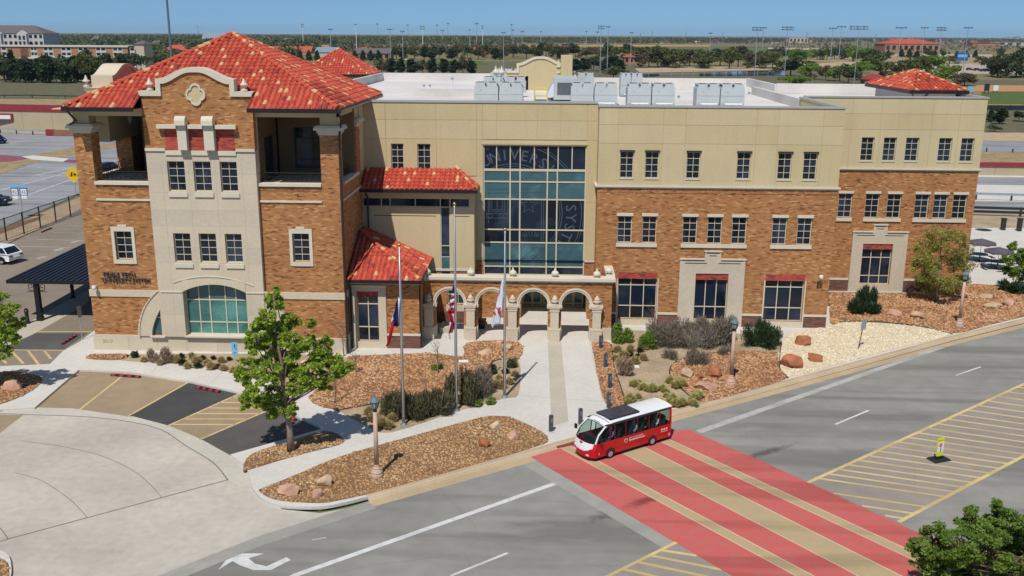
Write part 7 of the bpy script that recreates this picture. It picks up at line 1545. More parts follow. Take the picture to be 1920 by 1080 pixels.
# left
land('hillside', [(-300, 150), (190, 152), (600, 160), (600, 188), (188, 190), (-300, 186)], -.09, 'olive'); land('verge', [(-300, 183), (190, 186), (400, 190), (400, 215), (-300, 200)], -.08, 'drygrass')
land('highway', [(-400, 246), (0, 244), (135, 252), (500, 262), (500, 420), (150, 362), (0, 428), (-400, 600)], -.06, 'hiway')
land('verge', [(-200, 375), (0, 326), (70, 312), (145, 295), (200, 283), (205, 290), (145, 303), (60, 325), (0, 332), (-200, 400)][:0] or [(-150, 345), (0, 303), (85, 286), (140, 276), (215, 268), (218, 276), (140, 289), (70, 303), (0, 326), (-150, 375)], -.04, 'drygrass')
land('crossing_strip', [(-60, 292), (0, 290), (40, 293), (60, 296), (20, 303), (-60, 303)], -.03, 'purple_red'); land('median_walk', [(40, 293), (62, 291), (130, 297), (118, 303), (60, 299)], -.025, 'concrete'); land('crossing_strip', [(118, 298), (150, 300), (220, 306), (220, 312), (120, 303)], -.03, 'purple_red')
for a, b in (((0, 271), (118, 252)), ((-60, 404), (145, 332)), ((0, 356), (145, 318)), ((60, 330), (140, 312))): band('lane_marking', g2(*a), g2(*b), .22, M['p_white'], -.05)
land('fence_verge', [(-300, 520), (0, 432), (150, 368), (260, 330), (260, 350), (150, 392), (0, 462), (-300, 560)], -.03, 'sand')
land('gravel_strip', [(0, 412), (75, 405), (40, 425), (0, 435), (-80, 450)], -.02, 'soil') if 0 else land('gravel_strip', [(-80, 452), (0, 427), (80, 404), (72, 412), (0, 438), (-80, 466)], -.02, 'soil')
# right
land('field', [(1780, 150), (2300, 150), (2300, 172), (1780, 168)], -.10, 'olive'); land('ball_field', [(1840, 171), (2300, 172), (2300, 197), (1840, 195)], -.09, 'lawn'); land('infield', [(1815, 159), (2300, 162), (2300, 171), (1815, 171)], -.085, 'clay')
land('verge', [(1700, 205), (2300, 206), (2300, 250), (1700, 246)], -.09, 'olive'); land('verge', [(1700, 247), (2300, 250), (2300, 268), (1700, 262)], -.08, 'sand'); land('highway', [(1600, 262), (2300, 268), (2300, 289), (1600, 282)], -.06, 'hiway'); land('verge', [(1600, 281), (2300, 289), (2300, 322), (1600, 310)], -.07, 'drygrass')
land('highway_shoulder', [(1600, 322), (2300, 330), (2300, 405), (1600, 395)], -.05, 'concrete'); land('highway', [(1600, 328), (2300, 337), (2300, 352), (1600, 342)], -.04, 'hiway'); land('highway', [(1600, 372), (2300, 384), (2300, 412), (1600, 396)], -.035, 'hiway')
# far middle
land('lawn', [(690, 114), (1100, 118), (1460, 130), (1640, 150), (1660, 165), (1100, 160), (690, 150)], -.10, 'olive'); land('lawn', [(700, 113), (900, 114), (920, 122), (700, 121)], -.09, 'lawn'); land('clearing', [(1190, 128), (1480, 122), (1640, 112), (1640, 118), (1500, 130), (1200, 136)], -.09, 'sand'); land('lawn', [(1440, 130), (1600, 128), (1640, 138), (1450, 142)], -.085, 'olive'); land('pond', [(1200, 138), (1440, 131), (1560, 134), (1500, 142), (1210, 146)], -.08, 'galv') if 0 else None
land('far_field', [(940, 87), (1440, 88), (1640, 92), (1640, 98), (1440, 96), (940, 95)], -.10, 'field_green'); land('far_strip', [(500, 85), (900, 84), (1330, 84), (1330, 87), (500, 88)], -.09, 'clay'); land('far_brown', [(1330, 79), (2000, 80), (2000, 92), (1330, 88)], -.10, 'brownland'); land('far_soil', [(1440, 89), (1600, 91), (1600, 94), (1440, 92)], -.085, 'pale_soil')
land('car_yard', [(1640, 119), (1960, 118), (1960, 138), (1720, 138)], -.09, 'pale_soil'); land('verge', [(1560, 104), (1960, 104), (1960, 118), (1640, 118), (1500, 114)], -.095, 'drygrass'); land('far_lot', [(1640, 101), (1860, 102), (1860, 106), (1640, 105)], -.09, 'pale_soil')
land('woodland_floor', [(-900, 72), (560, 78), (900, 84), (560, 100), (-900, 150)], -.11, 'olive')
def rwall(label, a, b, ytop, ycap, m='wall_buff', th=.5):
    A_, B_ = Vector(G(*a)), Vector(G(*b)); h = (PY(a[0], ytop, A_.y)-A_).z; hc = (PY(a[0], ycap, A_.y)-A_).z; d = (B_-A_).normalized(); n_ = Vector((-d.y, d.x, 0)); n_ = n_ if n_.y > 0 else -n_
    t = thing('retaining_wall', label, 'wall', ((A_+B_)/2)); L = (B_-A_).length; k = max(1, int(L/6))
    for i in range(min(k, 60)):
        p = A_.lerp(B_, i/k)+d*.02; q = A_.lerp(B_, (i+1)/k)-d*.02; MB().slab([p, q, q+n_*th, p+n_*th], -.3, h).build('wall_panel', M[m], t, world=True)
    MB().slab([A_-n_*.15, B_-n_*.15, B_+n_*(th+.2), A_+n_*(th+.2)], h, hc).build('wall_cap', M['wall_red'], t, world=True); return t
rwall('long buff retaining wall with red cap beyond the highway at left', (-120, 243), (215, 251), 205, 193); rwall('buff retaining wall with red cap beyond the highway at right', (1700, 326), (2200, 333), 310, 303)
land('wall_apron', [(-200, 236), (0, 239), (140, 244), (230, 250), (230, 256), (0, 246), (-200, 244)], -.055, 'sand')
# guard rails
def guard(label, pts, h=.8, step=4.0, group='guard rails along the highway', m='galv', red=None, dbl=False):
    P_ = [Vector(G(*p)) for p in pts]; t = thing('guard_rail', label, 'guard rail', P_[0], 0, group)
    for a, b in zip(P_, P_[1:]):
        d = (b-a).normalized(); n_ = Vector((-d.y, d.x, 0))
        for z in ((h-.15, h*.45) if dbl else (h-.15,)): MB().hexa([a+Vector((0, 0, z-.15)), b+Vector((0, 0, z-.15)), b+n_*.08+Vector((0, 0, z-.15)), a+n_*.08+Vector((0, 0, z-.15))], [a+Vector((0, 0, z+.15)), b+Vector((0, 0, z+.15)), b+n_*.08+Vector((0, 0, z+.15)), a+n_*.08+Vector((0, 0, z+.15))]).build('rail', M[m], t, world=True)
        k = max(1, int((b-a).length/step))
        for i in range(k+1): p = a.lerp(b, i/k)+n_*.12; MB().box(p.x-.09, p.x+.09, p.y-.09, p.y+.09, -.1, h).build('post', M['bronze'], t, world=True)
guard('galvanised guard rail ending at a red terminal on the left highway', [(-150, 246), (0, 249), (92, 254)], 1.0); guard('dark guard rail along the top of the hillside verge at left', [(-150, 184), (60, 183), (185, 186)], .9, 8, m='bronze'); guard('guard rail on the upper highway at right', [(1700, 281), (1850, 284), (2100, 290)], .9); guard('dark guard rail in the middle of the right highway', [(1700, 375), (1830, 374), (2100, 382)], .9); guard('dark two-bar barrier nearest the patio at right', [(1700, 404), (1822, 404), (2100, 413)], 1.1, dbl=True, m='bronze')
t = thing('rail_terminal', 'red end block of the guard rail at left', 'barrier', G(92, 254)); MB().box(-.5, 1.2, -.3, .3, 0, 1.2).build('block', M['wall_red'], t); MB().box(1.2, 11, -.3, .6, 0, 1.1).build('low_wall', plain('brown_low_wall', (.26, .13, .09), .9, .15), t)
# chain-link fence along the car park
k = NT('chain_link_mesh'); k.b.inputs['Base Color'].default_value = (.10, .11, .11, 1); tr = k.n('BsdfTransparent'); sx = k.n('SeparateXYZ', {0: k.pos()}).outputs; a = k.math('ADD', k.math('ADD', sx[0], sx[1]), sx[2]); b_ = k.math('SUBTRACT', k.math('ADD', sx[0], sx[1]), sx[2])
g_ = k.math('MAXIMUM', k.math('LESS_THAN', k.math('FRACT', k.math('MULTIPLY', a, 4)), .16), k.math('LESS_THAN', k.math('FRACT', k.math('MULTIPLY', b_, 4)), .16)); mx = k.n('MixShader', {0: g_, 1: tr.outputs[0], 2: k.b.outputs[0]}); k.t.links.new(mx.outputs[0], k.o.inputs[0]); M['chain'] = k.m
A_, B_ = Vector(G(-60, 478)), Vector(G(150, 400)); t = thing('chain_link_fence', 'dark chain-link fence between the car park and the highway', 'fence', (A_+B_)/2); k_ = 9
B_ = B_+(B_-A_)*.35
for i in range(k_+1): p = A_.lerp(B_, i/k_); MB().tube([p, p+Vector((0, 0, 2.3))], .07, 6).build('post', M['bronze'], t, world=True)
for i in range(k_): p, q = A_.lerp(B_, i/k_), A_.lerp(B_, (i+1)/k_); u = Vector((0, 0, 1)); MB().quad(p+u*.08, q+u*.08, q+u*2.15, p+u*2.15).build('mesh_panel', M['chain'], t, world=True); MB().tube([p+u*2.2, q+u*2.2], .045, 5).build('top_rail', M['bronze'], t, world=True); MB().tube([p+u*.1, q+u*.1], .03, 5).build('bottom_rail', M['bronze'], t, world=True)
# far signs
def far_sign(name, label, px, py, ytop, build): b = Vector(G(px, py)); h = (PY(px, ytop, b.y)-b).z; t = thing(name, label, 'sign', b); build(t, h); return t
def s_dne(t, h): MB().tube([(0, 0, 0), (0, 0, h*.6)], .08, 5).build('post', M['galv'], t); q = MB().lathe([(0, 0), (1.25, 0), (1.25, .06), (0, .06)], n=20).build('disc', M['sg_red'], t); q.rotation_euler.x = R(90); q.location = (0, -.1, h-1.25); MB().box(-.9, .9, -.2, -.165, h-1.45, h-1.05).build('bar', M['white_paint'], t)
far_sign('do_not_enter_sign', 'dark red round do-not-enter sign before the left retaining wall', 99, 240, 211, s_dne)
def s_yel(t, h): MB().tube([(0, 0, 0), (0, 0, h)], .06, 5).build('post', M['galv'], t); q = MB().box(-.75, .75, -.1, -.07, -.75, .75).build('plate', M['sg_yellow'], t); q.rotation_euler.y = R(45); q.location.z = h-1.05; [text(s_, .3, 'sign_lettering', M['black'], t, (0, -.105, h-.95-.34*i), depth=.003, ax='CENTER', world=False) for i, s_ in enumerate(('NO', 'OUTLET'))][:0]; MB().hexa([(-.3, -.115, h-1.3), (-.12, -.115, h-1.3), (-.12, -.102, h-1.3), (-.3, -.102, h-1.3)], [(-.3, -.115, h-.8), (-.12, -.115, h-.8), (-.12, -.102, h-.8), (-.3, -.102, h-.8)]).build('sign_mark', M['black'], t); MB().box(.05, .35, -.115, -.102, h-1.15, h-.95).build('sign_mark', M['black'], t)
far_sign('warning_sign', 'yellow diamond warning sign at the edge of the tower', 143, 372, 311, s_yel)
def s_route(t, h):
    MB().tube([(0, 0, 0), (0, 0, h)], .06, 5).build('post', M['galv'], t); MB().box(-1.0, 1.0, -.08, -.04, h-.35, h-.3).build('crossbar', M['galv'], t)
    for x, n_ in ((-.5, '82'), (.5, '62')):
        p_ = MB().box(x-.42, x+.42, -.12, -.09, h-1.25, h-.4).build('route_shield', M['sg_dkblue'], t); MB().box(x-.33, x+.33, -.135, -.122, h-1.18, h-.52).build('shield_face', M['white_paint'], t); text(n_, .5, 'route_number', M['black'], t, (x, -.137, h-1.03), depth=.003, ax='CENTER', world=False)
        MB().box(x-.42, x+.42, -.12, -.09, h-.38, h-.12).build('direction_plate', M['sg_blue'], t); MB().box(x-.3, x+.3, -.12, -.09, h-1.6, h-1.3).build('arrow_plate', M['white_paint'], t)
far_sign('route_sign', 'pair of blue and white route shields on post by the highway fence', 43, 408, 345, s_route)
t = thing('gantry_arm', 'orange-ended signal arm at the left edge', 'signal', G(-12, 246)); h = (PY(0, 219, t.location.y)-t.location).z; MB().tube([(-8, 0, 0), (-8, 0, h), (1.2, 0, h)], .16, 6).build('arm', M['grey_metal'], t); MB().box(1.0, 4.6, -.5, .5, h-.7, h+.7).build('lamp_housing', M['wall_red'], t); MB().box(1.4, 4.2, -.52, -.5, h-.4, h+.4).build('lamp_panel', M['white_paint'], t)
for l, px, y0, y1 in (('left dark post on the sandy strip by the patio', 1880, 432, 411), ('right dark post on the sandy strip by the patio', 1910, 434, 411)): o = thing('marker_post', l, 'post', G(px, y0), 0, 'dark posts by the patio'); h = (PY(px, y1, o.location.y)-o.location).z; MB().box(-.2, .2, -.2, .2, -.1, h).build('shaft', M['bronze'], o); MB().box(-.26, .26, -.26, .26, h, h+.1).build('cap', M['bronze'], o)
o = thing('manhole_cover', 'round rusty manhole cover on the patio concrete', 'manhole cover', G(1844, 431, .055)); MB().lathe([(0, 0), (.7, 0), (.7, .02), (0, .02)], n=16).build('lid', M['bronze'], o); MB().lathe([(.7, 0), (.85, 0), (.85, .015), (.7, .015)], n=16).build('ring', M['grey_metal'], o)

# ------------------------------------------------------------------ trees beyond the building
def fmesh(name, m, seed, kind):
    rs = np.random.default_rng(seed); V = []
    if kind == 'round':
        for k in range(15): c = rs.normal(size=3)*np.array([.26, .26, .18])+np.array([0, 0, .60]); V.append(quads_np(ball(95, c, (.21, .21, .18), rs, .3), .052, rs, 1.1, .3))
    elif kind == 'cone':
        for k in range(16): z = .1+.85*k/15; r_ = .30*(1-z)**.75+.03; V.append(quads_np(ball(85, (rs.normal()*.03, rs.normal()*.03, z), (r_, r_, .06), rs, .4), .045, rs, 1.2, 0))
    else:
        for k in range(16): z = .16+.78*k/15; r_ = .30*math.sin(math.pi*(z*.92+.05))**.6; a = rs.uniform(0, 6.28); V.append(quads_np(ball(85, (math.cos(a)*r_*.35, math.sin(a)*r_*.35, z), (r_*.72, r_*.72, .09), rs, .4), .048, rs, 1.2, 0))
    o = leaf_mesh(name, np.concatenate(V), m); me = o.data; bpy.data.objects.remove(o); me.materials.append(M['wood']); bm = bmesh.new(); bm.from_mesh(me)
    r_ = bmesh.ops.create_cone(bm, segments=6, radius1=.028, radius2=.012, depth=.55, cap_ends=True, matrix=Matrix.Translation((0, 0, .27)))
    for f in {f for v in r_['verts'] for f in v.link_faces}: f.material_index = 1
    bm.to_mesh(me); bm.free(); return me
M['leaf_spring'] = leafm('far_spring_leaves', (.05, .065, .015), (.10, .12, .028), (.17, .18, .05), .25, .25); M['leaf_brown'] = leafm('far_brownish_crown', (.06, .05, .025), (.11, .09, .045), (.17, .14, .07), .15, .25); M['leaf_far'] = leafm('far_dark_leaves', (.02, .034, .012), (.05, .072, .024), (.10, .125, .042), .15, .25)
FT_ = {'dark': [fmesh('dark_round_tree', M['leaf_far'], s, 'round') for s in (1, 2, 3)], 'green': [fmesh('green_round_tree', M['leaf_spring'], s, 'round') for s in (4, 5)], 'cone': [fmesh('conifer', M['leaf_dark'], s, 'cone') for s in (6, 7)], 'egg': [fmesh('juniper', M['leaf_dark'], s, 'egg') for s in (8, 9)], 'brown': [fmesh('bare_tree', M['leaf_brown'], s, 'round') for s in (10,)], 'bright': [fmesh('bright_tree', M['leaf_mid'], s, 'round') for s in (11, 12)]}
KW = {'dark': 'dark tree', 'green': 'olive tree', 'cone': 'pointed conifer', 'egg': 'dark evergreen', 'brown': 'brownish tree', 'bright': 'leafy green tree'}
def trees(spots, where, group):
    cnt = {}
    for px, py, hp, wp, kd in sorted(spots):
        b = Vector(G(px, py)); h = (PY(px, py-hp, b.y)-b).z; wd = wp/F_PX*b.y; cnt[kd] = cnt.get(kd, 0)+1
        o = bpy.data.objects.new({'cone': 'conifer_tree', 'egg': 'evergreen_tree'}.get(kd, 'broadleaf_tree'), random.choice(FT_[kd])); link(o); o.location = b; o.rotation_euler.z = U(0, 6.28); wf = {'cone': .52, 'egg': .5}.get(kd, .78); o.scale = (wd/wf, wd/wf, h/(.97 if kd in ('cone', 'egg') else .86)); tag(o, f'{nth(cnt[kd])} {KW[kd]} from the left {where}', 'tree', group)
random.seed(9)
trees([(x, 139+U(-1, 1), U(25, 32), U(17, 22), 'egg' if rnd() < .75 else 'brown') for x in (715, 734, 753, 772, 793, 812, 832, 851, 868, 884)], 'in the row right behind the white roof', 'trees behind the roof')
trees([(x+U(-3, 3), 110+U(-2, 2), U(18, 24), U(17, 24), random.choice(('dark', 'dark', 'egg', 'green'))) for x in range(742, 965, 17)], 'in the second row left of the plain gable', 'trees in the second row')
trees([(x, 114, 19, 13, 'cone') for x in (550, 563, 580, 595, 666, 681, 695, 710)], 'beside the red-roofed sheds', 'small conifers by the sheds')
trees([(x+U(-4, 4), 108+U(-2, 3), U(17, 26), U(20, 30), random.choice(('dark', 'dark', 'cone', 'green', 'brown'))) for x in range(965, 1215, 19)], 'in the band behind the plain gable', 'trees behind the gable'); trees([(x+U(-4, 4), 134+U(-2, 2), U(20, 27), U(22, 30), random.choice(('dark', 'egg'))) for x in range(1062, 1180, 17)], 'close behind the rooftop coolers', 'trees behind the coolers'); trees([(1150, 146, 18, 34, 'green')], 'just behind the coolers', 'trees behind the coolers')
trees([(x+U(-4, 4), 126+U(-3, 2), U(24, 34), U(30, 40), random.choice(('dark', 'dark', 'green', 'brown'))) for x in range(1215, 1425, 19)]+[(x, 110, U(14, 18), 28, 'green') for x in range(1200, 1330, 22)], 'in the grove behind the right roof', 'grove behind the right roof')
trees([(x+U(-4, 4), 112+U(-2, 3), U(15, 22), U(22, 30), random.choice(('dark', 'green', 'dark', 'bright'))) for x in range(1445, 1650, 17)], 'left of the red hip roof', 'trees left of the red hip roof')
trees([(1448, 128, 24, 34, 'green'), (1482, 142, 30, 46, 'dark'), (1518, 148, 27, 34, 'bright'), (1502, 160, 16, 44, 'bright'), (1548, 150, 26, 24, 'brown'), (1574, 152, 26, 30, 'bright'), (1590, 156, 30, 30, 'dark'), (1612, 150, 32, 34, 'bright'), (1650, 146, 36, 50, 'green'), (1690, 142, 28, 30, 'brown'), (1715, 146, 34, 34, 'green'), (1742, 142, 34, 46, 'bright'), (1772, 156, 30, 40, 'bright'), (1808, 160, 22, 34, 'brown'), (1600, 116, 28, 26, 'bright'), (1625, 120, 24, 26, 'dark')], 'around the red hip roof', 'trees round the red hip roof')
trees([(1870, 144, 32, 34, 'dark'), (1888, 146, 40, 36, 'dark'), (1905, 143, 46, 40, 'dark'), (1925, 145, 46, 44, 'dark'), (1860, 142, 24, 20, 'egg')], 'in the clump at the right edge', 'clump at the right edge')
trees([(x, 108+U(-1, 2), U(12, 18), U(9, 14), 'cone' if rnd() < .6 else 'dark') for x in (1664, 1690, 1704, 1718, 1740, 1752, 1768, 1793, 1812, 1828, 1872)]+[(1780, 119, 12, 26, 'green'), (1836, 120, 12, 22, 'green')], 'before the far red-roofed hall', 'trees before the far hall')
trees([(1857, 228, 26, 14, 'cone'), (1874, 232, 30, 24, 'egg'), (1910, 227, 16, 22, 'dark'), (1865, 246, 10, 18, 'dark')], 'below the ball field fence', 'shrubs below the ball field')
trees([(8, 150, 42, 34, 'green'), (25, 154, 58, 26, 'cone'), (48, 155, 42, 28, 'egg'), (94, 155, 48, 40, 'egg'), (132, 154, 44, 34, 'dark'), (118, 156, 36, 26, 'egg'), (160, 154, 50, 42, 'dark'), (180, 154, 42, 34, 'egg'), (205, 152, 40, 26, 'green'), (240, 138, 32, 24, 'egg'), (265, 132, 26, 24, 'dark'), (-20, 150, 50, 40, 'dark'), (292, 124, 18, 34, 'dark'), (70, 152, 36, 34, 'dark'), (146, 153, 46, 34, 'egg'), (106, 155, 44, 30, 'dark'), (36, 152, 40, 28, 'dark'), (190, 153, 44, 36, 'dark'), (222, 146, 38, 30, 'dark'), (172, 155, 46, 34, 'green'), (252, 134, 28, 26, 'dark'), (60, 154, 40, 26, 'egg'), (10, 154, 38, 30, 'dark'), (78, 154, 44, 26, 'egg')], 'in the big row left of the tower roof', 'big trees left of the tower')
# ------------------------------------------------------------------ far woods: too many to count
def woods(name, boxes, m, n, seed):
    rs = np.random.default_rng(seed); V = []
    for (x0, x1, y0, y1, hp, dens) in boxes:
        for _ in range(int(n*dens)):
            px, py = rs.uniform(x0, x1), y0+(y1-y0)*rs.uniform(0, 1)**1.3
            b = Vector(G(px, py)); s = b.y/F_PX; h = min(11, hp*s*rs.uniform(.6, 1.2)); r_ = h*rs.uniform(.5, .9)
            V.append(quads_np(ball(11, (b.x, b.y, h*.5), (r_*.75, r_*.75, h*.5), rs, .2), h*.26, rs, 1.0, .6))
    leaf_mesh(name, np.concatenate(V), m, 'stuff')
woods('far_wood', [(-150, 600, 68, 100, 14, 1.0), (560, 960, 72, 84, 9, .55), (960, 1330, 74, 82, 6, .4), (100, 560, 92, 112, 14, .25)], M['leaf_spring'], 2600, 1); woods('far_wood', [(-150, 600, 67, 98, 14, .8), (560, 960, 71, 83, 9, .6), (960, 1440, 74, 81, 6, .5), (1440, 1990, 74, 80, 5, .4), (260, 560, 95, 116, 14, .15)], M['leaf_far'], 2200, 2); woods('far_wood', [(620, 960, 90, 100, 10, .4), (960, 1450, 76, 83, 5, .5), (1450, 1990, 76, 99, 5, .6), (0, 500, 75, 100, 10, .3)], M['leaf_brown'], 1200, 3)
# ------------------------------------------------------------------ floodlight masts
def mast(label, px, yt, yb, wide, rows=1, m='galv', lamps=6, panel=False):
    b = Vector(G(px, yb)); h = (PY(px, yt, b.y)-b).z; s = b.y/F_PX; t = thing('floodlight_mast', label, 'light mast', b, 0, 'floodlight masts over the sports fields'); r_ = max(.16, s*.75)
    MB().tube([(0, 0, 0), (0, 0, h)], [r_, r_*.65], 5).build('pole', M[m], t); wd = wide*s; mb = MB()
    for r0 in range(rows): mb.box(-wd/2, wd/2, -r_*.3, r_*.3, h-r0*2.2*s*1.8-.1*s, h-r0*2.2*s*1.8+.35*s)
    mb.build('crossbar', M['bronze'] if m != 'white_paint' else M['grey_metal'], t, kind=None if rows == 1 else 'stuff')
    for r0 in range(rows):
        for k in range(lamps): x = -wd/2+wd*(k+.5)/lamps; MB().box(x-wd/lamps*.33, x+wd/lamps*.33, -s*1.0, s*.4, h-r0*4*s+.4*s, h-r0*4*s+1.9*s).build('lamp', M['grey_metal'] if k % 2 else M['bronze'], t)
ML = [(569, 47, 88, 5, 2, 'white_paint', 2), (621, 56, 97, 8, 1, 'galv', 3), (669, 47, 100, 5, 1, 'white_paint', 2), (708, 46, 64, 4, 1, 'galv', 2), (733, 56, 135, 10, 1, 'galv', 4), (756, 60, 122, 8, 1, 'galv', 3), (765, 48, 68, 4, 1, 'galv', 2), (793, 51, 94, 9, 2, 'white_paint', 4), (820, 48, 70, 4, 1, 'galv', 2), (830, 58, 80, 7, 1, 'galv', 3), (840, 45, 67, 5, 1, 'galv', 3), (881, 57, 85, 4, 1, 'galv', 2), (894, 45, 88, 7, 1, 'galv', 3), (905, 50, 102, 3, 2, 'white_paint', 1), (944, 62, 125, 8, 1, 'galv', 3), (959, 47, 80, 4, 1, 'galv', 2), (962, 57, 95, 5, 1, 'galv', 2), (979, 60, 100, 7, 1, 'galv', 3), (1014, 60, 85, 4, 1, 'galv', 2), (1099, 60, 88, 4, 1, 'galv', 2), (1119, 61, 105, 6, 1, 'galv', 3), (1125, 50, 135, 12, 2, 'galv', 5), (1138, 51, 140, 9, 1, 'galv', 4), (1182, 62, 125, 7, 1, 'galv', 3), (1329, 63, 125, 6, 1, 'galv', 3), (1415, 53, 135, 20, 2, 'galv', 6), (1427, 53, 125, 12, 1, 'galv', 5), (1470, 52, 150, 22, 2, 'galv', 6), (1556, 54, 125, 15, 1, 'galv', 5), (1571, 51, 128, 16, 1, 'galv', 5), (1601, 51, 157, 34, 2, 'galv', 6), (1682, 53, 128, 20, 1, 'galv', 5), (1726, 53, 125, 14, 1, 'galv', 5), (1756, 53, 140, 18, 2, 'galv', 6), (1805, 53, 140, 16, 1, 'galv', 5)]
for i, (px, yt, yb, wd, rw_, m, lp) in enumerate(sorted(ML)): mast(f'{nth(i+1)} floodlight mast from the left along the skyline', px, yt, yb, wd, rw_, m, lp)
for i, (px, yt, yb) in enumerate(((372, 47, 62), (1222, 58, 78), (1285, 59, 78), (1354, 60, 80), (1511, 60, 84), (1640, 64, 80), (1200, 62, 78))): b = Vector(G(px, yb+6)); o = thing('thin_mast', f'{nth(i+1)} thin bare pole from the left on the skyline', 'pole', b, 0, 'thin poles on the skyline'); h = (PY(px, yt, b.y)-b).z; MB().tube([(0, 0, 0), (0, 0, h)], b.y/F_PX*.5, 4).build('shaft', M['grey_metal'], o); MB().box(-b.y/F_PX, b.y/F_PX, -.2, .2, h*.9, h*.92).build('crossarm', M['grey_metal'], o)
t = thing('tall_pole', 'very tall blue-grey steel pole rising behind the tower roof out of the frame', 'pole', (PY(322, 112, 150).x, 150, 0)); MB().tube([(0, 0, 0), (0, 0, 34)], [.25, .13], 8).build('shaft', M['pole_blue'] if 'pole_blue' in M else M.setdefault('pole_blue', plain('blue_grey_pole', (.13, .17, .23), .5, .4, .3)), t); MB().lathe([(.8, 0), (.8, .3), (.5, .5)], n=8).build('foot', M['concrete'], t)
# ------------------------------------------------------------------ far buildings
M['far_brick'] = plain('far_tan_brick', (.36, .19, .11), .9, .15, var=.08, scale=.05); M['far_white'] = plain('far_pale_wall', (.52, .50, .46), .9, .15, var=.05); M['far_roof'] = plain('far_brown_roof', (.13, .11, .105), .9, .15, var=.1); M['far_cream'] = plain('far_cream_wall', (.50, .43, .32), .9, .15, var=.05); M['far_red_roof'] = plain('far_red_roof', (.42, .08, .05), .8, .2, var=.1); M['far_teal_roof'] = plain('far_blue_grey_roof', (.20, .25, .29), .7, .2, var=.05)
def block(name, label, x0, x1, yb, yt, depth, wallm, roofm, roof='flat', yridge=None, floors=3, cols=10, cat='building', win=True, ov=.6):
    """a building whose front stands at the ground line yb between the two image columns"""
    a, b = Vector(G(x0, yb)), Vector(G(x1, yb)); Y = (a.y+b.y)/2; h = (PY(x0, yt, Y)-a).z; xa, xb = a.x, b.x; t = thing(name, label, cat, ((xa+xb)/2, Y, 0))
    MB().box(xa, xb, Y, Y+depth, 0, h).build('wall', M[wallm], t, world=True)
    if roof == 'flat': MB().box(xa-ov, xb+ov, Y-ov, Y+depth+ov, h, h+h*.07).build('roof', M[roofm], t, world=True)
    else:
        hr = (PY(x0, yridge, Y+depth/2)-a).z; ins = min(depth/2, (xb-xa)*.3) if roof == 'hip' else -ov; e = [(xa-ov, Y-ov, h), (xb+ov, Y-ov, h), (xb+ov, Y+depth+ov, h), (xa-ov, Y+depth+ov, h)]; r0, r1 = (xa+ins, Y+depth/2, hr), (xb-ins, Y+depth/2, hr)
        MB().raw(e+[r0, r1], [(0, 1, 5, 4), (2, 3, 4, 5), (3, 0, 4), (1, 2, 5), (3, 2, 1, 0)]).build('roof', M[roofm], t, world=True)
    if win:
        for i in range(cols):
            for j in range(floors):
                wx = xa+(xb-xa)*(i+.5)/cols; wd = (xb-xa)/cols*.28; z = h*(j+.3)/floors; p_ = MB().box(wx-wd, wx+wd, Y-.12, Y-.0, z, z+h/floors*.5).build('window', M['glass'], t, world=True)
    return t
H = block('hotel', 'long tan brick four-storey hotel with flat white roof line at left', -60, 254, 128, 87, 16, 'far_brick', 'far_white', floors=4, cols=1, win=False)
hb = Vector(G(100, 128)); 
def hz(y): return (PY(100, y, hb.y)-hb).z
for i, (x0, x1) in enumerate(((3, 13), (58, 70), (82, 100), (115, 134), (147, 166), (180, 199), (212, 230), (244, 253))):
    a, b = PY(x0, 100, hb.y-.2).x, PY(x1, 100, hb.y-.2).x; w_ = MB().box(a, b, hb.y-.15, hb.y-.02, .5, hz(88.5)).build('window_bay', M['far_white'], H, world=True)
    for j in range(4):
        for k in range(2 if b-a > 3.5 else 1): m_ = 2 if b-a > 3.5 else 1; p0 = a+(b-a)*(k+.12)/m_; p1 = a+(b-a)*(k+.88)/m_; z0 = .8+(hz(88.5)-.5)*j/4; MB().box(p0, p1, hb.y-.19, hb.y-.151, z0+.9, z0+(hz(88.5))/4*.82).build('window', M['glass'], w_, world=True)
MB().box(PY(39, 100, hb.y).x, PY(53, 100, hb.y).x, hb.y-.25, hb.y-.02, 0, hz(88)).build('dark_bay', M['brick_dark'], H, world=True)
block('hotel_tower', 'cream stair tower with small pyramid roof at the right end of the hotel', 255, 274, 129, 83, 12, 'far_cream', 'far_roof', 'hip', 76, win=False); KK = KIDS['hotel_tower'][0]
block('apartment_block', 'pale apartment block with brown gabled roof at upper left', -60, 95, 100, 62, 30, 'far_white', 'far_roof', 'hip', 47, 3, 14); t = bpy.data.objects['apartment_block']; 
for x0, x1 in ((-8, 10), (38, 58)): a, b = Vector(G(x0, 100.5)), Vector(G(x1, 100.5)); Y = a.y-2; h = (PY(x0, 63, Y)-a).z; MB().prism([(a.x, 0), (b.x, 0), (b.x, h), ((a.x+b.x)/2, h*1.16), (a.x, h)], Y, Y+4).build('gable_front', M['far_white'], t, world=True); [MB().box(a.x+(b.x-a.x)*f_, a.x+(b.x-a.x)*(f_+.25), Y-.15, Y-.01, h*z, h*(z+.2)).build('window', M['glass'], t, world=True) for f_ in (.15, .6) for z in (.1, .42, .7)]
block('low_shop', 'low buff building with flat white roof among the trees at left', 40, 108, 142, 110, 20, 'far_cream', 'far_white', floors=1, cols=6)
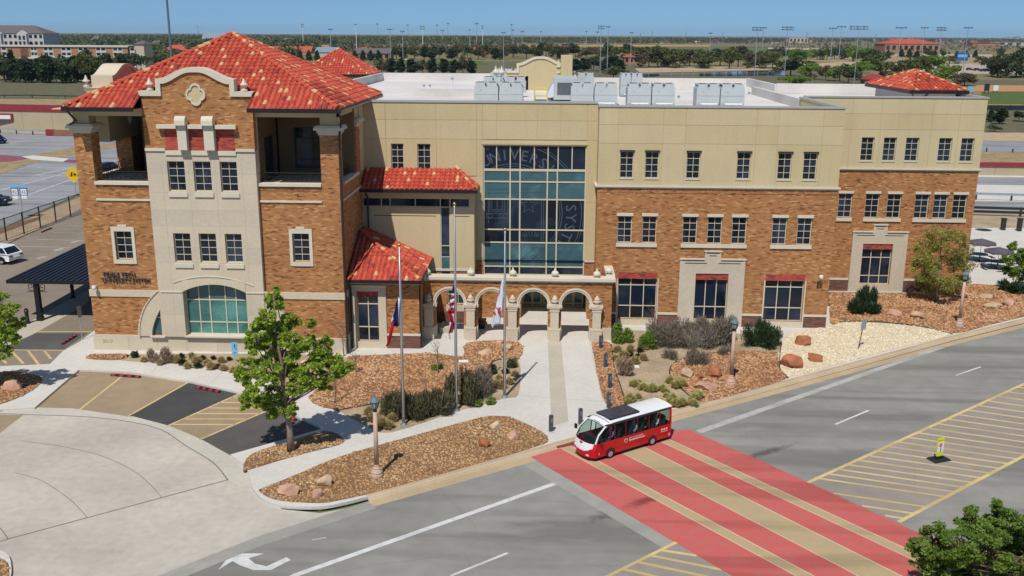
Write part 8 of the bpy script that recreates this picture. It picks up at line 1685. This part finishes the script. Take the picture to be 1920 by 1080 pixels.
block('house', 'pale house with grey roof in the wood behind the hotel', 168, 190, 86, 76, 14, 'far_white', 'far_roof', 'hip', 67, 2, 4); block('restaurant', 'small red-roofed restaurant with white front right of the tall pole', 304, 352, 104, 94, 14, 'far_brick', 'far_red_roof', 'hip', 84, 1, 5); block('porch', 'small white porch beside the red-roofed restaurant', 292, 312, 106, 99, 6, 'far_white', 'far_roof', floors=1, cols=3); block('house', 'dark grey-roofed house left of the red-roofed restaurant', 276, 306, 94, 86, 14, 'far_white', 'far_roof', 'hip', 76, 1, 3); block('metal_shed', 'long blue-grey metal roofed shed on the left skyline', 374, 432, 82, 74, 24, 'far_white', 'far_teal_roof', 'gable', 62, 1, 6)
block('red_shed', 'long low shed with bright red metal roof behind the tower roof', 470, 586, 100, 97, 20, 'far_white', 'far_red_roof', 'gable', 86, win=False); block('grey_shed', 'grey-roofed shed right of the bright red one', 590, 632, 108, 98, 20, 'far_cream', 'far_teal_roof', 'gable', 88, win=False); block('house', 'grey-roofed house above the red shed', 522, 556, 86, 80, 14, 'far_white', 'far_roof', 'hip', 71, 1, 3)
block('brick_hall', 'dark brown roofed hall behind the small hip roof', 662, 732, 112, 100, 20, 'far_brick', 'far_roof', 'gable', 90, 1, 6); block('red_shed', 'small red roof beside the dark hall', 672, 695, 96, 93, 10, 'far_brick', 'far_red_roof', 'gable', 88, win=False); block('shed', 'small shed with dark red roof right of the white floodlight mast', 886, 930, 104, 98, 14, 'far_brick', 'far_red_roof', 'gable', 89, 1, 4)
block('club_house', 'tan house with red roof among the trees behind the coolers', 1171, 1205, 120, 107, 14, 'far_brick', 'far_red_roof', 'hip', 101, 1, 4); block('sports_hall', 'big tan hall with wide red roof at the upper right', 1664, 1754, 98, 82, 40, 'far_brick', 'far_red_roof', 'hip', 73, 1, 9); block('pavilion', 'small purple-red pavilion roof left of the right hip roof', 1622, 1662, 157, 149, 6, 'far_brick', 'wall_red', 'hip', 139, win=False); block('far_factory', 'pale factory block on the right skyline', 1482, 1512, 81, 71, 40, 'far_cream', 'far_white', floors=1, cols=5); block('far_hall', 'far pinkish hall with dark maroon front at upper right', 1828, 1870, 88, 81, 40, 'far_brick', 'wall_red', win=False); block('far_long_hall', 'long low dark-roofed building at the right edge of the skyline', 1872, 1990, 86, 79, 60, 'far_cream', 'far_roof', floors=1, cols=10)
random.seed(4)
for i in range(42):
    px = 965+i*23+U(-8, 8); py = U(74, 82) if px < 1450 else U(73, 80); w_ = U(6, 18); block('far_house', f'{nth(i+1)} tiny pale building from the left in the far suburb strip', px, px+w_, py, py-U(2.2, 3.4), 25, random.choice(('far_white', 'far_white', 'far_cream', 'far_brick')), random.choice(('far_roof', 'far_white', 'far_roof', 'far_red_roof')), 'flat' if rnd() < .5 else 'gable', py-4.6, win=False, ov=1); o = bpy.data.objects[max((q.name for q in col.objects if q.name.startswith('far_house')), key=lambda s: (len(s), s))]; o['group'] = 'tiny far suburb buildings'
# ball field: dark fence, backstop, people-sized things
t = thing('ball_field_fence', 'dark navy windscreen fence with yellow rail along the ball field', 'fence', G(1880, 206)); a, b = Vector(G(1780, 205)), Vector(G(2100, 208)); h = (PY(1880, 196, a.y)-Vector(G(1880, 206))).z; M['navy'] = plain('navy_windscreen', (.022, .032, .055), .9, .1); k_ = 14
for i in range(k_): p, q = a.lerp(b, i/k_), a.lerp(b, (i+1)/k_); MB().box(p.x, q.x-.05, p.y-.05, p.y, 0, h*.9).build('screen', M['navy'], t, world=True); MB().tube([p, p+Vector((0, 0, h))], .08, 4).build('post', M['bronze'], t, world=True)
MB().box(a.x, b.x, a.y-.1, a.y+.1, h*.9, h).build('rail', M['sg_yellow'], t, world=True)
for l, px, yb, yt, m in (('white portable sign at the ball field', 1866, 174, 160, 'white_paint'), ('small blue booth at the ball field', 1820, 176, 162, 'sg_blue'), ('dark and white scoreboard stand at the ball field', 1849, 176, 157, 'navy')):
    b = Vector(G(px, yb)); h = (PY(px, yt, b.y)-b).z; t = thing('field_stand', l, 'stand', b); MB().box(-.9, .9, -.1, .1, h*.3, h).build('panel', M[m], t); [MB().box(x-.08, x+.08, -.08, .08, 0, h*.3).build('leg', M['bronze'], t) for x in (-.7, .7)]
t = thing('scoreboard', 'blue sports scoreboard on two posts before the far hall', 'scoreboard', G(1803, 119)); Y = t.location.y; h = (PY(1803, 98, Y)-t.location).z; MB().box(-4.2, 4.2, -.3, .3, h*.25, h).build('board', M['sg_dkblue'], t); MB().box(-3.4, 3.4, -.4, -.31, h*.55, h*.8).build('panel', M['sg_blue'], t); [MB().box(x-.2, x+.2, -.2, .2, 0, h*.25).build('post', M['galv'], t) for x in (-3, 3)]
for i, px in enumerate((1795, 1818, 1832, 1848, 1843)):
    b = Vector(G(px, 131+i*.8)); car(f'{nth(i+1)} dark car from the left parked in the far yard at right', (b.x, b.y, .0), U(-.3, .3), M['car_black'] if i % 2 else M['car_blue'], True, 'cars in the far yard')
for l, px, py in (('white car on the lane behind the small conifers', 762, 113), ('blue-white car behind the roof near the far shed', 824, 97), ('dark car before the grove at right', 1319, 127)): b = Vector(G(px, py)); car(l, (b.x, b.y, 0), .2, M['car_white'] if 'white' in l else M['car_black'], True)
# pond fence at the right of the roof
t = thing('pond_fence', 'thin grey fence along the lawn behind the coolers', 'fence', G(1310, 144)); a, b = Vector(G(1195, 145)), Vector(G(1440, 143)); k_ = 12
for i in range(k_+1): p = a.lerp(b, i/k_); MB().tube([p, p+Vector((0, 0, 3.2))], .12, 4).build('post', M['galv'], t, world=True)
for z in (1.6, 3.1): MB().tube([a+Vector((0, 0, z)), b+Vector((0, 0, z))], .08, 4).build('rail', M['galv'], t, world=True)
M['water'] = plain('dark_pond_water', (.02, .035, .045), .08, .5); land('pond', [(1206, 139), (1235, 137), (1238, 142), (1208, 145)], -.07, 'water'); land('pond', [(1310, 137), (1445, 131), (1470, 133), (1470, 141), (1312, 143)], -.07, 'water')
# ------------------------------------------------------------------ the air: a closed box of thin even haze
hz_ = MB().box(-7000, 7000, -260, 12500, -1.2, 75).build('haze', NT('air').m, kind='stuff')
m_ = hz_.data.materials[0]; t_ = m_.node_tree; t_.nodes.clear(); vo = t_.nodes.new('ShaderNodeVolumePrincipled'); vo.inputs['Color'].default_value = (.72, .84, 1, 1); vo.inputs['Density'].default_value = .00005; vo.inputs['Anisotropy'].default_value = .2
oo = t_.nodes.new('ShaderNodeOutputMaterial'); t_.links.new(vo.outputs[0], oo.inputs['Volume'])
